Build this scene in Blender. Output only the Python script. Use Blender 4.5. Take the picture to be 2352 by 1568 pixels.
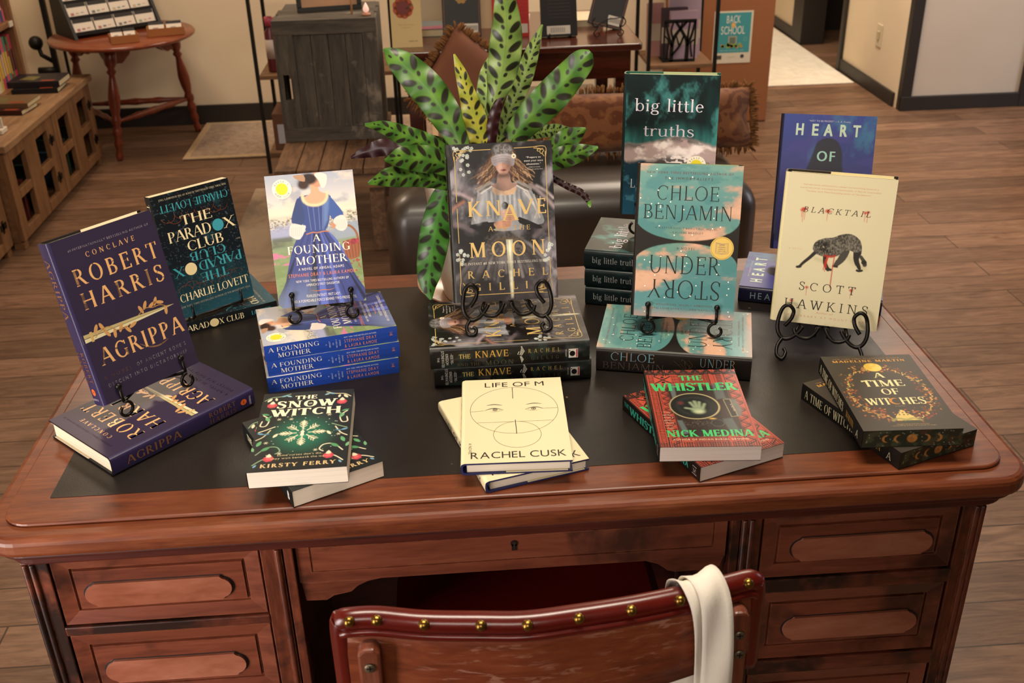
import bpy, bmesh, math, random
import numpy as np
from mathutils import Vector, Matrix, Euler

sc = bpy.context.scene
for o in list(bpy.data.objects): bpy.data.objects.remove(o)
C = sc.collection
PI = math.pi
R = math.radians

# ---------------------------------------------------------------- camera
cam_d = bpy.data.cameras.new('camera'); cam = bpy.data.objects.new('camera', cam_d); C.objects.link(cam)
cam.location = (0.5422, -1.1606, 1.5652)
cam.rotation_euler = (1.0868, 0.0227, -0.0705)
cam_d.sensor_width = 36.0; cam_d.lens = 2412.06 / 2352 * 36.0
cam_d.clip_start = 0.05
cam_d.dof.use_dof = True; cam_d.dof.focus_distance = 1.62; cam_d.dof.aperture_fstop = 9.0
sc.camera = cam

# ---------------------------------------------------------------- world, lights, exposure
sc.view_settings.view_transform = 'Standard'; sc.view_settings.look = 'None'
sc.view_settings.gamma = 1.0; sc.view_settings.exposure = 0.0
try: sc.view_settings.use_curve_mapping = False
except Exception: pass
sc.cycles.use_denoising = True
sc.cycles.max_bounces = 6; sc.cycles.diffuse_bounces = 4; sc.cycles.glossy_bounces = 3
sc.cycles.sample_clamp_indirect = 4.0
wd = bpy.data.worlds.new('world'); sc.world = wd; wd.use_nodes = True
wd.node_tree.nodes['Background'].inputs[0].default_value = (1.0, 0.86, 0.72, 1)
wd.node_tree.nodes['Background'].inputs[1].default_value = 0.05

def area(name, loc, target, sx, sy, power, col, spread=180):
    d = bpy.data.lights.new(name, 'AREA'); d.shape = 'RECTANGLE'; d.size = sx; d.size_y = sy
    d.energy = power; d.color = col; d.spread = R(spread)
    o = bpy.data.objects.new(name, d); C.objects.link(o); o.location = loc
    o.rotation_euler = (Vector(target) - Vector(loc)).to_track_quat('-Z', 'Y').to_euler()
    return o
# ceiling panel over the back of the shop, ceiling panel over the desk, added fill lights left of and behind the camera,
# corridor lamp, daylight from the right
area('ceiling_panel_back', (2.05, 3.3, 2.66), (2.05, 3.3, 0), 1.7, 1.5, 88, (1.0, 0.84, 0.66))
area('ceiling_panel_left', (-1.0, 3.3, 2.66), (-1.0, 3.3, 0), 0.6, 0.6, 26, (1.0, 0.80, 0.60))
area('ceiling_panel_desk', (0.6, 0.0, 2.66), (0.6, 0.0, 0), 1.3, 0.4, 50, (1.0, 0.86, 0.70))
area('left_fill_light', (-0.95, -1.0, 0.80), (0.02, -0.05, 0.62), 0.6, 1.2, 9, (1.0, 0.88, 0.82), 72)  # close stand-in for window daylight, added to brighten the left drawers
area('front_fill_light', (0.2, -2.7, 2.25), (0.6, 0.35, 0.9), 1.4, 0.6, 8, (1.0, 0.88, 0.74), 100)  # added high front fill that brightens page ends and book fronts
area('corridor_lamp', (2.3, 5.6, 2.5), (2.4, 5.2, 0), 0.6, 0.6, 40, (1.0, 0.84, 0.64))
area('side_window', (5.2, 2.4, 1.6), (3.3, 4.2, 0.4), 1.2, 1.4, 36, (0.86, 0.88, 1.0))

# ---------------------------------------------------------------- colour and mesh helpers
d = bpy.data.lights.new('display_spotlight', 'SPOT'); d.energy = 45; d.spot_size = R(14); d.spot_blend = 0.6; d.color = (1.0, 0.86, 0.68); d.shadow_soft_size = 0.03
o = bpy.data.objects.new('display_spotlight', d); C.objects.link(o); o.location = (1.12, 2.9, 2.62)
def lin(c):
    if isinstance(c, str):
        c = c.lstrip('#'); c = [int(c[i:i+2], 16) / 255 for i in (0, 2, 4)]
    return tuple(x / 12.92 if x <= 0.04045 else ((x + 0.055) / 1.055) ** 2.4 for x in c)

class MB:
    """collects polygons; build() links them as ONE mesh object"""
    def __init__(s): s.v = []; s.f = []; s.c = []; s.m = []; s.sm = []
    def add(s, verts, faces, col=(1, 1, 1), mi=0, smooth=False):
        b = len(s.v); s.v.extend(tuple(p) for p in verts)
        if isinstance(col, list): s.c.extend(col)
        else: s.c.extend([col] * len(verts))
        for f in faces: s.f.append(tuple(b + i for i in f)); s.m.append(mi); s.sm.append(smooth)
        return s
    def box(s, x0, x1, y0, y1, z0, z1, col=(1, 1, 1), mi=0, M=None):
        v = [(x, y, z) for z in (z0, z1) for y in (y0, y1) for x in (x0, x1)]
        if M is not None: v = [M @ Vector(p) for p in v]
        return s.add(v, [(0, 2, 3, 1), (4, 5, 7, 6), (0, 1, 5, 4), (2, 6, 7, 3), (0, 4, 6, 2), (1, 3, 7, 5)], col, mi)
    def tube(s, path, r, n=8, closed=False, col=(1, 1, 1), mi=0, cap=True, flat=1.0):
        P = [Vector(p) for p in path]; N = len(P)
        rr = r if isinstance(r, (list, tuple)) else [r] * N
        v = []; up = None
        for i in range(N):
            if closed: t = P[(i + 1) % N] - P[i - 1]
            else: t = P[min(i + 1, N - 1)] - P[max(i - 1, 0)]
            if t.length < 1e-9: t = Vector((0, 0, 1))
            t.normalize()
            if up is None:
                a = Vector((0, 0, 1)) if abs(t.z) < 0.9 else Vector((1, 0, 0))
                up = (a - a.dot(t) * t).normalized()
            else:
                up = up - up.dot(t) * t
                up = up.normalized() if up.length > 1e-6 else t.orthogonal().normalized()
            side = t.cross(up)
            for k in range(n):
                a = 2 * PI * k / n
                v.append(P[i] + rr[i] * (math.cos(a) * up * flat + math.sin(a) * side))
        f = []
        for i in range(N if closed else N - 1):
            j = (i + 1) % N
            for k in range(n):
                f.append((i * n + k, i * n + (k + 1) % n, j * n + (k + 1) % n, j * n + k))
        if cap and not closed:
            f.append(tuple(range(n - 1, -1, -1))); f.append(tuple((N - 1) * n + k for k in range(n)))
        return s.add(v, f, col, mi, True)
    def lathe(s, prof, c=(0, 0, 0), n=32, col=(1, 1, 1), mi=0, M=None, smooth=True):
        v = []; f = []
        for r, z in prof:
            for k in range(n):
                a = 2 * PI * k / n; p = Vector((c[0] + r * math.cos(a), c[1] + r * math.sin(a), c[2] + z))
                v.append(M @ p if M is not None else p)
        for i in range(len(prof) - 1):
            for k in range(n):
                f.append((i * n + k, i * n + (k + 1) % n, (i + 1) * n + (k + 1) % n, (i + 1) * n + k))
        if prof[0][0] > 1e-5: f.append(tuple(range(n - 1, -1, -1)))
        if prof[-1][0] > 1e-5: f.append(tuple((len(prof) - 1) * n + k for k in range(n)))
        return s.add(v, f, col, mi, smooth)
    def prism(s, poly, fn, a, b, col=(1, 1, 1), mi=0, smooth=False):
        n = len(poly); v = [fn(p[0], p[1], a) for p in poly] + [fn(p[0], p[1], b) for p in poly]
        f = [tuple(range(n))[::-1], tuple(range(n, 2 * n))] + [(i, (i + 1) % n, n + (i + 1) % n, n + i) for i in range(n)]
        return s.add(v, f, col, mi, smooth)
    def ball(s, c, r, n=10, col=(1, 1, 1), mi=0, sz=1.0):
        pr = [(r * math.sin(PI * i / n), -r * sz * math.cos(PI * i / n)) for i in range(n + 1)]
        pr[0] = (1e-6, pr[0][1]); pr[-1] = (1e-6, pr[-1][1])
        return s.lathe(pr, c, n + 4, col, mi)
    def mesh(s, name, mats):
        me = bpy.data.meshes.new(name)
        me.from_pydata(s.v, [], s.f)
        for m in mats: me.materials.append(m)
        me.polygons.foreach_set('material_index', s.m); me.polygons.foreach_set('use_smooth', s.sm)
        ca = me.color_attributes.new('Col', 'FLOAT_COLOR', 'POINT')
        a = np.ones((len(s.v), 4), np.float32); a[:, :3] = np.array(s.c, np.float32).reshape(-1, 3)
        ca.data.foreach_set('color', a.ravel()); me.update(); return me

def bm_fix(me):
    b = bmesh.new(); b.from_mesh(me); bmesh.ops.recalc_face_normals(b, faces=b.faces); b.to_mesh(me); b.free()

def obj(name, mb, mats, parent=None, bevel=0, fix=True, seg=2, subsurf=0):
    if not isinstance(mats, (list, tuple)): mats = [mats]
    me = mb if isinstance(mb, bpy.types.Mesh) else mb.mesh(name, mats)
    if fix and not isinstance(mb, bpy.types.Mesh): bm_fix(me)
    o = bpy.data.objects.new(name, me); C.objects.link(o)
    if parent is not None: o.parent = parent
    if bevel:
        m = o.modifiers.new('bevel', 'BEVEL'); m.width = bevel; m.segments = seg; m.limit_method = 'ANGLE'; m.angle_limit = R(40)
    if subsurf:
        m = o.modifiers.new('sub', 'SUBSURF'); m.levels = m.render_levels = subsurf
    return o

def tag(o, label, cat, group=None, kind=None):
    o['label'] = label; o['category'] = cat
    if group: o['group'] = group
    if kind: o['kind'] = kind
    return o

def thing(name, label, cat, loc=(0, 0, 0), rz=0, group=None, M=None):
    o = bpy.data.objects.new(name, None); C.objects.link(o); o.empty_display_size = 0.05
    if M is not None: o.matrix_world = M
    else: o.location = loc; o.rotation_euler = (0, 0, rz)
    return tag(o, label, cat, group)

def struct(name, mb, mat, bevel=0):
    o = obj(name, mb, mat, None, bevel); o['kind'] = 'structure'; return o

def catmull(P, k=8, closed=False):
    P = [np.array(p, float) for p in P]; n = len(P); out = []
    for i in range(n if closed else n - 1):
        g = (lambda j: P[j % n]) if closed else (lambda j: P[max(0, min(n - 1, j))])
        a, b, c, d = g(i - 1), g(i), g(i + 1), g(i + 2)
        for q in range(k):
            t = q / k
            out.append(0.5 * (2 * b + (c - a) * t + (2 * a - 5 * b + 4 * c - d) * t * t + (3 * b - a - 3 * c + d) * t ** 3))
    if not closed: out.append(P[-1])
    return out

# ---------------------------------------------------------------- materials
def nmat(name):
    m = bpy.data.materials.new(name); m.use_nodes = True; nt = m.node_tree
    return m, nt, nt.nodes['Principled BSDF']
def setp(b, rough=0.5, metal=0.0, spec=0.5, coat=0, coat_r=0.2, sheen=0):
    b.inputs['Roughness'].default_value = rough; b.inputs['Metallic'].default_value = metal
    b.inputs['Specular IOR Level'].default_value = spec
    b.inputs['Coat Weight'].default_value = coat; b.inputs['Coat Roughness'].default_value = coat_r
    if sheen: b.inputs['Sheen Weight'].default_value = sheen
def N(nt, t, **k):
    n = nt.nodes.new(t)
    for a, v in k.items():
        if hasattr(n, a): setattr(n, a, v)
        else: n.inputs[a].default_value = v
    return n
def coords(nt, scale=(1, 1, 1), which='Object', rot=(0, 0, 0)):
    t = N(nt, 'ShaderNodeTexCoord'); m = N(nt, 'ShaderNodeMapping')
    m.inputs['Scale'].default_value = scale; m.inputs['Rotation'].default_value = rot
    nt.links.new(t.outputs[which], m.inputs['Vector']); return m.outputs['Vector']
def ramp(nt, fac, stops):
    r = N(nt, 'ShaderNodeValToRGB'); e = r.color_ramp.elements
    while len(e) < len(stops): e.new(0.5)
    for i, (p, c) in enumerate(stops):
        e[i].position = p; e[i].color = (*lin(c), 1) if isinstance(c, str) else (*c, 1)
    nt.links.new(fac, r.inputs['Fac']); return r.outputs['Color']
def noise(nt, vec, scale=5, detail=4, rough=0.55, dist=0):
    n = N(nt, 'ShaderNodeTexNoise', Scale=scale, Detail=detail, Roughness=rough, Distortion=dist)
    nt.links.new(vec, n.inputs['Vector']); return n.outputs['Fac']
def mix(nt, fac, a, b, mode='MIX'):
    m = N(nt, 'ShaderNodeMix', data_type='RGBA', blend_type=mode)
    for s, v in ((m.inputs[0], fac), (m.inputs[6], a), (m.inputs[7], b)):
        if isinstance(v, (float, int)): s.default_value = v
        elif isinstance(v, tuple): s.default_value = (*v, 1)
        else: nt.links.new(v, s)
    return m.outputs[2]
def noise_vec(nt, v, k=0.012, sc_=60):
    n = N(nt, 'ShaderNodeTexNoise', Scale=sc_, Detail=2.0); nt.links.new(v, n.inputs['Vector'])
    m = N(nt, 'ShaderNodeVectorMath', operation='MULTIPLY_ADD'); nt.links.new(n.outputs['Color'], m.inputs[0]); m.inputs[1].default_value = (k, k, k); nt.links.new(v, m.inputs[2]); return m.outputs[0]
def bump(nt, b, h, st=0.3, dist=0.002):
    n = N(nt, 'ShaderNodeBump', Strength=st, Distance=dist)
    nt.links.new(h, n.inputs['Height']); nt.links.new(n.outputs['Normal'], b.inputs['Normal'])
def plain(name, col, rough=0.5, metal=0.0, spec=0.5, var=0.0, scale=8, coat=0, sheen=0, bst=0, bscale=60):
    m, nt, b = nmat(name); setp(b, rough, metal, spec, coat, 0.2, sheen); c = lin(col)
    v = coords(nt)
    f = noise(nt, v, scale, 3)
    k = max(var, 0.03)
    col_o = ramp(nt, f, [(0.3, tuple(x * (1 - k) for x in c)), (0.7, tuple(min(1, x * (1 + k)) for x in c))])
    nt.links.new(col_o, b.inputs['Base Color'])
    if bst: bump(nt, b, noise(nt, v, bscale, 3), bst, 0.001)
    return m
def wood(name, stops, rough=0.4, scale=(1, 1, 1), freq=14, coat=0.0, wear=None, wear_th=0.62, wear_scale=6, spec=0.5, bst=0.15, edge=None):
    """grain runs along the axis whose scale is smallest"""
    m, nt, b = nmat(name); setp(b, rough, 0, spec, coat, 0.15)
    v = coords(nt, scale)
    f1 = noise(nt, v, freq, 6, 0.62, 0.6); f2 = noise(nt, v, freq * 4.5, 3, 0.6)
    mx = N(nt, 'ShaderNodeMath', operation='MULTIPLY_ADD'); nt.links.new(f2, mx.inputs[0]); mx.inputs[1].default_value = 0.35
    nt.links.new(f1, mx.inputs[2])
    sb = N(nt, 'ShaderNodeMath', operation='SUBTRACT'); nt.links.new(mx.outputs[0], sb.inputs[0]); sb.inputs[1].default_value = 0.175
    col = ramp(nt, sb.outputs[0], stops)
    if wear:
        w = noise(nt, coords(nt), wear_scale, 5, 0.6, 0.3)
        wm = ramp(nt, w, [(wear_th - 0.06, (0, 0, 0)), (wear_th + 0.08, (1, 1, 1))])
        col = mix(nt, wm, col, lin(wear))
    if edge:   # rubbed, paler arrises
        bv = N(nt, 'ShaderNodeBevel', samples=4); bv.inputs['Radius'].default_value = 0.003; g = N(nt, 'ShaderNodeNewGeometry')
        dt = N(nt, 'ShaderNodeVectorMath', operation='DOT_PRODUCT'); nt.links.new(bv.outputs['Normal'], dt.inputs[0]); nt.links.new(g.outputs['Normal'], dt.inputs[1])
        em = ramp(nt, dt.outputs['Value'], [(0.80, (.8, .8, .8)), (0.97, (0, 0, 0))])
        em = mix(nt, 1.0, em, ramp(nt, noise(nt, coords(nt), 60, 3), [(0.4, (0, 0, 0)), (0.6, (1, 1, 1))]), 'MULTIPLY')
        col = mix(nt, em, col, lin(edge))
    nt.links.new(col, b.inputs['Base Color']); bump(nt, b, f2, bst, 0.001)
    return m
def vcol(name, rough=0.4, spec=0.5, metal=0.0, coat=0, grain=0.0, coat_r=0.12):
    m, nt, b = nmat(name); setp(b, rough, metal, spec, coat, coat_r)
    a = N(nt, 'ShaderNodeVertexColor'); a.layer_name = 'Col'
    f = noise(nt, coords(nt), 140, 2)
    g = ramp(nt, f, [(0.3, (1 - grain,) * 3), (0.7, (1, 1, 1))])
    nt.links.new(mix(nt, 1.0, a.outputs['Color'], g, 'MULTIPLY'), b.inputs['Base Color'])
    return m
M_PRINT = vcol('printed_paper', 0.45, 0.3)
M_GLOSS = vcol('glossy_print', 0.36, 0.3)
M_FOIL = vcol('foil_lettering', 0.33, 0.5, metal=0.15)
M_FLAT = vcol('flat_colour', 0.6, 0.3)
def paper():
    m, nt, b = nmat('page_edges'); setp(b, 0.75, 0, 0.2)
    a = N(nt, 'ShaderNodeVertexColor'); a.layer_name = 'Col'
    f = noise(nt, coords(nt, (3, 900, 3)), 1.0, 2)
    nt.links.new(mix(nt, 1.0, a.outputs['Color'], ramp(nt, f, [(0.3, (0.84, 0.82, 0.78)), (0.6, (1, 1, 1))]), 'MULTIPLY'), b.inputs['Base Color'])
    return m
M_PAGES = paper()
MAH = [(0.25, '#3c1b0c'), (0.45, '#5f2c15'), (0.62, '#703a1d'), (0.8, '#804a2c')]
M_DESKTOP = wood('mahogany_top', MAH, 0.40, (1, 9, 9), 6, 0.08, wear='#5a2a14', wear_th=0.62, wear_scale=3.5)
M_DESKRAIL = wood('mahogany_rail', [(0.25, '#34170d'), (0.5, '#58281a'), (0.75, '#74402c')], 0.36, (1, 7, 7), 6, 0.12, wear='#1d0d09', wear_th=0.47, wear_scale=10, edge='#8a5236')
M_DESKSIDE = wood('mahogany_upright', [(0.25, '#30140b'), (0.5, '#552616'), (0.75, '#703a26')], 0.36, (7, 7, 1), 6, 0.12, wear='#1d0d09', wear_th=0.52, wear_scale=9, edge='#8a5236')
M_DRAWER = wood('mahogany_drawer', [(0.2, '#431d11'), (0.5, '#63301f'), (0.8, '#76412c')], 0.36, (1, 8, 8), 5, 0.3, wear='#33150c', wear_th=0.56, wear_scale=7, edge='#875038')
M_PULL = wood('mahogany_pull', [(0.2, '#6e3826'), (0.5, '#87503c'), (0.8, '#98624e')], 0.30, (1, 3, 3), 8, 0.4)
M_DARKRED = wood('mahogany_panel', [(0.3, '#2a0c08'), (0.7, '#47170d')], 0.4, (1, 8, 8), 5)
def leather_mat():
    m, nt, b = nmat('desk_leather'); setp(b, 0.42, 0, 0.4)
    v = coords(nt)
    f = noise(nt, v, 4, 5); base = ramp(nt, f, [(0.3, '#130e0b'), (0.7, '#1f1813')])
    vo = N(nt, 'ShaderNodeTexVoronoi', Scale=26.0); nt.links.new(noise_vec(nt, v), vo.inputs['Vector'])
    sp = ramp(nt, vo.outputs['Distance'], [(0.035, (1, 1, 1)), (0.085, (0, 0, 0))]); gm = ramp(nt, vo.outputs['Color'], [(0.55, (0, 0, 0)), (0.8, (1, 1, 1))])
    base = mix(nt, mix(nt, 1.0, sp, gm, 'MULTIPLY'), base, lin('#8a6a48'))
    nt.links.new(base, b.inputs['Base Color'])
    r = ramp(nt, noise(nt, v, 9, 4), [(0.3, (0.36,) * 3), (0.7, (0.5,) * 3)]); nt.links.new(r, b.inputs['Roughness'])
    bump(nt, b, noise(nt, v, 420, 3), 0.35, 0.0006)
    return m
M_LEATHER = leather_mat()
M_IRON = plain('black_iron', '#17130f', 0.35, 0.6, 0.5, 0.2, 40)
M_BLACKMETAL = plain('black_metal', '#14110e', 0.5, 0.3, 0.5, 0.1)
# ================================================================ THE ROOM
def floor_mat():
    m, nt, b = nmat('floor_planks'); setp(b, 0.42, 0, 0.45)
    v = coords(nt)
    br = N(nt, 'ShaderNodeTexBrick', offset=0.37, offset_frequency=2)
    for k, x in (('Scale', 1.0), ('Brick Width', 1.22), ('Row Height', 0.125), ('Mortar Size', 0.0022), ('Bias', 0.0)): br.inputs[k].default_value = x
    br.inputs['Color1'].default_value = (0.25, 0.25, 0.25, 1); br.inputs['Color2'].default_value = (0.8, 0.8, 0.8, 1)
    br.inputs['Mortar'].default_value = (0.05, 0.05, 0.05, 1)
    nt.links.new(v, br.inputs['Vector'])
    vs = coords(nt, (1.3, 9, 1)); f = noise(nt, vs, 4.5, 6, 0.65, 1.2); f2 = noise(nt, coords(nt, (2, 40, 1)), 6, 3)
    col = ramp(nt, f, [(0.25, '#453225'), (0.45, '#6e5240'), (0.6, '#836550'), (0.8, '#997a64')])
    tone = ramp(nt, br.outputs['Color'], [(0.2, (0.60, 0.59, 0.57)), (0.85, (1.25, 1.22, 1.2))])
    col = mix(nt, 1.0, col, tone, 'MULTIPLY')
    col = mix(nt, ramp(nt, br.outputs['Fac'], [(0.4, (0, 0, 0)), (0.9, (1, 1, 1))]), col, lin('#2a1b11'))
    col = mix(nt, 0.18, col, ramp(nt, f2, [(0.3, '#3a2517'), (0.7, '#8f6849')]))
    nt.links.new(col, b.inputs['Base Color']); bump(nt, b, f2, 0.12, 0.001)
    return m
M_FLOOR = floor_mat()
M_WALL = plain('wall_paint_cream', '#e2cfb2', 0.85, 0, 0.2, 0.03, 3, bst=0.05, bscale=90)
M_WALLG = plain('wall_paint_grey', '#c4b6a6', 0.85, 0, 0.2, 0.03, 3, bst=0.05, bscale=90)
M_TRIM = plain('dark_trim', '#2a2420', 0.5, 0, 0.4, 0.1)
M_CEIL = plain('ceiling_paint', '#cfc6b6', 0.9, 0, 0.2)
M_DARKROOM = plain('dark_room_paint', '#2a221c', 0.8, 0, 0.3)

b = MB(); b.box(-4.0, 6.5, -4.0, 7.6, -0.05, 0); struct('floor', b, M_FLOOR)
b = MB(); b.box(-4.0, 6.5, -4.0, 7.6, 2.7, 2.75); struct('ceiling', b, M_CEIL)
b = MB(); b.box(-4.0, 2.32, 4.53, 4.63, 0, 2.7); struct('wall_back', b, M_WALL)
b = MB(); b.box(-4.0, 2.32, 4.515, 4.53, 0, 0.103); struct('baseboard_back', b, M_TRIM, 0.003)
b = MB(); b.box(-1.72, -1.62, -0.4, 4.53, 0, 2.7); struct('wall_left', b, M_WALL)
# corridor on the right: side wall with a doorway, end wall, short front wall
b = MB(); b.box(2.96, 3.08, 4.26, 5.15, 0, 2.7); b.box(2.96, 3.08, 6.0, 7.6, 0, 2.7); b.box(2.96, 3.08, 5.15, 6.0, 2.05, 2.7)
struct('wall_corridor', b, M_WALL)
b = MB(); b.box(2.945, 2.96, 4.30, 5.14, 0, 0.075); b.box(2.945, 2.96, 6.06, 7.6, 0, 0.075); struct('baseboard_corridor', b, M_TRIM, 0.003)
b = MB(); b.box(2.94, 3.10, 5.115, 5.16, 0, 2.08); b.box(2.94, 3.10, 5.86, 6.06, 0, 2.08); b.box(2.94, 3.10, 5.16, 5.86, 2.03, 2.08)
o = struct('door_1', b, M_TRIM, 0.003)
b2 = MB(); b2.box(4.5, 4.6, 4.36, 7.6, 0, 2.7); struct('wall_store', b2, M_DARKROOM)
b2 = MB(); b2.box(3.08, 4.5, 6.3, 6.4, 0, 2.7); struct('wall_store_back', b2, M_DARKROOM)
b = MB(); b.box(3.01, 3.62, 4.225, 4.26, 0, 2.7); struct('wall_front_right', b, M_WALLG)
b = MB(); b.box(2.955, 3.62, 4.205, 4.225, 0, 0.075); struct('baseboard_front_right', b, M_TRIM, 0.003)
b = MB(); b.box(2.955, 3.012, 4.21, 4.262, 0.0, 2.7); struct('trim_1', b, M_TRIM, 0.004)
b = MB(); b.box(3.60, 3.72, 4.20, 4.30, 0, 2.7); struct('trim_2', b, M_TRIM, 0.004)
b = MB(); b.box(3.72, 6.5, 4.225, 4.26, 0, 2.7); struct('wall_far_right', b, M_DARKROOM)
b = MB(); b.box(-4.0, 6.5, 7.5, 7.6, 0, 2.7); struct('wall_corridor_end', b, M_WALL)

# light switch on the corridor wall
t = thing('light_switch', 'cream light switch plate on the corridor wall beside the dark doorway', 'light switch', (2.96, 4.61, 0.315))
b = MB(); b.box(-0.006, 0, -0.035, 0.035, -0.06, 0.06); obj('switch_plate', b, plain('switch_plastic', '#cfc0a0', 0.4), t, 0.003)
b = MB(); b.box(-0.014, -0.006, -0.012, 0.012, -0.024, 0.024); obj('rocker', b, plain('rocker_plastic', '#b9a884', 0.4), t, 0.003)

# rugs
def rug_mat(name, a, c, d, sc_=6):
    m, nt, bb = nmat(name); setp(bb, 0.95, 0, 0.1, sheen=0.2); v = coords(nt)
    f = noise(nt, v, sc_, 6, 0.65, 0.8); col = ramp(nt, f, [(0.3, a), (0.5, c), (0.72, d)])
    nt.links.new(col, bb.inputs['Base Color']); bump(nt, bb, noise(nt, v, 260, 2), 0.5, 0.003); return m
def rug(name, label, x0, x1, y0, y1, mats, border=True):
    t = thing(name, label, 'rug', (x0, y0, 0)); b = MB(); b.box(0, x1 - x0, 0, y1 - y0, 0, 0.008)
    obj('pile', b, mats[0], t, 0.003)
    if border:
        b = MB(); w = 0.03
        for q in ((0, x1 - x0, 0, w), (0, x1 - x0, y1 - y0 - w, y1 - y0), (0, w, w, y1 - y0 - w), (x1 - x0 - w, x1 - x0, w, y1 - y0 - w)):
            b.box(q[0], q[1], q[2], q[3], 0.001, 0.0105)
        obj('bound_edge', b, mats[1], t, 0.002)
m_re = plain('rug_binding', '#c3a988', 0.9, 0, 0.1, 0.1, 60)
rug('area_rug', 'beige flat rug along the back wall beside the turned-leg side table', -0.746, 0.5, 3.88, 4.51, [rug_mat('rug_beige', '#8d7560', '#a8907a', '#b7a28a', 30), m_re])
rug('area_rug', 'worn tan rug with grey smudges on the floor behind the desk', -0.325, -0.10, 1.35, 3.40, [rug_mat('rug_worn', '#6d5c4c', '#a08a72', '#b5a083', 3.2), m_re], False)
rug('area_rug', 'white pile runner rug along the corridor', 1.9, 2.93, 4.815, 7.2, [rug_mat('rug_white', '#d8cdbc', '#e6dccb', '#efe8da', 16), m_re], False)
# ================================================================ THE DESK
def wobj(name, mb, mats, t, *a, **k):
    """a part modelled in room coordinates under an unrotated thing"""
    o = obj(name, mb, mats, t, *a, **k)
    p = t; L = Vector((0, 0, 0))
    while p is not None: L += p.location; p = p.parent
    o.location = -L; return o
def rrect(x0, x1, y0, y1, r, n=8):
    out = []
    for cx, cy, a0 in ((x1 - r, y0 + r, -90), (x1 - r, y1 - r, 0), (x0 + r, y1 - r, 90), (x0 + r, y0 + r, 180)):
        for k in range(n + 1):
            a = R(a0 + 90 * k / n); out.append((cx + r * math.cos(a), cy + r * math.sin(a)))
    return out
XY = lambda p, q, a: (p, q, a)
XZ = lambda p, q, a: (p, a, q)
YZ = lambda p, q, a: (a, p, q)

desk = thing('pedestal_desk', 'worn reddish mahogany pedestal desk with black leather inset carrying the book displays', 'desk', (0.61, 0.3, 0))
b = MB()
b.prism(rrect(-0.073, 1.293, -0.081, 0.683, 0.05), XY, 0.724, 0.7535)
o = wobj('desktop', b, M_DESKTOP, desk, 0.009, seg=3)
b = MB(); b.prism(rrect(-0.0497, 1.265, -0.0538, 0.657, 0.038), XY, 0.7535, 0.7590)
wobj('raised_border', b, M_DESKTOP, desk, 0.003)
b = MB(); b.prism(rrect(0, 1.2168, 0, 0.606, 0.002, 2), XY, 0.7588, 0.7596)
wobj('leather_inset', b, M_LEATHER, desk)
b = MB(); b.prism(rrect(-0.064, 1.284, -0.073, 0.675, 0.045), XY, 0.7165, 0.7245); b.prism(rrect(-0.052, 1.272, -0.066, 0.665, 0.04), XY, 0.703, 0.7165)
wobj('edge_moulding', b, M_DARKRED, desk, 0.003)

def pedestal(x0, x1):
    b = MB(); b.box(x0 + 0.006, x1 - 0.004, -0.045, 0.62, 0.06, 0.704)
    b.box(x0 + 0.02, x1 - 0.02, -0.02, 0.60, 0.0, 0.06)
    return wobj('pedestal', b, M_DESKSIDE, desk, 0.002)
pedestal(-0.030, 0.300); pedestal(0.905, 1.238)
def stile(x0, x1, reeds):
    b = MB(); b.box(x0, x1, -0.062, -0.043, 0.06, 0.704)
    for r_ in reeds:
        b.tube([(r_, -0.0625, 0.065), (r_, -0.0625, 0.702)], 0.0042, 8)
    wobj('stile', b, M_DESKSIDE, desk, 0.0015)
stile(-0.031, 0.002, (-0.0255, -0.0165)); stile(0.272, 0.300, (0.2945,)); stile(0.3015, 0.314, ())
stile(0.8925, 0.905, ()); stile(0.906, 0.934, (0.9105, 0.920)); stile(1.2075, 1.2385, (1.2265, 1.2345))
def rail(x0, x1, z0, z1):
    b = MB(); b.box(x0, x1, -0.0635, -0.044, z0, z1); wobj('rail', b, M_DESKRAIL, desk, 0.002)
for x0, x1, zs in ((0.002, 0.272, ((0.7085, 0.7165), (0.5785, 0.5935), (0.440, 0.4545), (0.235, 0.25))), (0.934, 1.2075, ((0.707, 0.7165), (0.573, 0.596), (0.4205, 0.446), (0.235, 0.25)))):
    for z0, z1 in zs: rail(x0, x1, z0, z1)
def ringmesh(x0, x1, z0, z1, rings, mi=0):
    b = MB(); v = []; f = []
    for ins, y in rings:
        v += [(x0 + ins, y, z0 + ins), (x1 - ins, y, z0 + ins), (x1 - ins, y, z1 - ins), (x0 + ins, y, z1 - ins)]
    for i in range(len(rings) - 1):
        for k in range(4): f.append((4 * i + k, 4 * i + (k + 1) % 4, 4 * i + 4 + (k + 1) % 4, 4 * i + 4 + k))
    f.append(tuple(4 * (len(rings) - 1) + k for k in range(4)))
    f.append((3, 2, 1, 0))
    return b.add(v, f)
RINGS = [(0, -0.044), (0, -0.0585), (0.001, -0.0598), (0.0205, -0.0560), (0.0215, -0.0525), (0.0235, -0.0525), (0.0245, -0.0570)]
def stadium(x0, x1, z0, z1, n=10, notch=0.0025):
    r = (z1 - z0) / 2; zc = (z0 + z1) / 2; out = []
    for k in range(n + 1):
        a = R(-90 + 180 * k / n); out.append((x1 - r + (r - (notch if 0 < k < n else 0)) * math.cos(a) + (0 if 0 < k < n else notch), zc + (r - (notch if 0 < k < n else 0)) * math.sin(a)))
    for k in range(n + 1):
        a = R(90 + 180 * k / n); out.append((x0 + r + (r - (notch if 0 < k < n else 0)) * math.cos(a) - (0 if 0 < k < n else notch), zc + (r - (notch if 0 < k < n else 0)) * math.sin(a)))
    return out
M_GROOVE = plain('dark_groove', '#160806', 0.6)
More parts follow.
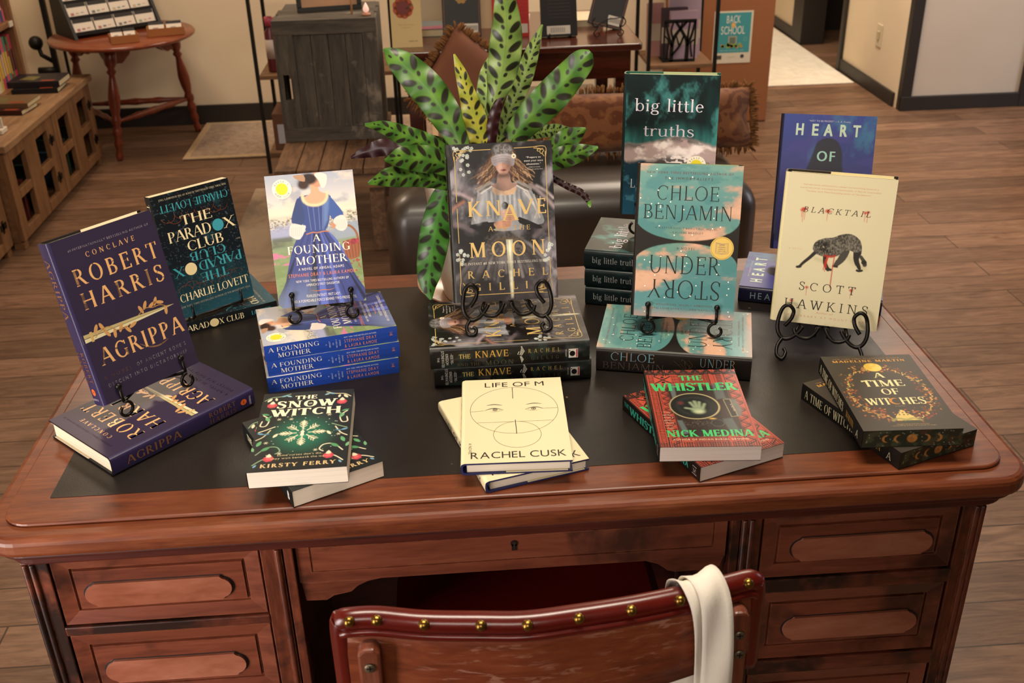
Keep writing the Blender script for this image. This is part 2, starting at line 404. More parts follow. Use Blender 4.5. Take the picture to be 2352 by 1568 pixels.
def drawer(x0, x1, z0, z1, pull):
    d = wobj('drawer', ringmesh(x0, x1, z0, z1, RINGS), M_DRAWER, desk)
    if pull:
        b = MB(); b.prism(stadium(*pull), XZ, -0.0568, -0.0612)
        p0, p1, p2, p3 = pull
        b.prism(stadium(p0 - 0.0025, p1 + 0.0035, p2 - 0.0010, p3 + 0.0014), XZ, -0.0560, -0.0574, mi=1)
        o = obj('finger_pull', b, [M_PULL, M_GROOVE], d)
    return d
for x0, x1, zz, pp in ((0.004, 0.270, ((0.595, 0.7065), (0.4565, 0.5765), (0.252, 0.438)), ((0.036, 0.231, 0.624, 0.662), (0.036, 0.231, 0.488, 0.527), (0.036, 0.231, 0.33, 0.37))),
                       (0.937, 1.205, ((0.598, 0.7055), (0.448, 0.571), (0.252, 0.4185)), ((0.977, 1.177, 0.624, 0.662), (0.978, 1.177, 0.481, 0.522), (0.978, 1.177, 0.32, 0.36)))):
    for (z0, z1), (a0, a1, c0, c1) in zip(zz, pp): drawer(x0, x1, z0, z1, (a0, a1, c0, c1))
d = wobj('centre_drawer', ringmesh(0.3165, 0.8895, 0.637, 0.7155, [(0, -0.03), (0, -0.0545), (0.001, -0.0555), (0.0175, -0.0555), (0.018, -0.0535), (0.0195, -0.0535), (0.020, -0.0560)]), M_DRAWER, desk)
b = MB(); b.prism([(0.603 + 0.005 * math.cos(a), 0.6825 + 0.005 * math.sin(a)) for a in [2 * PI * k / 16 for k in range(16)]], XZ, -0.0555, -0.0568, mi=0)
b.box(0.5995, 0.6065, -0.0568, -0.0555, 0.671, 0.6815); b.box(0.6018, 0.6042, -0.0572, -0.0565, 0.673, 0.683, mi=1)
b.prism([(0.603 + 0.0026 * math.cos(a), 0.6830 + 0.0026 * math.sin(a)) for a in [2 * PI * k / 12 for k in range(12)]], XZ, -0.0565, -0.0573, mi=1)
obj('keyhole', b, [plain('tarnished_brass', '#2b1c0f', 0.5, 0.6), M_GROOVE], d)
for poly in ([(0.318, 0.636), (0.321, 0.605), (0.349, 0.604), (0.359, 0.611), (0.383, 0.616), (0.392, 0.625), (0.406, 0.632), (0.425, 0.636)],
             [(0.780, 0.636), (0.798, 0.629), (0.812, 0.617), (0.822, 0.6135), (0.868, 0.6145), (0.884, 0.619), (0.889, 0.636)]):
    b = MB(); b.prism(poly, XZ, -0.0535, -0.040); wobj('apron_bracket', b, M_DRAWER, desk, 0.001)
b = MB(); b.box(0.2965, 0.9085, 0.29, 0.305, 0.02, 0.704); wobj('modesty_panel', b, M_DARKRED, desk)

# ================================================================ THE CHAIR
M_VINYL = plain('red_vinyl', '#520e06', 0.28, 0, 0.5, 0.12, 30, coat=0.25, bst=0.25, bscale=45)
M_CHAIRWOOD = wood('scratched_walnut', [(0.25, '#4a2010'), (0.5, '#6e3219'), (0.8, '#854626')], 0.42, (1, 9, 9), 6, 0.15)
def scuff(m):
    nt = m.node_tree; bb = nt.nodes['Principled BSDF']; old = bb.inputs['Base Color'].links[0].from_socket
    f = noise(nt, coords(nt, (26, 60, 150)), 1.0, 4, 0.6, 0.5); g = noise(nt, coords(nt, (5, 9, 12)), 1.0, 3)
    k = mix(nt, 1.0, ramp(nt, f, [(0.56, (0, 0, 0)), (0.63, (1, 1, 1))]), ramp(nt, g, [(0.46, (0, 0, 0)), (0.58, (1, 1, 1))]), 'MULTIPLY')
    nt.links.new(mix(nt, k, old, lin('#946450')), bb.inputs['Base Color'])
scuff(M_CHAIRWOOD)
M_UPRIGHT = wood('walnut_upright', [(0.25, '#4a2214'), (0.5, '#6b3622'), (0.8, '#825040')], 0.36, (9, 9, 1), 6, 0.15)
M_BRASS = plain('aged_brass', '#8a6a30', 0.28, 0.95, 0.5, 0.25, 120)
M_SCREW = plain('screw_steel', '#6a5f4c', 0.4, 0.5)
chair = thing('desk_chair', 'wooden desk chair with red vinyl back edge and brass nail heads before the desk', 'chair', (0.63, -0.2, 0))
EDGE = catmull([(0.404, -0.306, 0.794), (0.414, -0.309, 0.798), (0.443, -0.311, 0.799), (0.492, -0.322, 0.799), (0.551, -0.329, 0.799), (0.599, -0.333, 0.799), (0.653, -0.328, 0.799), (0.709, -0.321, 0.799), (0.763, -0.311, 0.799), (0.815, -0.299, 0.799), (0.845, -0.289, 0.797), (0.853, -0.286, 0.792)], 6)
def edge_at(x, dz=0, dy=0):
    for i in range(len(EDGE) - 1):
        a, c = EDGE[i], EDGE[i + 1]
        if a[0] <= x <= c[0] + 1e-9:
            k = (x - a[0]) / max(1e-9, c[0] - a[0]); p = a + (c - a) * k; return Vector((p[0], p[1] + dy, p[2] + dz))
    p = EDGE[0] if x < EDGE[0][0] else EDGE[-1]; return Vector((p[0], p[1] + dy, p[2] + dz))
xs = [0.408 + (0.850 - 0.408) * i / 40 for i in range(41)]
zb = lambda x: 0.672 + 0.028 * ((x - 0.45) / 0.4) ** 2 if x > 0.45 else 0.672
b = MB(); v = []; f = []
for dy in (-0.004, 0.006):
    for x in xs:
        p = edge_at(x)
        for k in range(5):
            v.append((x, p.y + dy - 0.010 * (1 - k / 4) * 0.6, zb(x) + (p.z - 0.004 - zb(x)) * k / 4))
n = len(xs)
for s_ in (0, 1):
    for i in range(n - 1):
        for k in range(4):
            a = s_ * n * 5 + i * 5 + k; f.append((a, a + 5, a + 6, a + 1))
for i in range(n - 1): f.append((i * 5, (i + 1) * 5, n * 5 + (i + 1) * 5, n * 5 + i * 5)); f.append((i * 5 + 4, (i + 1) * 5 + 4, n * 5 + (i + 1) * 5 + 4, n * 5 + i * 5 + 4))
b.add(v, f, smooth=True); wobj('backrest', b, M_CHAIRWOOD, chair)
b = MB()
side = lambda x, s_: [(x + s_ * 0.002, edge_at(x).y + 0.004, z) for z in (0.672, 0.70, 0.74, 0.775)]
path = side(0.405, -1) + [tuple(p + np.array((0, 0.005, -0.004))) for p in EDGE] + side(0.852, 1)[::-1]
path = catmull(path, 3)
b.tube(path, 0.0125, 14)
b.tube([tuple(p + np.array((0, -0.006, -0.0135))) for p in EDGE], 0.0048, 8)
wobj('vinyl_trim', b, M_VINYL, chair)
b = MB(); b.add([], [])
v = []; f = []
for dy in (0.006, 0.03):
    for x in xs:
        for z in (0.685, 0.785):
            v.append((x, edge_at(x).y + dy + (0.006 if z < 0.7 else 0), z))
for s_ in (0, 1):
    for i in range(n - 1):
        a = s_ * n * 2 + i * 2; f.append((a, a + 2, a + 3, a + 1))
b.add(v, f, smooth=True); wobj('back_pad', b, M_VINYL, chair)
for x in (0.414, 0.443, 0.492, 0.551, 0.599, 0.653, 0.709, 0.763, 0.842):
    b = MB(); p = edge_at(x); b.ball((p.x, p.y - 0.0065, p.z + 0.0025), 0.0062, 10)
    wobj('nail_head', b, M_BRASS, chair)
def upright(x0, x1, zt, ydx, screws):
    y = edge_at((x0 + x1) / 2).y - 0.010
    b = MB(); b.prism([(x0, 0.40), (x1, 0.40), (x1, zt - 0.006), (x1 - 0.006, zt), (x0 + 0.006, zt), (x0, zt - 0.006)], XZ, y - 0.014 + ydx, y + 0.004)
    u = wobj('upright', b, M_UPRIGHT, chair, 0.003)
    for sx, sz in screws:
        b = MB(); b.lathe([(0.0001, 0.0016), (0.0058, 0.0016), (0.0062, 0.0)], (0, 0, 0), 16, M=Matrix.Translation((sx, y - 0.014 + ydx, sz)) @ Matrix.Rotation(R(90), 4, 'X'))
        b.box(sx - 0.0035, sx + 0.0035, y - 0.0162 + ydx, y - 0.0152 + ydx, sz - 0.0007, sz + 0.0007, mi=1); b.box(sx - 0.0007, sx + 0.0007, y - 0.0162 + ydx, y - 0.0152 + ydx, sz - 0.0035, sz + 0.0035, mi=1)
        obj('screw', b, [M_SCREW, M_GROOVE], u)
upright(0.4205, 0.444, 0.776, 0, [(0.4325, 0.752)])
upright(0.8175, 0.8405, 0.779, 0, [(0.8305, 0.748), (0.8325, 0.720)])
b = MB(); b.prism(rrect(0.425, 0.84, -0.24, 0.22, 0.05), XY, 0.40, 0.452); wobj('seat', b, M_VINYL, chair, 0.015)
for lx in (0.445, 0.815):
    for ly in (-0.21, 0.19):
        b = MB(); b.box(lx - 0.018, lx + 0.018, ly - 0.018, ly + 0.018, 0, 0.41); wobj('leg', b, M_UPRIGHT, chair, 0.003)

# white tote bag hung over the chair back
M_CANVAS = plain('white_canvas', '#d8d0c2', 0.9, 0, 0.15, 0.04, 20, bst=0.3, bscale=380)
bag = thing('tote_bag', 'white canvas tote bag hanging by its strap over the right end of the chair back', 'bag', (0.79, -0.31, 0.60))
def ribbon(path, w, twist=None, th=0.0016):
    b = MB(); P = [Vector(p) for p in path]; v = []
    for i, p in enumerate(P):
        wv = Vector(w(i / (len(P) - 1)) if callable(w) else w)
        t = (P[min(i + 1, len(P) - 1)] - P[max(i - 1, 0)]).normalized(); nn = t.cross(wv).normalized()
        cols = 7
        for k in range(cols):
            q = k / (cols - 1) * 2 - 1
            v.append(p + wv * q + nn * (0.0022 * math.sin(q * 3 + i * 0.33)))
        for k in range(cols):
            q = 1 - k / (cols - 1) * 2
            v.append(p + wv * q + nn * (0.0022 * math.sin(q * 3 + i * 0.33) + th))
    f = []; m_ = 14
    for i in range(len(P) - 1):
        for k in range(m_): f.append((i * m_ + k, i * m_ + (k + 1) % m_, (i + 1) * m_ + (k + 1) % m_, (i + 1) * m_ + k))
    b.add(v, f, smooth=True); return b
e = edge_at(0.79)
p1_ = catmull([(0.787, e.y + 0.050, 0.66), (0.787, e.y + 0.040, 0.72), (0.786, e.y + 0.034, 0.775), (0.787, e.y + 0.022, 0.806), (0.791, e.y + 0.004, 0.820), (0.796, e.y - 0.013, 0.816), (0.800, e.y - 0.023, 0.795), (0.803, e.y - 0.027, 0.75), (0.804, e.y - 0.030, 0.70), (0.803, e.y - 0.031, 0.645), (0.801, e.y - 0.03, 0.60)], 5)
wobj('strap', ribbon(p1_, lambda t: (0.0165, 0.003 * math.sin(t * 6), 0.004 * math.sin(t * 5))), M_CANVAS, bag)
p2_ = catmull([(0.772, e.y + 0.052, 0.66), (0.772, e.y + 0.041, 0.73), (0.772, e.y + 0.033, 0.78), (0.773, e.y + 0.018, 0.801), (0.778, e.y + 0.003, 0.8135), (0.784, e.y - 0.010, 0.806), (0.789, e.y - 0.018, 0.785), (0.793, e.y - 0.021, 0.745), (0.796, e.y - 0.023, 0.69), (0.797, e.y - 0.025, 0.62), (0.797, e.y - 0.026, 0.60)], 5)
wobj('strap', ribbon(p2_, lambda t: (0.0150, 0.004, -0.003)), M_CANVAS, bag)
b = MB(); v = []; f = []; nx, nz = 14, 10
for s_ in (-1, 1):
    for i in range(nx + 1):
        for k in range(nz + 1):
            x = 0.700 + 0.150 * i / nx; z = 0.462 + 0.218 * k / nz
            th = 0.020 * math.sin(PI * min(1, i / nx)) ** 0.5 * (0.25 + 0.75 * (1 - k / nz)) + 0.004 * math.sin(i * 1.3 + k)
            v.append((x, -0.275 + s_ * max(0.001, th) , z))
q = (nx + 1) * (nz + 1)
for s_ in (0, 1):
    for i in range(nx):
        for k in range(nz):
            a = s_ * q + i * (nz + 1) + k; f.append((a, a + nz + 1, a + nz + 2, a + 1))
b.add(v, f, smooth=True); wobj('bag_body', b, M_CANVAS, bag)
# ================================================================ LETTERING (own serif outlines + Blender's built-in sans)
GL = {
'A': (.76, "e .07 0 .37 1|d .41 1 .69 0|h .17 .58 .36|f .07 0|f .69 0"),
'B': (.66, "v .15 0 1|a .32 .755 .22 .245 -90 90|h .05 .33 1|h .15 .33 .53|a .34 .27 .27 .27 -90 90|h .05 .35 0"),
'C': (.76, "a .43 .5 .37 .515 48 312|t .69 .72 .95"),
'D': (.80, "v .15 0 1|a .34 .5 .39 .5 -90 90|h .05 .35 1|h .05 .35 0"),
'E': (.62, "v .15 0 1|h .05 .54 1|h .15 .48 .52|h .05 .58 0|t .54 .80 1|t .58 0 .22|t .48 .42 .62"),
'F': (.58, "v .15 0 1|h .05 .54 1|h .15 .46 .51|t .54 .80 1|t .46 .41 .61|f .15 0"),
'G': (.80, "a .43 .5 .37 .515 48 318|t .69 .72 .95|v .68 .04 .42|f .68 .42"),
'H': (.80, "v .15 0 1|v .65 0 1|h .15 .65 .52|f .15 0|f .15 1|f .65 0|f .65 1"),
'I': (.32, "v .16 0 1|f .16 0|f .16 1"),
'J': (.42, "v .26 .1 1|p .26 .2 S .24 -.02 S .12 -.16 T .0 -.16 T|f .26 1"),
'K': (.74, "v .15 0 1|e .19 .42 .58 1|d .30 .56 .66 0|f .15 0|f .15 1|f .58 1|f .67 0"),
'L': (.60, "v .15 0 1|h .05 .56 0|t .56 0 .25|f .15 1"),
'M': (.94, "t .13 0 1|d .17 1 .46 .02|e .46 .02 .77 1|v .79 0 1|f .13 0|f .12 1|f .79 0|f .80 1"),
'N': (.82, "t .14 0 1|d .17 1 .66 0|t .67 0 1|f .14 0|f .13 1|f .67 1"),
'O': (.86, "a .43 .5 .39 .515 0 360"),
'P': (.60, "v .15 0 1|a .30 .735 .25 .265 -90 90|h .05 .31 1|h .15 .31 .47|f .15 0"),
'R': (.70, "v .15 0 1|a .30 .745 .24 .255 -90 90|h .05 .31 1|h .15 .31 .49|d .34 .50 .63 0|f .15 0|f .66 0"),
'S': (.58, "p .48 .78 T .44 .93 T .30 1.0 T .16 .95 M .10 .80 M .16 .65 S .30 .54 S .44 .40 S .48 .24 M .42 .08 M .28 .0 T .13 .05 T .08 .24 T|t .485 .74 .97|t .075 .04 .27"),
'T': (.66, "v .33 0 1|h .03 .63 1|t .03 .78 1|t .63 .78 1|f .33 0"),
'U': (.80, "v .15 .3 1|t .65 .3 1|a .40 .33 .275 .345 180 360|f .15 1|f .65 1"),
'V': (.74, "d .07 1 .37 0|e .37 0 .68 1|f .07 1|f .68 1"),
'W': (1.02, "d .07 1 .30 0|e .30 0 .51 .9|d .48 1 .71 0|e .71 0 .94 1|f .07 1|f .48 1|f .94 1"),
'X': (.74, "d .10 1 .63 0|e .09 0 .62 1|f .10 1|f .63 1|f .09 0|f .63 0"),
'Y': (.70, "d .07 1 .35 .46|e .35 .46 .63 1|v .35 0 .46|f .35 0|f .07 1|f .63 1"),
'b': (.62, "v .13 0 1|a .33 .31 .24 .325 0 360|f .10 1"),
'i': (.28, "v .14 0 .62|o .14 .84 .075|f .14 0|f .11 .62"),
'g': (.60, "a .28 .41 .20 .22 0 360|a .28 -.12 .25 .165 0 360|p .16 .23 T .10 .13 M .18 .05 M .38 .03 S .5 -.04 M|p .40 .56 T .48 .63 T .56 .62 T"),
'l': (.28, "v .14 0 1|f .14 0|f .11 1"),
't': (.36, "v .15 .1 .82|h .02 .33 .60|p .15 .14 S .18 .02 M .27 0 T .34 .06 T"),
'e': (.56, "a .28 .31 .23 .325 8 318|h .06 .50 .35"),
'r': (.44, "v .13 0 .62|p .15 .42 T .24 .58 T .35 .62 M .41 .56 M|f .13 0|f .10 .62"),
'u': (.64, "v .13 .16 .62|v .50 0 .62|p .13 .2 S .18 .04 M .29 0 T .42 .06 T .50 .18 T|f .10 .62|f .47 .62|f .53 0"),
'h': (.64, "v .13 0 1|v .50 0 .42|p .13 .42 T .24 .58 T .36 .62 M .48 .55 S .50 .4 S|f .10 1|f .13 0|f .50 0"),
's': (.46, "p .38 .49 T .34 .58 T .23 .62 T .11 .57 M .09 .48 M .15 .39 S .27 .31 S .38 .22 S .38 .1 M .30 .01 T .19 0 T .1 .03 T .07 .15 T"),
}
SANS = {}
def load_sans():
    chars = [chr(c) for c in range(33, 127)] + ['\u201c', '\u201d', '\u2014']
    cu = []
    for ch in chars:
        d = bpy.data.curves.new('glyph', 'FONT'); d.body = ch; d.size = 1.0; d.resolution_u = 4
        o = bpy.data.objects.new('glyph', d); C.objects.link(o); cu.append((ch, o, d))
    bpy.context.view_layer.update(); dg = bpy.context.evaluated_depsgraph_get()
    for ch, o, d in cu:
        me = bpy.data.meshes.new_from_object(o.evaluated_get(dg))
        vs = [(v.co.x, v.co.y) for v in me.vertices]; fs = [tuple(p.vertices) for p in me.polygons]
        SANS[ch] = (vs, fs); bpy.data.meshes.remove(me)
    for ch, o, d in cu:
        bpy.data.objects.remove(o); bpy.data.curves.remove(d)
    cap = max(y for x, y in SANS['H'][0])
    for ch in chars:
        vs, fs = SANS[ch]; x0 = min([x for x, y in vs] or [0]); x1 = max([x for x, y in vs] or [.3])
        SANS[ch] = ([((x - x0) / cap + .06, y / cap) for x, y in vs], fs, (x1 - x0) / cap + .16)
load_sans()
STY = {  # stem, hair, serif half length, serif thickness
 'trajan': (.140, .070, .10, .038), 'didone': (.135, .035, .11, .03), 'thin': (.078, .042, .075, .022),
 'slab': (.085, .065, .13, .055), 'wedge': (.21, .10, .13, .07), 'book': (.095, .045, .09, .035), 'bold': (.17, .06, .12, .05)}
def stroke(pts, ws):
    L = []; n = len(pts)
    for i in range(n):
        a = np.array(pts[max(0, i - 1)]); c = np.array(pts[min(n - 1, i + 1)]); t = c - a; t = t / (np.linalg.norm(t) + 1e-9)
        nn = np.array((-t[1], t[0])) * ws[i] / 2; p = np.array(pts[i]); L.append((p + nn, p - nn))
    return [[tuple(L[i][0]), tuple(L[i][1]), tuple(L[i + 1][1]), tuple(L[i + 1][0])] for i in range(n - 1)]
def glyph(ch, sty):
    S, T, sl, st = STY[sty]; adv, spec = GL[ch]; out = []
    q = lambda x0, y0, x1, y1: out.append([(x0, y0), (x1, y0), (x1, y1), (x0, y1)])
    def bar(x0, x1, y):
        y0 = y - T / 2
        if y <= 0: y0 = 0
        if y >= 1: y0 = 1 - T
        q(x0, y0, x1, y0 + T)
    for pr in spec.split('|'):
        k, *a = pr.split(' ')
        if k == 'p':
            W = {'S': S, 'T': T, 'M': (S + T) / 2}
            P = [(float(a[i]), float(a[i + 1]), W[a[i + 2]]) for i in range(0, len(a), 3)]
            P = catmull(P, 4); out.extend(stroke([p[:2] for p in P], [p[2] for p in P])); continue
        a = [float(x) for x in a]
        if k == 'v': q(a[0] - S / 2, a[1], a[0] + S / 2, a[2])
        elif k == 't': q(a[0] - T / 2, a[1], a[0] + T / 2, a[2])
        elif k == 'h': bar(a[0], a[1], a[2])
        elif k in 'de':
            w = (S * 1.1 if k == 'd' else T * 1.25) / 2
            out.append([(a[0] - w, a[1]), (a[0] + w, a[1]), (a[2] + w, a[3]), (a[2] - w, a[3])])
        elif k == 'f':
            y = a[1]; y0 = y if y < .3 else y - st
            if .3 < y < .5: y0 = y
            q(a[0] - sl, y0, a[0] + sl, y0 + st)
        elif k == 'o': out.append([(a[0] + a[2] * math.cos(2 * PI * i / 10), a[1] + a[2] * math.sin(2 * PI * i / 10)) for i in range(10)])
        elif k == 'a':
            cx, cy, rx, ry, a0, a1 = a; n = max(6, int(abs(a1 - a0) / 15)); P = []
            for i in range(n + 1):
                th = R(a0 + (a1 - a0) * i / n); c, s = math.cos(th), math.sin(th); w = T + (S - T) * c * c
                nx, ny = c / rx, s / ry; l = math.hypot(nx, ny)
                P.append(((cx + rx * c, cy + ry * s), (cx + rx * c - w * nx / l, cy + ry * s - w * ny / l)))
            for i in range(n): out.append([P[i][0], P[i + 1][0], P[i + 1][1], P[i][1]])
    return out, adv
def layout(s, sty, gap=0.0):
    """-> list of 2D polygons (cap height 1), total width"""
    out = []; x = 0
    for ch in s:
        if ch == ' ': x += .34 + gap; continue
        if sty != 'sans' and ch in GL:
            P, adv = glyph(ch, sty); out += [[(px + x, py) for px, py in p] for p in P]
        else:
            vs, fs, adv = SANS.get(ch, SANS['-']); out += [[(vs[i][0] + x, vs[i][1]) for i in f] for f in fs]
        x += adv + gap
    return out, max(x - gap, .01)
def put(mb, s, x0, x1, y, cap, sty, col, fn, mi=0, gap=0.08, rot=False, shear=0.0, arc=0.0, mirror=False):
    """one line of lettering from x0 to x1 on baseline y; fn maps cover metres to 3D"""
    P, w = layout(s, sty, gap); k = (x1 - x0) / w
    xc, yc = (x0 + x1) / 2, y + cap / 2; V = []; F = []
    for ip, p in enumerate(P):
        f = []
        for px, py in p:
            X = x0 + px * k + shear * py * cap; Y = y + py * cap + arc * (1 - ((x0 + px * k - xc) / ((x1 - x0) / 2)) ** 2)
            if rot: X, Y = 2 * xc - X, 2 * yc - Y
            f.append(len(V)); V.append(fn(X, Y, (ip % 12) * 6e-6 if sty != 'sans' else 0))
        F.append(tuple(f))
    mb.add(V, F, lin(col) if isinstance(col, str) else col, mi)
def shape(mb, pts, col, fn, mi=0):
    mb.add([fn(*p) for p in pts], [tuple(range(len(pts)))], lin(col), mi)
def disc(mb, x, y, r, col, fn, mi=0, n=28, r0=0.0, ry=None):
    ry = ry or r
    if r0 <= 0: shape(mb, [(x + r * math.cos(2 * PI * i / n), y + ry * math.sin(2 * PI * i / n)) for i in range(n)], col, fn, mi)
    else:
        V = []; k = r0 / r
        for i in range(n):
            a = 2 * PI * i / n; V += [fn(x + r * math.cos(a), y + ry * math.sin(a)), fn(x + k * r * math.cos(a), y + k * ry * math.sin(a))]
        mb.add(V, [(2 * i, 2 * i + 1, (2 * i + 3) % (2 * n), (2 * i + 2) % (2 * n)) for i in range(n)], lin(col), mi)
def inkline(mb, pts, w, col, fn, mi=0, smooth=4, taper=False):
    P = catmull(pts, smooth) if smooth else [np.array(p) for p in pts]; n = len(P)
    ws = [w * (1 - abs(2 * i / (n - 1) - 1) ** 2 * .9 if taper else 1) for i in range(n)]
    for q_ in stroke([tuple(p) for p in P], ws): mb.add([fn(*p) for p in q_], [(0, 1, 2, 3)], lin(col), mi)

# ================================================================ PAINTED COVERS (a grid of coloured points)
_perm = np.random.RandomState(7).permutation(512)
def vnoise(x, y, seed=0):
    xi = np.floor(x).astype(int); yi = np.floor(y).astype(int); fx = x - xi; fy = y - yi
    fx = fx * fx * (3 - 2 * fx); fy = fy * fy * (3 - 2 * fy)
    h = lambda a, c: _perm[(_perm[(a + seed * 17) % 512] + c) % 512] / 511.0
    return (h(xi, yi) * (1 - fx) + h(xi + 1, yi) * fx) * (1 - fy) + (h(xi, yi + 1) * (1 - fx) + h(xi + 1, yi + 1) * fx) * fy
def fbm(x, y, oct=5, seed=0, gain=.55):
    t = 0; a = 1; s = 0
    for i in range(oct): t = t + a * vnoise(x * 2 ** i, y * 2 ** i, seed + i); s += a; a *= gain
    return t / s
def sstep(a, b_, x): t = np.clip((x - a) / (b_ - a), 0, 1); return t * t * (3 - 2 * t)
class CV:
    """canvas: u across 0..1, v DOWN 0..asp (both in units of the cover width)"""
    def __init__(s, w, h, nx=150):
        s.w, s.h = w, h; s.asp = h / w; s.nx = nx; s.ny = int(round(nx * s.asp))
        s.U, s.V = np.meshgrid(np.linspace(0, 1, s.nx), np.linspace(0, s.asp, s.ny)); s.px = 1.0 / s.nx
        s.A = np.zeros((s.ny, s.nx, 3))
    def fill(s, c): s.A[:] = lin(c); return s
    def vgrad(s, st):
        st = [(p * s.asp, lin(c)) for p, c in st]
        for k in range(3): s.A[:, :, k] = np.interp(s.V, [p for p, _ in st], [c[k] for _, c in st])
        return s
    def blend(s, m, c, al=1.0):
        m = np.clip(m, 0, 1)[..., None] * al; s.A = s.A * (1 - m) + np.array(lin(c)) * m; return s
    def sd(s, P):
        P = np.array(P, float) * np.array([1, s.asp]); d = np.full(s.U.shape, 1e9); ins = np.zeros(s.U.shape, bool)
        for i in range(len(P)):
            a, c = P[i - 1], P[i]; e = c - a; wx = s.U - a[0]; wy = s.V - a[1]
            t = np.clip((wx * e[0] + wy * e[1]) / (e @ e + 1e-12), 0, 1)
            d = np.minimum(d, (wx - t * e[0]) ** 2 + (wy - t * e[1]) ** 2)
            cnd = (a[1] > s.V) != (c[1] > s.V)
            ins ^= cnd & (s.U < (c[0] - a[0]) * (s.V - a[1]) / (c[1] - a[1] + 1e-12) + a[0])
        d = np.sqrt(d); return np.where(ins, -d, d)
    def poly(s, P, c, soft=None, al=1.0, smooth=0):
        if smooth: P = [tuple(p) for p in catmull(P, smooth, True)]
        so = soft or s.px * .7; return s.blend(sstep(so, -so, s.sd(P)), c, al)
    def ell(s, cu, cv, ru, rv=None, c='#fff', soft=None, al=1.0, rot=0):
        """rv and ru in cover widths"""
        rv = rv or ru; x = s.U - cu; y = s.V - cv * s.asp; a = R(rot)
        x, y = x * math.cos(a) + y * math.sin(a), -x * math.sin(a) + y * math.cos(a)
        d = (np.sqrt((x / ru) ** 2 + (y / rv) ** 2) - 1) * min(ru, rv); so = soft or s.px * .7
        return s.blend(sstep(so, -so, d), c, al)
    def line(s, P, wd, c, al=1.0, soft=None, smooth=5, taper=0):
        if smooth: P = catmull(P, smooth)
        P = np.array(P, float)[:, :2] * np.array([1, s.asp]); m = np.zeros(s.U.shape); so = soft or s.px * .8; n = len(P)
        for i in range(n - 1):
            a, e = P[i], P[i + 1] - P[i]; wx = s.U - a[0]; wy = s.V - a[1]
            t = np.clip((wx * e[0] + wy * e[1]) / (e @ e + 1e-12), 0, 1)
            d = np.sqrt((wx - t * e[0]) ** 2 + (wy - t * e[1]) ** 2); k = (i + .5) / n
            r_ = wd / 2 * (1 - taper * k); m = np.maximum(m, sstep(r_ + so, r_ - so, d))
        return s.blend(m, c, al)
    def grid(s, fn, mb, x0=0.0, mi=0, flip=False):
        xs = np.linspace(x0, s.w, s.nx); zs = np.linspace(s.h, 0, s.ny)
        iu = np.clip(np.round(xs / s.w * (s.nx - 1)).astype(int), 0, s.nx - 1)
        v = [fn(x, z) for z in zs for x in xs]; col = [tuple(c) for c in s.A[:, iu].reshape(-1, 3)]; n = s.nx
        f = [(j * n + i, (j + 1) * n + i, (j + 1) * n + i + 1, j * n + i + 1) for j in range(s.ny - 1) for i in range(n - 1)]
        mb.add(v, f, col, mi, True)

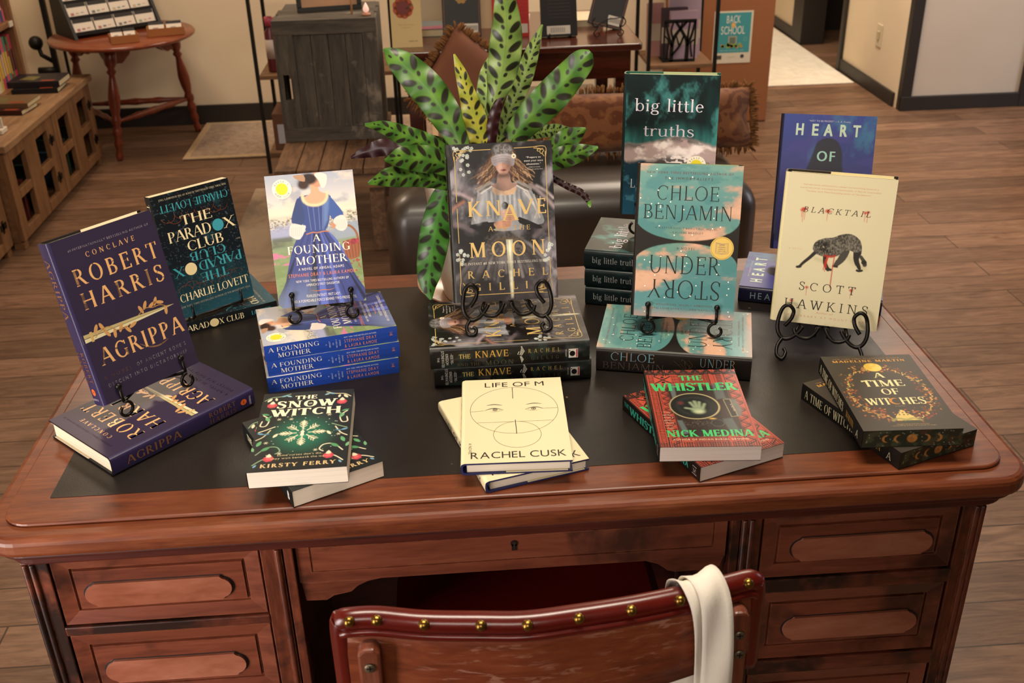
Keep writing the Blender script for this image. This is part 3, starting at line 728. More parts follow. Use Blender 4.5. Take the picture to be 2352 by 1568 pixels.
# ================================================================ BOOKS
class Book:
    """front cover faces -y, spine at x = 0, foot at z = 0, head at z = h"""
    def __init__(s, hard, w, h, t, front, spine_col, page_col='#d9cdb4', board_col='#151210', art=None, spine=None, mats=None, spine_cv=None, page_art=None, flap=None, round_=0.0012):
        s.hard, s.w, s.h, s.t = hard, w, h, t
        mats = mats or [M_PRINT, M_FOIL]
        mb = MB(); th = 0.0024 if hard else 0.0005; x0 = 0.0042 if hard else 0.0006; bl = round_ if hard else 0.0
        K = 28 if hard else 3
        def prof(q): return x0 * (2 * q - 1) ** 10 - bl * (1 - (2 * q - 1) ** 2)
        s.prof = prof
        outer = [(w, 0.0), (x0, 0.0)] + [(prof(k / K), t * k / K) for k in range(1, K)] + [(x0, t), (w, t)]
        inner = [(w, th), (x0 + th, th)] + [(prof(k / K) + th * 1.2, th + (t - 2 * th) * k / K) for k in range(1, K)] + [(x0 + th, t - th), (w, t - th)]
        n = len(outer); sc_, bc = lin(spine_col), lin(board_col)
        mid = lin(front) if isinstance(front, str) else tuple(front.A.reshape(-1, 3).mean(0))
        segc = [mid] + [sc_] * (n - 3) + [sc_]
        for i in range(n - 1):
            a, c = outer[i], outer[i + 1]
            mb.add([(a[0], a[1], 0), (c[0], c[1], 0), (c[0], c[1], h), (a[0], a[1], h)], [(0, 1, 2, 3)], segc[i], 0, 0 < i < n - 2)
            a2, c2 = inner[i], inner[i + 1]
            mb.add([(a2[0], a2[1], 0), (c2[0], c2[1], 0), (c2[0], c2[1], h), (a2[0], a2[1], h)], [(3, 2, 1, 0)], bc)
            for z in (0, h):
                mb.add([(a[0], a[1], z), (c[0], c[1], z), (c2[0], c2[1], z), (a2[0], a2[1], z)], [(0, 1, 2, 3)], bc)
        for (a, a2) in ((outer[0], inner[0]), (outer[-1], inner[-1])):
            mb.add([(a[0], a[1], 0), (a2[0], a2[1], 0), (a2[0], a2[1], h), (a[0], a[1], h)], [(0, 1, 2, 3)], bc)
        if flap:
            for y0 in (th, t - th - 0.0006): mb.box(w * .40, w - 0.006, y0 - .0001, y0 + 0.0006, 0.0, h, lin(flap))
        F = lambda L=1: (lambda x, z, d=0: (x, -0.00012 * L - d, z))
        s.F = F
        def S(L=1):   # along = metres from the head, up = fraction of thickness from the back cover side
            def g(al, up, d=0):
                q = 1 - up; return (prof(min(max(q, 0), 1)) - 0.00012 * L - 0.0003 - d, t * q, h - al)
            return g
        if not isinstance(front, str): front.grid(F(1), mb, x0, 0)
        if spine_cv is not None:   # canvas: u along the spine from the head, v across from the front cover
            cvs = spine_cv; al = np.linspace(0, h, cvs.nx); ac = np.linspace(0, 1, cvs.ny)
            v = [(prof(q) - 0.00012, t * q, h - a) for q in ac for a in al]; m_ = cvs.nx
            mb.add(v, [(j * m_ + i, (j + 1) * m_ + i, (j + 1) * m_ + i + 1, j * m_ + i + 1) for j in range(cvs.ny - 1) for i in range(m_ - 1)], [tuple(c) for c in cvs.A.reshape(-1, 3)], 0, True)
        if art: art(mb, F, w, h)
        if spine: spine(mb, S, t, h)
        s.cover = mb.mesh('cover', mats)
        mb = MB(); ins = 0.0035 if hard else 0.0004; pc = lin(page_col)
        mb.box(x0 + th + .0003, w - ins, th + 0.0001, t - th - 0.0001, ins, h - ins, pc)
        if page_art: page_art(mb, w, t, h)
        s.pages = mb.mesh('page_block', [M_PAGES, M_PRINT] if page_art else [M_PAGES])
    def put(s, mode, x, y, z, yaw, tilt, label, cat, group=None):
        yaw, tilt = R(yaw), R(tilt)
        if mode == 'stand': rot = Matrix.Rotation(yaw, 4, 'Z') @ Matrix.Rotation(-tilt, 4, 'X'); o = Vector((x, y, z))
        elif mode == 'up': rot = Matrix.Rotation(yaw, 4, 'Z') @ Matrix.Rotation(-PI / 2, 4, 'X'); o = Vector((x, y, z + s.t))
        else: rot = Matrix.Rotation(yaw, 4, 'Z') @ Matrix.Rotation(PI / 2, 4, 'Z') @ Matrix.Rotation(-PI / 2, 4, 'X'); o = Vector((x, y, z + s.t))
        r_ = thing('hardcover_book' if s.hard else 'paperback_book', label, cat, group=group, M=Matrix.Translation(o) @ rot)
        obj('cover', s.cover, None, r_); obj('page_block', s.pages, None, r_)
        return r_
# ================================================================ COVER ARTWORK
def liner(mb, F, w, h, lv=2):
    def L(s, u0, u1, vb, cap, sty, col, mi=0, **k): put(mb, s, u0 * w, u1 * w, h * (1 - vb), cap * h, sty, col, F(lv), mi, **k)
    return L
rng = random.Random(5)
GOLD = '#e8b478'

# ---- purple hardcover with a sword
def sword(mb, fn, P, w):      # P maps (u, v) -> cover metres
    lay = [0]
    def q(pts, c):
        lay[0] += 1; d_ = lay[0] * 3e-5; shape(mb, [P(*p) for p in pts], c, lambda x, y: fn(x, y, d_), 0)
    fn0 = fn; fn = lambda x, y, d=0: fn0(x, y, d + (2e-4 if lay[0] >= 4 else 0))
    q([(.0, .562), (.55, .572), (.86, .582), (.94, .589), (.0, .586)], '#b9ab78'); q([(.0, .586), (.94, .589), (.80, .597), (.5, .604), (.0, .610)], '#d8cfa6')
    q([(.0, .584), (.9, .5875), (.9, .5885), (.0, .5875)], '#4a3a24'); q([(.06, .556), (.085, .556), (.085, .616), (.06, .616)], '#c9a868')
    inkline(mb, [P(.10, .60), P(.17, .572), P(.25, .566), P(.31, .60), P(.38, .612), P(.46, .60)], .0010, '#c9985c', fn, 1)
    inkline(mb, [P(.55, .575), P(.64, .548), P(.72, .560), P(.80, .562), P(.87, .592)], .0010, '#c9985c', fn, 1)
    for u, v, a in ((.13, .552, 60), (.19, .553, 110), (.22, .600, -60), (.29, .618, -100), (.36, .600, 60), (.42, .625, -60), (.48, .612, 20), (.60, .546, 110), (.65, .530, 60), (.72, .542, 20), (.76, .530, 60), (.84, .605, -100), (.80, .545, -20)):
        c, s_ = math.cos(R(a)), math.sin(R(a)); pts = []
        for k in range(10):
            t = 2 * PI * k / 10; x, y = .0068 * math.cos(t), .0026 * math.sin(t); p = P(u, v); pts.append((p[0] + x * c - y * s_, p[1] + x * s_ + y * c))
        shape(mb, pts, '#d3a066', fn, 1)
def art_purple(mb, F, w, h):
    L = liner(mb, F, w, h, 1)
    L('#1 INTERNATIONALLY BESTSELLING AUTHOR OF', .15, .94, .083, .013, 'sans', '#d9cfd6', gap=.16)
    L('CONCLAVE', .29, .77, .142, .030, 'trajan', GOLD, 1, gap=.5)
    L('ROBERT', .12, .95, .285, .098, 'trajan', '#efb878', 1, gap=.22)
    L('HARRIS', .12, .94, .428, .098, 'trajan', '#efb878', 1, gap=.22)
    sword(mb, F(1), lambda u, v: (.005 + u * (w - .005), h * (1 - v)), w)
    L('AGRIPPA', .11, .96, .772, .102, 'trajan', '#efb878', 1, gap=.12)
    inkline(mb, [(.50 * w, h * .262), (.58 * w, h * .222), (.68 * w, h * .207), (.78 * w, h * .222)], .0022, '#efb878', F(1), 1, taper=True)
    L('A NOVEL', .08, .36, .858, .022, 'sans', '#9a6c45', gap=.6); L('OF ANCIENT ROME\'S', .41, .93, .858, .022, 'sans', '#e6dfe0', gap=.5)
    L('DESCENT INTO DICTATORSHIP', .10, .92, .908, .022, 'sans', '#e6dfe0', gap=.5)
def spine_purple(mb, S, t, h):
    fn = S(1)
    put(mb, 'AGRIPPA', .022, .108, .30, .42, 'trajan', '#80593a', fn, 1)
    mb.add([fn(a, u) for a, u in ((.132, .02), (.145, .02), (.145, .98), (.132, .98))], [(0, 1, 2, 3)], lin('#c9ba86'), 1)
    mb.add([fn(a, u) for a, u in ((.138, .02), (.139, .02), (.139, .98), (.138, .98))], [(0, 1, 2, 3)], lin('#3a2f20'))
    put(mb, 'ROBERT', .156, .202, .55, .26, 'trajan', '#7a5138', fn, 1, gap=.2); put(mb, 'HARRIS', .156, .202, .18, .26, 'trajan', '#6a4534', fn, 1, gap=.2)
    disc(mb, .216, .5, .0052, '#d8622c', fn, ry=.16); put(mb, 'R', .2145, .2175, .42, .16, 'slab', '#4a1a0a', S(2))
    put(mb, 'VARIABLE', .226, .229, .2, .5, 'sans', '#b9aebc', fn)
PURPLE = Book(True, .158, .236, .029, CV(.158, .236, 40).fill('#332a41'), '#2d2548', art=art_purple, spine=spine_purple, board_col='#100d12', flap='#d8ccae', mats=[M_GLOSS, M_FOIL])

# ---- dark teal paperback with mirrored title
def art_club(mb, F, w, h):
    L = liner(mb, F, w, h, 2)
    cr, te = '#e5d5a6', '#3c97a0'
    for (v0, sg) in ((.165, 1), (.80, -1)):
        for i in range(9):
            u = .16 + .085 * i; vv = v0 + sg * (.02 * math.sin(i * 1.9) + .018)
            inkline(mb, [(w * u + .012 * math.cos(a), h * (1 - vv) - sg * .009 * math.sin(a)) for a in (0, .6, 1.2, 1.9, 2.5, PI)], .0008, '#9c4f2c', F(1), smooth=2)
    L('NEW YORK TIMES BESTSELLING AUTHOR OF THE BOOKMAN\'S TALE', .10, .96, .047, .014, 'book', '#cfc3a0', rot=True)
    L('CHARLIE LOVETT', .08, .96, .142, .058, 'didone', te, rot=True, gap=.02)
    L('THE', .30, .70, .272, .075, 'didone', cr, gap=.02)
    L('PARAD', .10, .66, .385, .085, 'didone', cr, gap=-.02); L('X', .815, .97, .385, .085, 'didone', cr); disc(mb, .745 * w, h * (1 - .343), .0102, '#3b93a0', F(2))
    L('CLUB', .30, .78, .485, .078, 'didone', cr, gap=-.02)
    L('CLUB', .30, .78, .572, .070, 'didone', te, gap=-.02, rot=True)
    L('PARAD', .38, .96, .665, .078, 'didone', te, gap=-.02, rot=True); L('X', .06, .20, .665, .078, 'didone', te, rot=True); disc(mb, .285 * w, h * (1 - .625), .0105, '#dccb98', F(2))
    L('THE', .38, .74, .757, .072, 'didone', te, gap=.02, rot=True)
    L('CHARLIE LOVETT', .06, .97, .868, .062, 'didone', cr, gap=0)
    L('NEW YORK TIMES BESTSELLING AUTHOR OF THE BOOKMAN\'S TALE', .05, .97, .915, .014, 'book', '#b9b09a')
    L('A NOVEL', .93, .99, .50, .012, 'sans', '#a09a88')
def spine_club(mb, S, t, h):
    fn = S(1); put(mb, 'THE PARAD', .012, .089, .22, .5, 'didone', '#e0d1a4', fn, gap=0); disc(mb, .0975, .47, .0078, '#d8c592', fn, ry=.36); put(mb, 'X CLUB', .106, .150, .22, .5, 'didone', '#e0d1a4', fn, gap=0)
    put(mb, 'LOVETT', .163, .198, .3, .36, 'didone', '#3c97a0', fn, gap=0)
cv = CV(.14, .21, 120).vgrad([(0, '#0d1214'), (.55, '#0c151b'), (.8, '#123038'), (1, '#1d4a58')])
cv.blend(sstep(.62, .75, fbm(cv.U * 5, cv.V * 5, 4, 3)), '#1c4048', .5).blend(sstep(.80, .86, vnoise(cv.U * 70, cv.V * 70, 4)), '#53606a', .5)
CLUB = Book(False, .14, .21, .021, cv, '#0d1316', art=art_club, spine=spine_club, page_col='#d8c9a6')

# ---- blue historical paperback: woman seen from behind
def founding_canvas():
    c = CV(.134, .202, 190).vgrad([(0, '#9fa6b4'), (.10, '#b3b4ba'), (.2, '#c9c6c0'), (.29, '#dccfb8'), (.33, '#c7bfae'), (.42, '#9fa6ae'), (.46, '#8b96a2'), (.5, '#7f8c72'), (.62, '#76885c'), (.8, '#708453'), (1, '#7c8b66')])
    n = fbm(c.U * 3.2, c.V * 5, 5, 2)
    c.blend(sstep(.5, .68, n) * (c.V < .42), '#dac9b4', .8).blend(sstep(.55, .75, fbm(c.U * 4, c.V * 6, 5, 9)) * (c.V < .36), '#7f889c', .6)
    m = fbm(c.U * 22, c.V * 40, 3, 5); band = sstep(.30, .34, c.V / c.asp + .03 * (c.U - .4)) * sstep(.45, .41, c.V / c.asp)
    c.blend(band * sstep(.45, .55, m), '#6d675c', .9).blend(band * sstep(.58, .66, m), '#d9cbb2', .9).blend(band * sstep(.6, .7, fbm(c.U * 30, c.V * 30, 2, 8)), '#5d6a4c', .8)
    c.poly([(0, .40), (.34, .36), (.36, .46), (.0, .47)], '#9a9dbb', .03, .8)
    c.poly([(.72, .40), (1, .385), (1, .5), (.72, .52)], '#8e98a6', .02, .9)
    c.poly([(.02, .47), (.24, .465), (.25, .53), (.0, .545)], '#54564c', .02, .8)
    c.blend(sstep(.3, .7, fbm(c.U * 9, c.V * 22, 3, 6)) * (c.V / c.asp > .5), '#8a9a70', .5)
    c.blend(sstep(.55, .62, fbm(c.U * 14, c.V * 26, 3, 12)) * (c.V / c.asp > .58) * (c.V / c.asp < .68) * (c.U < .3), '#c46f92', .9)
    c.blend(sstep(.6, .66, fbm(c.U * 26, c.V * 30, 3, 14)) * (c.V / c.asp > .63) * (c.V / c.asp < .86) * (c.U > .78), '#9c3b40', .9)
    # skirt
    sk = [(.42, .43), (.60, .43), (.72, .50), (.82, .62), (.90, .78), (.97, 1.0), (.05, 1.0), (.12, .80), (.19, .64), (.28, .50)]
    c.poly(sk, '#39437c', None, 1, 4); P = c.sd([tuple(p) for p in catmull(sk, 4, True)])
    ang = np.arctan2(c.U - .51, c.V / c.asp - .30); f = fbm(ang * 9 + 3, c.V * .6, 3, 21)
    ins = sstep(.004, -.004, P)
    c.blend(ins * sstep(.52, .62, f), '#1c2038', .95).blend(ins * sstep(.40, .30, f), '#5a6ab4', .9).blend(ins * sstep(.70, .98, c.V / c.asp) * (c.U < .45), '#8796b4', .45)
    # basket
    c.line([(.80, .415), (.90, .42), (.965, .47), (.985, .54)], .025, '#8a5a3a')
    c.poly([(.80, .545), (.99, .525), (.985, .64), (.93, .67), (.84, .665)], '#8f563a', None, 1, 3)
    for k in range(5): c.line([(.82 + .04 * k, .55), (.84 + .033 * k, .66)], .008, '#5f3524', .8)
    for k in range(22): c.ell(.81 + .17 * rng.random(), .528 + .03 * rng.random(), .014, None, rng.choice(['#8a2c3c', '#a33a4a', '#6b2030']))
    # bodice, sleeves
    c.poly([(.36, .185), (.44, .165), (.62, .165), (.72, .185), (.70, .30), (.62, .44), (.41, .44), (.37, .30)], '#35467f', None, 1, 3)
    c.poly([(.36, .18), (.30, .25), (.255, .36), (.37, .385), (.41, .30)], '#31416f', None, 1, 3)
    c.poly([(.69, .18), (.78, .25), (.845, .335), (.73, .37), (.67, .28)], '#3c5694', None, 1, 3)
    for u0, u1 in ((.45, .46), (.51, .51), (.57, .56), (.62, .59)): c.line([(u0, .25), (u1, .43)], .006, '#93a2c4', .5)
    c.poly([(.63, .23), (.70, .20), (.66, .36), (.60, .43)], '#6a86b8', .02, .7)
    c.poly([(.25, .37), (.36, .385), (.41, .40), (.33, .49), (.24, .47), (.215, .44)], '#d7cac2', None, 1, 3)
    c.poly([(.73, .36), (.84, .335), (.88, .41), (.82, .455), (.74, .43)], '#dccdc2', None, 1, 3)
    for k in range(6): c.line([(.25 + .022 * k, .40), (.235 + .022 * k, .465)], .006, '#a89a98', .5); c.line([(.75 + .02 * k, .37), (.755 + .02 * k, .435)], .006, '#b09f9a', .5)
    c.poly([(.69, .38), (.74, .40), (.74, .42), (.70, .43)], '#b98668', None, 1, 2)
    # neck, shoulders, lace
    c.poly([(.50, .075), (.58, .075), (.60, .14), (.68, .17), (.66, .225), (.56, .245), (.45, .235), (.41, .185), (.50, .15)], '#cf9f80', None, 1, 3)
    c.line([(.405, .165), (.415, .205), (.46, .235), (.55, .245), (.63, .23), (.675, .195), (.685, .155)], .03, '#d8c79c', 1, .012)
    c.ell(.585, .055, .07, .085, '#c48f72'); c.ell(.49, .045, .10, .065, '#2a1f1c', .02); c.ell(.43, .085, .062, .055, '#3b261e', .02)
    c.poly([(.33, .012), (.44, .012), (.45, .06), (.40, .055), (.35, .035)], '#a88468', None, 1, 2)
    c.poly([(.56, .012), (.64, .005), (.70, .03), (.68, .10), (.63, .12), (.60, .06)], '#d8cec4', None, 1, 3)
    c.line([(.41, .457), (.47, .447), (.53, .452), (.60, .445), (.66, .45)], .012, '#b4764c')
    return c
def reese(mb, F, w, h, u, v, r):
    disc(mb, u * w, h * (1 - v), r, '#ece4cc', F(2)); disc(mb, u * w, h * (1 - v), r * .60, '#d9cc2e', F(3))
    for i, ch in enumerate("REESE'S"):
        a = R(145 - 110 * i / 6); x, y = u * w + r * .78 * math.cos(a), h * (1 - v) + r * .78 * math.sin(a)
        P, ww = layout(ch, 'sans'); c_, s_ = math.cos(a - PI / 2), math.sin(a - PI / 2); k = r * .17
        for p in P: mb.add([F(3)(x + ((px - ww / 2) * c_ - (py - .5) * s_) * k, y + ((px - ww / 2) * s_ + (py - .5) * c_) * k) for px, py in p], [tuple(range(len(p)))], lin('#4a4638'))
    for i, ch in enumerate("BOOK CLUB"):
        if ch == ' ': continue
        a = R(215 + 110 * i / 8); x, y = u * w + r * .80 * math.cos(a), h * (1 - v) + r * .80 * math.sin(a)
        P, ww = layout(ch, 'sans'); c_, s_ = math.cos(a + PI / 2), math.sin(a + PI / 2); k = r * .17
        for p in P: mb.add([F(3)(x + ((px - ww / 2) * c_ - (py - .5) * s_) * k, y + ((px - ww / 2) * s_ + (py - .5) * c_) * k) for px, py in p], [tuple(range(len(p)))], lin('#4a4638'))
def art_founding(mb, F, w, h):
    L = liner(mb, F, w, h); W_ = '#efe4cf'
    reese(mb, F, w, h, .185, .105, .0148)
    L('A', .47, .55, .515, .050, 'didone', W_); L('FOUNDING', .17, .88, .600, .060, 'didone', W_, gap=.06); L('MOTHER', .25, .83, .685, .060, 'didone', W_, gap=.06)
    L('A NOVEL OF ABIGAIL ADAMS', .27, .79, .728, .019, 'sans', W_, gap=.25); L('STEPHANIE DRAY & LAURA KAMOIE', .15, .92, .775, .025, 'sans', '#d67a4c', gap=.2)
    L('NEW YORK TIMES BESTSELLING AUTHORS OF', .23, .83, .818, .017, 'sans', '#e2dccf', gap=.16); L("AMERICA'S FIRST DAUGHTER", .34, .72, .850, .018, 'sans', '#e2dccf', gap=.14)
    inkline(mb, [(.38 * w, .118 * h), (.45 * w, .108 * h), (.52 * w, .113 * h), (.59 * w, .108 * h), (.66 * w, .118 * h)], .0012, '#b4764c', F(2), taper=True)
    L('FEARLESS PATRIOT. FIRST LADY.', .33, .72, .935, .020, 'sans', '#ddd8d0', gap=.12); L('AND A FORMIDABLE FORCE BEHIND TWO PRESIDENTS.', .16, .90, .970, .020, 'sans', '#ddd8d0', gap=.12)
def spine_founding(mb, S, t, h):
    fn = S(1); W_ = '#d9d6d2'
    put(mb, 'A FOUNDING', .006, .082, .56, .28, 'didone', W_, fn, gap=.04); put(mb, 'MOTHER', .019, .068, .17, .28, 'didone', W_, fn, gap=.04)
    for i, s_ in enumerate(('A', 'NOVEL', 'OF', 'ABIGAIL', 'ADAMS')):
        for k, ch in enumerate(s_):
            P, ww = layout(ch, 'sans'); m_ = len(s_)
            for p in P: mb.add([fn(.0925 + .0052 * i + (py - .5) * .0022 , .5 - (k - (m_ - 1) / 2) * -.085 + (px - ww / 2) * .075) for px, py in p], [tuple(range(len(p)))], lin('#b9c0d0'))
    put(mb, 'NEW YORK TIMES BESTSELLING AUTHORS', .120, .170, .76, .085, 'sans', '#c6ccd8', fn); put(mb, 'STEPHANIE DRAY', .120, .170, .46, .20, 'sans', '#c98468', fn, gap=.22); put(mb, '& LAURA KAMOIE', .120, .170, .14, .20, 'sans', '#c98468', fn, gap=.22)
    put(mb, '\u2014\u2014\u2014', .190, .195, .30, .5, 'sans', '#b0705c', fn); put(mb, 'W', .1905, .1945, .45, .25, 'slab', '#b0705c', fn)
FOUND = Book(False, .134, .202, .0262, founding_canvas(), '#1f3f94', art=art_founding, spine=spine_founding, page_col='#d6b98a', mats=[M_GLOSS, M_FOIL])

# ---- grey-black fantasy hardcover: blindfolded woman with sword
def knave_canvas():
    c = CV(.161, .240, 210).fill('#1b1717'); n = fbm(c.U * 3.5 + .3 * c.V, c.V * 3.0, 6, 31, .6)
    c.blend(sstep(.48, .70, n), '#57555a', .9).blend(sstep(.62, .80, n), '#86838a', .8).blend(sstep(.55, .72, fbm(c.U * 6, c.V * 3, 5, 37)), '#0e0c0c', .7)
    for a, e, cc, wd in (((.02, .20), (.26, .36), '#6d6568', .06), ((.05, .30), (.22, .35), '#a9999c', .03), ((.78, .27), (1, .42), '#a89b9d', .035), ((.84, .28), (.99, .36), '#c8bcbc', .018), ((.0, .43), (.14, .36), '#9a7060', .03), ((.04, .50), (.2, .54), '#74696c', .05), ((.80, .60), (1, .50), '#6a6164', .05)):
        c.line([a, ((a[0] + e[0]) / 2, (a[1] + e[1]) / 2 - .01), e], wd, cc, .8, .02)
    # hair
    c.ell(.53, .13, .13, .16, '#3a2820', .04, .9)
    for q in range(170):
        sgn = -1 if q % 2 else 1; u = .53 + sgn * (.05 + .06 * rng.random()); v = .045 + .10 * rng.random(); P = [(u, v)]; dr = .010 + .022 * rng.random(); ph = 6 * rng.random(); n_ = 6 + int(4 * rng.random())
        for t in range(n_): u += sgn * dr * (.4 + .9 * t / n_); v += .017; P.append((u + .014 * math.sin(ph + t * 1.7), v))
        c.line(P, .007, rng.choice(['#4a3428', '#6a4a38', '#85664c', '#35251d', '#a58664', '#b59a78', '#5a4032']), .85, .005, 3)
    # skirt folds
    for k in range(26):
        a = -1.0 + 2.0 * k / 25; c.line([(.53 + .05 * a, .56), (.53 + .28 * a, .66 + .03 * abs(a)), (.53 + .5 * a, .80 + .08 * rng.random())], .028, rng.choice(['#6d6a6b', '#4a4748', '#8b8888', '#2c2a2b', '#5a5758']), .75, .012)
    c.poly([(.34, .60), (.52, .55), (.70, .60), (.72, .72), (.34, .73)], '#33302f', .05, .8)
    n2 = vnoise(c.U * 60, c.V * 60, 3); c.blend(sstep(.06, -.02, c.sd([(.36, .60), (.68, .60), (.7, .71), (.35, .72)])) * sstep(.5, .6, n2), '#77716c', .5)
    # dress torso and sleeves
    c.poly([(.29, .285), (.40, .25), (.52, .27), (.66, .25), (.77, .285), (.84, .40), (.90, .50), (.84, .525), (.70, .50), (.66, .55), (.42, .55), (.36, .49), (.22, .505), (.20, .49), (.25, .40)], '#8d8f93', None, 1, 3)
    for k in range(16):
        u = .36 + .022 * k; c.line([(u, .30), (u + .01 * math.sin(k), .47)], .010, '#62646a' if k % 2 else '#b4b6ba', .6, .006)
    for s_ in (-1, 1):
        for k in range(6): c.line([(.53 + s_ * (.19 + .03 * k), .31 + .008 * k), (.53 + s_ * (.27 + .012 * k), .40), (.53 + s_ * (.33 - .01 * k), .48)], .012, rng.choice(['#6f6b69', '#8a8683', '#c9c4bd']), .6, .008)
        c.line([(.53 + s_ * .13, .255), (.53 + s_ * .24, .295)], .045, '#8a8580', 1, .008); c.line([(.53 + s_ * .13, .262), (.53 + s_ * .23, .30)], .014, '#4f4a46', .9, .005); c.line([(.53 + s_ * .12, .272), (.53 + s_ * .22, .312)], .008, '#d0cabf', .9, .004)
    c.poly([(.42, .275), (.53, .30), (.64, .275), (.62, .325), (.44, .325)], '#b49a80', None, 1, 2)
    # neck and face
    c.poly([(.48, .19), (.58, .19), (.60, .25), (.66, .265), (.53, .305), (.41, .265), (.46, .25)], '#8c7268', None, 1, 3)
    c.poly([(.455, .08), (.60, .08), (.605, .14), (.575, .185), (.53, .205), (.485, .185), (.455, .14)], '#b08d7e', None, 1, 3)
    c.ell(.53, .172, .026, .011, '#7d2a2c'); c.line([(.505, .172), (.555, .172)], .004, '#4a1618', 1, .003); c.line([(.533, .13), (.528, .155), (.54, .157)], .006, '#97705f', .8)
    c.ell(.528, .048, .095, .062, '#7c7a7a', .012); n3 = vnoise(c.U * 75, c.V * 75, 6); c.blend(sstep(.01, -.01, c.sd([(.44, .02), (.53, .0), (.62, .02), (.63, .075), (.43, .075)])) * sstep(.5, .6, n3), '#524c49', .8)
    c.poly([(.43, .085), (.53, .07), (.63, .085), (.64, .135), (.60, .15), (.53, .125), (.45, .145), (.425, .12)], '#9a9598', None, 1, 3)
    for v in (.09, .105, .12): c.line([(.44, v + .006), (.53, v - .006), (.625, v + .008)], .006, '#857b7c', .7)
    c.ell(.635, .088, .022, .022, '#ddd2bc'); c.ell(.635, .088, .008, .008, '#6a5a38')
    # arms, hands, sword
    c.poly([(.20, .505), (.42, .495), (.45, .515), (.42, .54), (.22, .535)], '#14110f', None, 1, 2); c.poly([(.66, .47), (.82, .52), (.88, .545), (.82, .55), (.66, .51)], '#1b1716', None, 1, 2)
    c.ell(.53, .395, .030, .036, '#151210'); c.ell(.53, .388, .010, .012, '#5b534d')
    c.poly([(.42, .50), (.52, .485), (.58, .49), (.57, .53), (.50, .54), (.43, .53)], '#ae8670', None, 1, 3); c.poly([(.49, .43), (.56, .42), (.62, .455), (.62, .49), (.53, .495), (.50, .47)], '#b78f78', None, 1, 3)
    for k in range(4): c.line([(.505 + .004 * k, .445 + .012 * k), (.58, .447 + .012 * k)], .004, '#6f4c3f', .8); c.line([(.50, .495 + .010 * k), (.57, .493 + .010 * k)], .004, '#6f4c3f', .7)
    c.poly([(.39, .615), (.45, .60), (.53, .595), (.62, .60), (.69, .61), (.62, .612), (.53, .612), (.45, .615)], '#5f5140', .008, 1)
    c.poly([(.525, .61), (.585, .61), (.578, .80), (.572, .99), (.548, .99), (.535, .80)], '#b9b6a0', .006, 1); c.line([(.557, .62), (.56, .98)], .010, '#e4e2c8', .9, .006)
    # little white flowers
    for u, v in [(.05 + .22 * rng.random(), .02 + .03 * rng.random()) for _ in range(9)] + [(.12 + .1 * rng.random(), .06 + .13 * rng.random()) for _ in range(10)] + [(.04 + .12 * rng.random(), .66 + .1 * rng.random()) for _ in range(12)] + [(.88 + .08 * rng.random(), .64 + .13 * rng.random()) for _ in range(12)]:
        for k in range(5): c.ell(u + .010 * math.cos(k * 1.257), v + .0068 * math.sin(k * 1.257), .0065, None, '#b9c0ba', .003)
        c.ell(u, v, .004, None, '#8a7a4a')
    # light and grain of the photograph printed on the cover
    g_ = fbm(c.U * 14, c.V * 9, 5, 131); c.A *= (.55 + .9 * g_)[..., None]
    c.blend(sstep(.56, .72, fbm(c.U * 7 + c.V, c.V * 3, 6, 133)) * np.maximum(sstep(.25, .02, c.U), sstep(.8, .98, c.U)), '#aaa6ac', .7)
    c.line([(.47, .26), (.44, .40), (.43, .5)], .03, '#4a4a50', .5, .03); c.line([(.66, .30), (.72, .40), (.76, .49)], .03, '#4f4f55', .5, .03); c.line([(.34, .30), (.30, .40), (.27, .49)], .04, '#c4c4c8', .45, .03); c.line([(.50, .33), (.52, .46)], .03, '#c9cacc', .4, .03)
    c.ell(.585, .15, .03, .07, '#6a4a40', .03, .6); c.ell(.53, .205, .06, .02, '#3a2822', .02, .7); c.ell(.50, .155, .025, .04, '#d3b4a4', .02, .5)
    c.blend(fbm(c.U * 4, c.V * 5, 4, 55) * sstep(.6, .9, c.V / c.asp), '#8c8285', .45)
    c.blend(sstep(.52, .68, fbm(c.U * 5, c.V * 4, 5, 58)) * sstep(.70, .85, c.V / c.asp), '#171313', .6); c.A = np.clip(c.A, 0, 1) ** 1.18
    return c
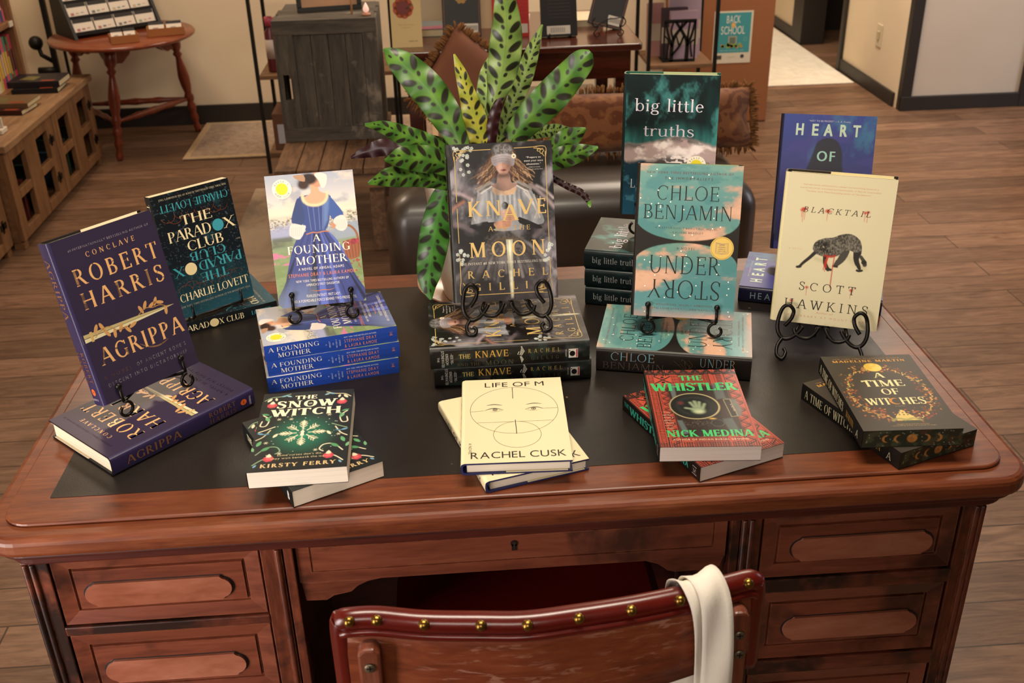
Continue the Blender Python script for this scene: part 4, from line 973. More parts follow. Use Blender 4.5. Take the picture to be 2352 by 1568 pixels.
def art_knave(mb, F, w, h):
    L = liner(mb, F, w, h, 3); G = '#ad9256'
    X = lambda u, v: (u * w, h * (1 - v))
    for a, e in (((.075, .075), (.075, .36)), ((.075, .40), (.075, .62)), ((.075, .69), (.075, .86)), ((.935, .065), (.935, .64)), ((.935, .74), (.935, .87)), ((.13, .042), (.42, .040)), ((.64, .038), (.86, .036)), ((.16, .955), (.86, .955))):
        inkline(mb, [X(*a), X(*e)], .0011, G, F(2), smooth=0)
    for su, sv, u, v, k in ((1, 1, .075, .042, 1), (-1, 1, .935, .037, 1), (1, -1, .075, .955, 1.35), (-1, -1, .935, .955, 1.35)):
        for P in ([(0, .09), (0, 0), (.13, 0)], [(.012, .075), (.03, .05), (.014, .03), (.04, .016), (.11, .008)], [(.02, .012), (.05, .03), (.045, .05), (.025, .055)], [(.03, .02), (.07, .018), (.075, .03), (.06, .036)]):
            inkline(mb, [X(u + su * a * k, v + sv * e * k * .8) for a, e in P], .0010, G, F(2), smooth=5)
    for s_, u0, u1 in (('K', .17, .31), ('N', .34, .50), ('A', .50, .65), ('V', .655, .80), ('E', .83, .92)):
        L(s_, u0, u1, .455 + (.035 if s_ == 'A' else 0), .095 if s_ != 'A' else .10, 'trajan', '#bea163')
    L('AND THE', .36, .76, .553, .030, 'trajan', '#a58a50', gap=.35); L('MOON', .17, .90, .715, .095, 'trajan', '#bea163', gap=.28)
    L('THE INSTANT #1 NEW YORK TIMES BESTSELLING SERIES', .08, .93, .762, .015, 'book', '#d5cfbf')
    L('RACHEL', .14, .91, .848, .048, 'trajan', '#ad9256', gap=.85); L('GILLIG', .19, .86, .930, .048, 'trajan', '#ad9256', gap=.8)
    for i, s_ in enumerate(('\u201cPrepare to', 'meet your next', 'obsession.\u201d')): L(s_, .73 + (.02 if i != 1 else 0), .91 - (.02 if i != 1 else 0), .105 + .021 * i, .011, 'sans', '#d5d0c8')
    L('\u2014REBECCA ROSS', .76, .88, .165, .007, 'sans', '#a8a29a'); L('on The Knight and the Moth', .735, .905, .178, .007, 'sans', '#a8a29a')
def spine_knave(mb, S, t, h):
    fn = S(1)
    for i, (s_, cp) in enumerate((('THE', .11), ('STONEWATER', .15), ('KINGDOM', .15), ('\u2014BOOK TWO\u2014', .10))):
        hh = .78 if i in (1,) else (.22 if i == 0 else .52); a0 = .0105 + .0062 * i + (.001 if i == 3 else 0); k = .0042 if i != 0 else .003
        P, ww = layout(s_, 'sans')
        for p in P: mb.add([fn(a0 + k * (py), .5 - hh / 2 + hh * (1 - px / ww)) for px, py in p], [tuple(range(len(p)))], lin('#b4b2a8'))
    put(mb, 'THE', .043, .060, .50, .20, 'trajan', '#c0a45c', fn, gap=.05); put(mb, 'KNAVE', .067, .117, .50, .30, 'trajan', '#bd9440', fn, gap=.12)
    put(mb, 'AND THE', .039, .075, .13, .16, 'trajan', '#4c4632', fn); put(mb, 'MOON', .082, .125, .12, .22, 'trajan', '#4f4a38', fn, gap=.2)
    inkline(mb, [(.131, .55), (.137, .90), (.141, .68), (.137, .5), (.131, .55)], .0009, '#cfcbb8', lambda x, y: fn(x, y), smooth=0)
    mb.add([fn(*p) for p in ((.1335, .52), (.137, .88), (.140, .68), (.1365, .52))], [(0, 1, 2, 3)], lin('#8d8b80')); mb.add([fn(*p) for p in ((.134, .45), (.137, .12), (.140, .3), (.1365, .48))], [(0, 1, 2, 3)], lin('#a5a294'))
    put(mb, 'RACHEL', .147, .195, .58, .18, 'trajan', '#9a8648', fn, gap=.7); put(mb, 'GILLIG', .151, .193, .25, .16, 'trajan', '#4b4531', fn, gap=.7)
    put(mb, 'FANTASY', .203, .2055, .3, .34, 'sans', '#c8c5ba', fn)
    mb.add([fn(*p) for p in ((.208, .24), (.222, .24), (.222, .66), (.208, .66))], [(0, 1, 2, 3)], lin('#cfccc0')); disc(mb, .2135, .44, .0042, '#15110f', S(2), ry=.125); disc(mb, .2095, .58, .0008, '#15110f', S(2), ry=.03)
    mb.add([fn(*p) for p in ((.2192, .26), (.2215, .26), (.2215, .64), (.2192, .64))], [(0, 1, 2, 3)], lin('#b5474a'))
sp = CV(.240, .0365, 150).fill('#151310'); sp.blend(sstep(.5, .75, fbm(sp.U * 14, sp.V * 14, 5, 61)), '#23302c', .9).blend(sstep(.6, .8, fbm(sp.U * 9, sp.V * 16, 5, 63)), '#4a4644', .6)
KNAVE = Book(True, .161, .240, .0362, knave_canvas(), '#171512', art=art_knave, spine=spine_knave, spine_cv=sp, board_col='#1a1712', page_col='#a89a78', flap='#4f4a34', mats=[M_GLOSS, M_FOIL])

# ---- dark sea hardcover
def sea_canvas():
    c = CV(.159, .241, 190).fill('#0d1a1a'); n = fbm(c.U * 3.2, c.V * 1.8, 6, 71, .6); r_ = 1 - np.abs(2 * fbm(c.U * 3.4 + .5, c.V * 2.0, 6, 73, .58) - 1)
    top = sstep(.55, .40, c.V / c.asp)
    c.blend(top * sstep(.45, .75, n), '#10302f', .8).blend(top * sstep(.70, .98, r_) * sstep(.45, .65, fbm(c.U * 7, c.V * 4, 5, 74)), '#4a9490', .6)
    edge = .455 + .03 * np.sin(c.U * 7 + .6) + .05 * (fbm(c.U * 6, c.V * 2, 4, 77) - .5); q = c.V / c.asp - edge
    tealb = sstep(-.14, -.01, q) * sstep(.02, -.005, q); c.blend(tealb * fbm(c.U * 16, c.V * 2.4, 4, 79), '#3f8a84', .85)
    c.blend(sstep(-.015, .02, q), '#a8938f', 1).blend(sstep(0, .03, q) * sstep(.40, .62, fbm(c.U * 5, c.V * 7, 5, 81)), '#e6dad4', 1).blend(sstep(-.01, .02, q) * sstep(.06, 0, q) * sstep(.5, .62, fbm(c.U * 9, c.V * 9, 4, 83)), '#22302f', .9)
    dk = sstep(.10, .16, q); c.blend(dk * sstep(.42, .56, fbm(c.U * 22, c.V * 30, 3, 85)), '#2a2a2d', .9)
    low = sstep(-.02, .01, c.V / c.asp - (.595 + .14 * c.U ** 1.1 + .02 * np.sin(c.U * 20))); c.blend(low, '#123240', 1).blend(low * sstep(.7, .98, c.V / c.asp), '#1d5068', .9).blend(low * sstep(.62, .72, fbm(c.U * 9, c.V * 9, 5, 87)), '#4d88a0', .5)
    return c
def art_sea(mb, F, w, h):
    L = liner(mb, F, w, h); L('big little', .12, .85, .252, .088, 'book', '#d6d0d8', gap=.03); L('truths', .22, .76, .425, .082, 'book', '#c3bcc6', gap=.03)
    reese(mb, F, w, h, .80, .625, .0165); L('L', .10, .155, .80, .062, 'book', '#cfcad2')
def spine_sea(mb, S, t, h): put(mb, 'big little truths', .014, .094, .36, .33, 'book', '#a3a5a4', S(1), gap=.05)
sp = CV(.241, .034, 120).fill('#0e1c1e'); sp.blend(sstep(.5, .75, fbm(sp.U * 9, sp.V * 12, 5, 91)), '#17403f', .9).blend(sstep(.66, .8, fbm(sp.U * 12, sp.V * 12, 5, 93)), '#3d6a6a', .5)
SEA = Book(True, .159, .241, .034, sea_canvas(), '#12282a', art=art_sea, spine=spine_sea, spine_cv=sp, board_col='#1f5548', page_col='#c9c29a', flap='#9fae88', mats=[M_GLOSS, M_FOIL])

# ---- teal sky hardcover, hourglass shape
def lens_mask(c):
    v = c.V / c.asp; x = np.abs(c.U - .5) / .5
    up = .345 + .145 * np.sqrt(np.clip(1 - x ** 2, 0, 1)); lo = .65 - .145 * np.sqrt(np.clip(1 - x ** 2, 0, 1))
    return sstep(.003, -.003, v - up) + sstep(-.003, .003, v - lo)
def sky_canvas():
    c = CV(.158, .236, 170).vgrad([(0, '#6a948a'), (.3, '#528584'), (.5, '#688c7c'), (.7, '#4e8080'), (1, '#5c8c8e')])
    n = fbm(c.U * 2.6 + .6 * c.V, c.V * 4.6, 6, 101, .56); c.blend(sstep(.50, .64, n), '#c39a80', .95).blend(sstep(.62, .74, n), '#d2a78a', .8).blend(sstep(.44, .34, n), '#427a7c', .7)
    c.blend(sstep(.93, 1, c.V / c.asp), '#c0968a', .6); m = np.clip(lens_mask(c), 0, 1); c.blend(1 - m, '#1d1915', 1)
    return c
def art_sky(mb, F, w, h):
    L = liner(mb, F, w, h); D = '#1d211d'
    L('NEW YORK TIMES BESTSELLING AUTHOR OF', .09, .91, .060, .014, 'sans', '#6d3527', gap=.3, shear=.1); L('THE IMMORTALISTS', .26, .72, .097, .016, 'sans', '#4d3528', gap=.3, shear=.1)
    L('CHLOE', .19, .79, .228, .092, 'thin', D, gap=.08); L('BENJAMIN', .07, .93, .352, .092, 'thin', D, gap=.04)
    L('"A RAPTUROUSLY BEAUTIFUL NOVEL."', .18, .82, .415, .012, 'sans', '#41463e', gap=.25); L('\u2014KALIANE BRADLEY', .33, .66, .443, .012, 'sans', '#41463e', gap=.25)
    L('A NOVEL', .41, .59, .548, .016, 'sans', '#2f352e', gap=.35); L('UNDER', .15, .84, .708, .118, 'thin', D, gap=.06); L('STORY', .15, .86, .872, .122, 'thin', D, gap=.06, rot=True)
    L('"WONDROUS, WILDLY AMBITIOUS,', .22, .80, .922, .012, 'sans', '#5c4238', gap=.25); L('AN EPIC LOVE STORY."\u2014ANN NAPOLITANO', .14, .88, .948, .012, 'sans', '#5c4238', gap=.2)
    r2 = random.Random(11)
    for k in range(54):
        u, v = .04 + .92 * r2.random(), .02 + .96 * r2.random()
        if abs(v - .495) < .15 * abs(u - .5) * 2: continue
        disc(mb, u * w, h * (1 - v), .0011, '#ece9dc', F(3), n=8)
    x, y = .845 * w, h * .472; disc(mb, x, y, .0178, '#d2b25c', F(3)); disc(mb, x, y, .0165, '#7a5a28', F(4), r0=.0161)
    for q in (.0095, .0078): inkline(mb, [(x - q, y + q * .9), (x - q, y - q * .8), (x, y - q), (x + q, y - q * .8), (x + q, y + q * .9), (x, y + q * .7), (x - q, y + q * .9)], .0004, '#6a5a80', F(4), smooth=0)
    for i, s_ in enumerate(('GOOD', 'MORNING', 'AMERICA', 'BOOK CLUB')): put(mb, s_, x - .0055 + .001 * (i == 0), x + .0055 - .001 * (i == 0), y + .0035 - .003 * i, .0018, 'sans', '#4a3f78', F(4))
def spine_sky(mb, S, t, h):
    fn = S(1); cols = ['#6f8a92', '#8a7f88', '#6d9aa5', '#a07c62', '#6f7f86']
    for s_, a0, a1, up, cp, st in (('CHLOE', .022, .090, .54, .34, 'thin'), ('BENJAMIN', .010, .105, .16, .30, 'thin'), ('UNDER', .158, .212, .50, .36, 'thin')):
        P, ww = layout(s_, st, .08); 
        for i, p in enumerate(P):
            k = p[0][0] / ww; cc = cols[int(k * 9) % 5]
            mb.add([fn(a0 + (a1 - a0) * px / ww, up + cp * py) for px, py in p], [tuple(range(len(p)))], lin(cc if up > .3 else '#544a42'), 0)
    r2 = random.Random(3)
    for k in range(5): inkline(mb, [(.118 + .034 * r2.random(), .2 + .6 * r2.random()) for _ in range(4)], .0005, '#5a4a34', fn)
SKY = Book(True, .158, .2355, .0395, sky_canvas(), '#1d1814', art=art_sky, spine=spine_sky, board_col='#1c1813', page_col='#2a2620', flap='#9aa67c', mats=[M_GLOSS, M_FOIL])

# ---- blue silhouette hardcover
def heart_canvas():
    c = CV(.161, .239, 120).vgrad([(0, '#23357c'), (.25, '#222d74'), (.5, '#2b2a66'), (.8, '#1c1c4c'), (1, '#15163a')]); n = fbm(c.U * 6 + 2 * c.V, c.V * 3 - c.U * 2, 6, 111)
    c.blend(sstep(.5, .75, n) * (c.U > .3), '#2f6a8c', .8).blend(sstep(.5, .7, fbm(c.U * 3, c.V * 8, 4, 113)), '#3a3580', .5)
    c.poly([(.36, .28), (.40, .20), (.50, .165), (.60, .185), (.66, .25), (.68, .36), (.70, .6), (.15, .62), (.22, .48), (.30, .40)], '#141327', .012, 1, 4)
    return c
def art_heart(mb, F, w, h):
    L = liner(mb, F, w, h); L('\u201cNOT TO BE MISSED!\u201d \u2014S. A. Cosby', .29, .73, .052, .012, 'sans', '#b4b2c0', gap=.1)
    for il, (du, dv) in enumerate(((0, 0), (.009, 0), (0, .006), (.009, .006))):
        L = liner(mb, F, w, h, 2 + il * .2)
        for s_, u0, u1 in (('H', .155, .24), ('E', .325, .40), ('A', .45, .55), ('R', .62, .70), ('T', .755, .84)): L(s_, u0 + du, u1 + du, .147 + dv, .080, 'sans', '#b0c4ac')
    for il, du in enumerate((0, .007)): L = liner(mb, F, w, h, 2 + il * .2); L('OF', .40 + du, .60 + du, .335, .072, 'sans', '#93bfb2', gap=.2)
def spine_heart(mb, S, t, h): put(mb, 'HEART', .020, .082, .30, .42, 'sans', '#74878f', S(1), gap=.3)
HEART = Book(True, .161, .239, .0285, heart_canvas(), '#14142c', art=art_heart, spine=spine_heart, board_col='#2a4a8c', page_col='#d0c4a4', flap='#d0c4a4', mats=[M_GLOSS, M_FOIL])

# ---- cream hardcover with a wolf
def wolf_canvas():
    c = CV(.162, .239, 210).fill('#cfc6a2'); g1, g2, bl = '#46433b', '#2d2a26', '#9a2418'
    fur = fbm(c.U * 110, c.V * 60, 2, 121); sh = fbm(c.U * 9, c.V * 9, 3, 122)
    c.line([(.36, .55), (.45, .57), (.5, .60)], .03, '#b9af88', .8, .02); c.line([(.62, .50), (.74, .565), (.8, .58)], .05, '#b5aa84', .6, .03)
    body = [(.33, .455), (.36, .43), (.42, .41), (.50, .40), (.57, .375), (.65, .368), (.72, .39), (.755, .43), (.76, .47), (.71, .485), (.66, .475), (.60, .485), (.55, .52), (.47, .525), (.41, .53), (.36, .51), (.325, .49)]
    c.poly(body, g1, None, 1, 4)
    c.poly([(.33, .46), (.37, .435), (.41, .425), (.44, .45), (.46, .49), (.44, .525), (.38, .525), (.335, .50)], g2, .006, .8, 3)
    c.poly([(.70, .44), (.755, .44), (.765, .49), (.75, .53), (.78, .585), (.765, .60), (.73, .57), (.70, .52)], g2, None, 1, 3)
    c.poly([(.60, .47), (.66, .47), (.63, .54), (.56, .59), (.53, .585), (.56, .53)], g1, None, 1, 3); c.line([(.79, .60), (.765, .605), (.745, .602)], .022, g2)
    c.line([(.35, .51), (.30, .55), (.25, .585), (.215, .615)], .036, g2, 1, None, 5, .35); c.line([(.225, .612), (.20, .617)], .026, g2)
    c.line([(.44, .52), (.45, .575), (.485, .615)], .036, g2); c.line([(.47, .612), (.51, .615)], .024, g2); c.line([(.53, .588), (.56, .59)], .022, g2)
    c.line([(.765, .51), (.80, .54), (.81, .56)], .030, g1, 1, None, 5, -.4); c.ell(.80, .545, .026, .022, g2)
    c.poly([(.40, .455), (.435, .415), (.45, .46)], '#1f1c18', None, 1); c.poly([(.43, .485), (.505, .505), (.50, .525), (.44, .515)], '#1a1714', None, 1, 2); c.ell(.418, .468, .006, .006, '#c4b98c')
    msk = sstep(.004, -.004, c.sd([tuple(p) for p in catmull(body, 3, True)])); c.blend(msk * sstep(.45, .65, sh), '#6b675b', .7).blend(msk * sstep(.5, .7, fur), '#8a8472', .55).blend(msk * sstep(.5, .3, fur), '#24211d', .55)
    # blood
    c.line([(.44, .525), (.50, .528), (.53, .520)], .022, bl, .9, .008)
    for P, wd in (([(.53, .52), (.525, .62), (.525, .735)], .010), ([(.47, .53), (.455, .58), (.46, .60)], .020), ([(.45, .55), (.44, .62)], .008), ([(.455, .60), (.455, .63)], .006)): c.line(P, wd, '#b03422', .9, .005)
    for u, v, l in ((.195, .225, .09), (.21, .225, .075), (.185, .235, .05), (.415, .225, .07), (.775, .215, .07), (.75, .22, .06), (.31, .745, .06), (.72, .735, .06), (.18, .845, .025)):
        c.line([(u, v), (u, v + l)], .007, '#bc4a35', .85, .004, taper=.6); c.ell(u, v + .004, .016, .012, '#b83a28', .010, .9)
    c.ell(.42, .235, .03, .012, '#b83a28', .012, .9); c.ell(.745, .725, .010, .006, '#c8705a', .008, .9)
    return c
def art_wolf(mb, F, w, h):
    L = liner(mb, F, w, h); pk = '#cf9c7c'
    for i, (a, e) in enumerate(((.17, .84), (.14, .87), (.20, .78))): L(('Fiercely eerie, hallucinatory, tender and unsettling novel of a', 'world mercurial, wounded and unnameable. A Master Storyteller', 'The New York Times bestselling author of The Unknown')[i], a, e, .075 + .021 * i, .010, 'sans', pk, shear=.2)
    L('BLACKTAIL', .19, .80, .250, .036, 'slab', '#2b2822', gap=.32, shear=.22); L('a novel', .10, .22, .500, .012, 'slab', pk, gap=.3, shear=.2)
    L('SCOTT', .235, .76, .770, .055, 'slab', '#2b2822', gap=.42); L('HAWKINS', .115, .90, .898, .062, 'slab', '#2b2822', gap=.35)
    L('Author of', .42, .58, .922, .012, 'sans', '#cb8f70', shear=.3); L('THE LIBRARY AT MOUNT CHAR', .12, .88, .955, .014, 'sans', '#cb9a7a', gap=.5)
def spine_wolf(mb, S, t, h): put(mb, 'BLACKTAIL', .03, .13, .35, .3, 'slab', '#2b2822', S(1), gap=.3)
WOLF = Book(True, .162, .239, .027, wolf_canvas(), '#cfc596', art=art_wolf, spine=spine_wolf, board_col='#221d16', page_col='#d8c9a0', flap='#d8cda0')

# ---- dark green paperback with a snowflake
def snow_canvas():
    c = CV(.1275, .196, 210).fill('#14191a'); d = np.sqrt(((c.U - .5) / .42) ** 2 + ((c.V / c.asp - .57) / .30) ** 2); c.blend(sstep(1.05, .15, d), '#12674e', .95).blend(sstep(.25, .0, d), '#2a9a72', .9)
    cr = '#d8cfae'; ce = (.5, .555)
    def sc_(P): return [(ce[0] + x, ce[1] + y / c.asp) for x, y in P]
    for k in range(8):
        a = PI / 4 * k + .0; L_ = .24 if k % 2 == 0 else .19; r_ = lambda x, y: (x * math.cos(a) - y * math.sin(a), x * math.sin(a) + y * math.cos(a))
        c.line(sc_([r_(.06, 0), r_(L_, 0)]), .016, cr, 1, None, 0, .7)
        for q, l in ((.10, .05), (.135, .055), (.17, .045), (.20, .03)):
            if q > L_ - .02: continue
            for s_ in (-1, 1): c.line(sc_([r_(q, 0), r_(q + l * .8, s_ * l * .7)]), .012, cr, 1, None, 0, .7)
        if k % 2 == 0: c.poly(sc_([r_(.13, 0), r_(.19, .022), r_(.25, 0), r_(.19, -.022)]), cr)
    c.ell(ce[0], ce[1], .055, None, '#1a5a48'); c.poly(sc_([(-.02, .055), (-.012, 0), (-.02, -.02), (0, -.055), (.02, -.02), (.012, 0), (.02, .055)]), '#e4dcc0')
    r2 = random.Random(8)
    for k in range(40):
        u, v = .15 + .7 * r2.random(), .33 + .5 * r2.random(); c.ell(u, v, .004 + .004 * r2.random(), None, '#b9c4b0', None, .8)
    for u, v in ((.23, .365), (.36, .37), (.76, .34), (.30, .80), (.66, .78), (.88, .60), (.14, .66)):
        for k in range(3): a = k * PI / 3; c.line(sc_([(u - ce[0] + .022 * math.cos(a), (v - ce[1]) * c.asp + .022 * math.sin(a)), (u - ce[0] - .022 * math.cos(a), (v - ce[1]) * c.asp - .022 * math.sin(a))]), .006, cr, .9, None, 0)
    def leaf(u, v, a, l, col): 
        c.poly([(u + (x * math.cos(R(a)) - y * math.sin(R(a))), v + (x * math.sin(R(a)) + y * math.cos(R(a))) / c.asp) for x, y in ((0, 0), (l * .5, l * .22), (l, 0), (l * .5, -l * .22))], col, None, 1, 2)
    for m_ in (0, 1):
        X = (lambda u: 1 - u) if m_ else (lambda u: u); A = (lambda a: 180 - a) if m_ else (lambda a: a)
        for P in ([(.03, .10), (.10, .06), (.20, .05), (.30, .02)], [(.05, .30), (.12, .36), (.10, .44), (.04, .44), (.05, .38)], [(.03, .62), (.10, .58), (.16, .50)], [(.06, .80), (.16, .72), (.26, .72), (.30, .77), (.26, .80)], [(.05, .92), (.14, .86), (.24, .85)], [(.04, .52), (.10, .50), (.2, .46)]):
            c.line([(X(u), v) for u, v in P], .014, rng.choice([cr, '#c4ba94', '#7f9a78']), 1)
        for u, v in ((.12, .17), (.20, .855)):
            for k in range(7): c.ell(X(u) + .03 * math.cos(k * .9), v + .018 * math.sin(k * .9), .026, None, '#b8404a', .004)
            c.ell(X(u), v, .03, .022, '#cf5a60'); c.poly([(X(u - .03), v - .02), (X(u), v - .06), (X(u + .03), v - .02)], '#d8cdb0', None, 1, 2)
        for u, v, a, l, col in ((.06, .12, -60, .09, cr), (.16, .11, -100, .07, cr), (.03, .28, 20, .09, '#4d8a5c'), (.08, .33, 60, .10, '#6aa070'), (.14, .31, 120, .07, '#4d8a5c'), (.05, .70, -70, .11, '#5a9a68'), (.10, .76, -40, .12, '#4d8a5c'), (.03, .76, -110, .09, '#6aa070'), (.20, .055, -20, .08, '#6d9aa8'), (.26, .04, 30, .07, '#86adb8'), (.10, .55, -160, .08, '#5c8ea8'), (.16, .545, -190, .07, '#46788f'), (.2, .60, -60, .09, cr), (.06, .95, -60, .06, '#6d9ab0')):
            leaf(X(u), v, A(a), l, col)
    return c
def art_snow(mb, F, w, h):
    L = liner(mb, F, w, h); cr = '#e6dcbc'
    L('THE', .36, .60, .105, .052, 'wedge', cr, gap=.05); L('SNOW', .17, .82, .215, .092, 'wedge', cr, gap=.06); L('WITCH', .13, .88, .325, .092, 'wedge', cr, gap=.04)
    disc(mb, .537 * w, h * .828, .004, '#14191a', F(3), n=10); disc(mb, .537 * w, h * .828, .0028, cr, F(3), n=8)
    L("Some curses don't die,", .28, .74, .832, .020, 'sans', '#c8b98c', gap=.04); L('they wait beneath the ice...', .22, .80, .868, .020, 'sans', '#c8b98c', gap=.04); L('KIRSTY FERRY', .13, .88, .958, .042, 'wedge', '#c9ae7c', gap=.2)
def spine_snow(mb, S, t, h):
    put(mb, 'THE SNOW WITCH', .02, .12, .3, .4, 'wedge', '#d8cfae', S(1)); put(mb, 'B', .180, .188, .25, .5, 'wedge', '#d8d4cc', S(1))
SNOW = Book(False, .1275, .196, .0246, snow_canvas(), '#14191a', art=art_snow, spine=spine_snow, page_col='#ece2d0', mats=[M_GLOSS, M_FOIL])

# ---- cream hardcover with drawn circles
def art_face(mb, F, w, h):
    L = liner(mb, F, w, h); K = '#241f1a'
    L('LIFE OF M', .22, .83, .105, .058, 'sans', K, gap=.02); L('RACHEL CUSK', .08, .96, .952, .068, 'sans', K, gap=0)
    disc(mb, .505 * w, h * .60, .0618, '#5a5346', F(2), n=72, r0=.0612); disc(mb, .52 * w, h * .305, .0325, '#5a5346', F(2), n=56, r0=.0319)
    for a, e, t_ in (((.5, .118), (.5, .262), .0009), ((.078, .412), (.21, .405), .0006), ((.80, .395), (.93, .397), .0006), ((.14, .548), (.875, .545), .0005), ((.51, .525), (.515, .69), .0010)):
        inkline(mb, [(a[0] * w, h * (1 - a[1])), (e[0] * w, h * (1 - e[1]))], t_, K, F(2), smooth=0)
    for u, s_ in ((.315, 1), (.70, -1)):
        X = lambda a, e: ((u + a * s_) * w, h * (1 - .392 - e))
        inkline(mb, [X(-.10, .012), X(-.04, -.010), X(.02, -.012), X(.09, .010)], .0016, K, F(2), taper=True)
        inkline(mb, [X(-.05, .022), X(.0, .028), X(.05, .020), X(.09, .010)], .0006, K, F(2), taper=True); disc(mb, *X(.005, .004), .0034, '#3a342c', F(2), n=16, r0=.0022); disc(mb, *X(.005, .004), .0013, K, F(2), n=10)
        inkline(mb, [X(-.08, -.052), X(.0, -.062), X(.08, -.048)], .0016, K, F(2), taper=True)
    P, ww = layout('A NOVEL', 'sans', .05)
    for p in P: mb.add([F(2)(.065 * w + .0042 * py, h * (1 - .78) - .0265 * px / ww) for px, py in p], [tuple(range(len(p)))], lin(K))
def spine_face(mb, S, t, h): put(mb, 'LIFE OF M', .04, .115, .3, .42, 'sans', '#2b2620', S(1)); put(mb, 'RACHEL CUSK', .125, .20, .3, .42, 'sans', '#2b2620', S(1))
FACE = Book(True, .1445, .2165, .0178, CV(.1445, .2165, 30).fill('#d6cba4'), '#d8cca4', art=art_face, spine=spine_face, board_col='#262a55', page_col='#e0d6c4', flap='#cfc6a6')

# ---- red patterned paperback with a camera
def red_canvas():
    c = CV(.133, .203, 210).fill('#a2402e'); K = '#23120f'; u, v = c.U, c.V
    def strip(u0, u1, m): c.blend(((u > u0) & (u < u1)) * m, K, .95)
    tri = lambda x: np.abs((x % 1) - .5) * 2
    z1 = np.abs(tri(v * 9) - (u - .14) / .08) < .16; strip(.14, .22, z1); strip(.14, .22, np.abs(tri(v * 9 + .25) - (u - .14) / .08) < .08)
    strip(.0, .02, np.ones_like(u)); strip(.03, .10, ((v * 34) % 1 < .5) & (np.abs((u - .065) / .035) < .8) & ~((np.abs((v * 34) % 1 - .25) < .13) & (np.abs(u - .065) < .014)))
    strip(.105, .115, np.ones_like(u)); strip(.225, .235, np.ones_like(u)); strip(.125, .135, (v * 60) % 1 < .5)
    zr = np.abs(tri(v * 7) - (u - .87) / .10) < .14; strip(.87, .97, zr); strip(.87, .97, np.abs(tri(v * 7 + .22) - (u - .87) / .10) < .07); strip(.855, .862, np.ones_like(u)); strip(.975, .985, (v * 50) % 1 < .5)
    strip(.76, .84, ((v * 30) % 1 < .45) & (np.abs(u - .80) < .03)); strip(.745, .75, np.ones_like(u)); strip(.60, .70, ((u * 90) % 1 < .45)); strip(.25, .36, ((u * 80) % 1 < .4) & ((v * 16) % 1 < .7)); strip(.36, .60, ((u * 60) % 1 < .4) ^ ((v * 40) % 1 < .4))
    top = v < .075 * c.asp; c.blend(top * (np.abs(tri(u * 8) - v / (.075 * c.asp)) < .3), K, .95); c.blend((v > .035 * c.asp) & (v < .065 * c.asp), K, .9)
    bot = v > .945 * c.asp; c.blend(bot * ((u * 40) % 1 < .5), K, .8)
    for uu in (.14,): 
        d = np.abs(np.abs(u - .19) / .09 - np.abs(v / c.asp - .14) / .05); c.blend((u > .10) & (u < .28) & (v / c.asp > .085) & (v / c.asp < .20), '#b04a34', 1); c.blend((u > .10) & (u < .28) & (v / c.asp > .085) & (v / c.asp < .20) & (d < .16), K, .95); c.ell(.19, .105, .02, .02, K); c.ell(.19, .175, .02, .02, K)
    # camera
    c.poly([(.20, .24), (.86, .22), (.88, .86), (.24, .90)], '#191412', .03, .96); c.poly([(.24, .20), (.30, .20), (.29, .44), (.25, .44)], '#5a6262', .01, .9); c.poly([(.70, .20), (.80, .20), (.80, .40), (.70, .42)], '#4f5654', .015, .9)
    c.poly([(.78, .40), (.90, .42), (.93, .55), (.90, .64), (.80, .64)], '#59605a', .02, .9); c.poly([(.775, .42), (.835, .42), (.86, .63), (.80, .64)], '#15100e', .004, 1)
    for P in ([(.77, .42), (.84, .42), (.865, .635), (.80, .645), (.77, .42)],): c.line(P, .008, '#8d7f58', 1, None, 0)
    c.poly([(.24, .68), (.29, .68), (.33, .84), (.27, .85)], '#55605e', .012, .9); c.poly([(.70, .67), (.80, .66), (.84, .84), (.74, .85)], '#46504e', .012, .9)
    c.ell(.455, .50, .262, .262, '#8d815e', .006); c.ell(.455, .50, .252, .252, '#b7a878', .004); c.ell(.452, .50, .245, .245, '#14110f', .006); c.ell(.452, .50, .19, .19, '#1d201e', .02); c.ell(.452, .50, .150, .150, '#0e0d0c', .03)
    c.ell(.60, .665, .03, .012, '#c7a24a', .012); c.ell(.64, .72, .066, .066, '#57504c', .004); c.ell(.64, .72, .060, .060, '#1b1614', .004); c.ell(.32, .46, .03, .03, '#6a2a2a', .02, .7)
    gl = '#8a9a7a'; c.ell(.48, .555, .062, .062, gl, .035, .9)
    for P in ([(.43, .54), (.36, .525)], [(.45, .51), (.42, .455)], [(.475, .505), (.465, .44)], [(.50, .51), (.51, .45)], [(.53, .53), (.56, .475)]): c.line([P[0], ((P[0][0] + P[1][0]) / 2, (P[0][1] + P[1][1]) / 2), P[1]], .030, gl, .85, .016)
    c.ell(.49, .575, .04, .03, '#b9c09a', .03, .8); c.blend(sstep(.62, .7, vnoise(u * 90, v * 90, 5)) * sstep(.07, 0, np.abs(v / c.asp - .72)) * sstep(.2, .1, np.abs(u - .45)), '#6a5f56', .5)
    return c
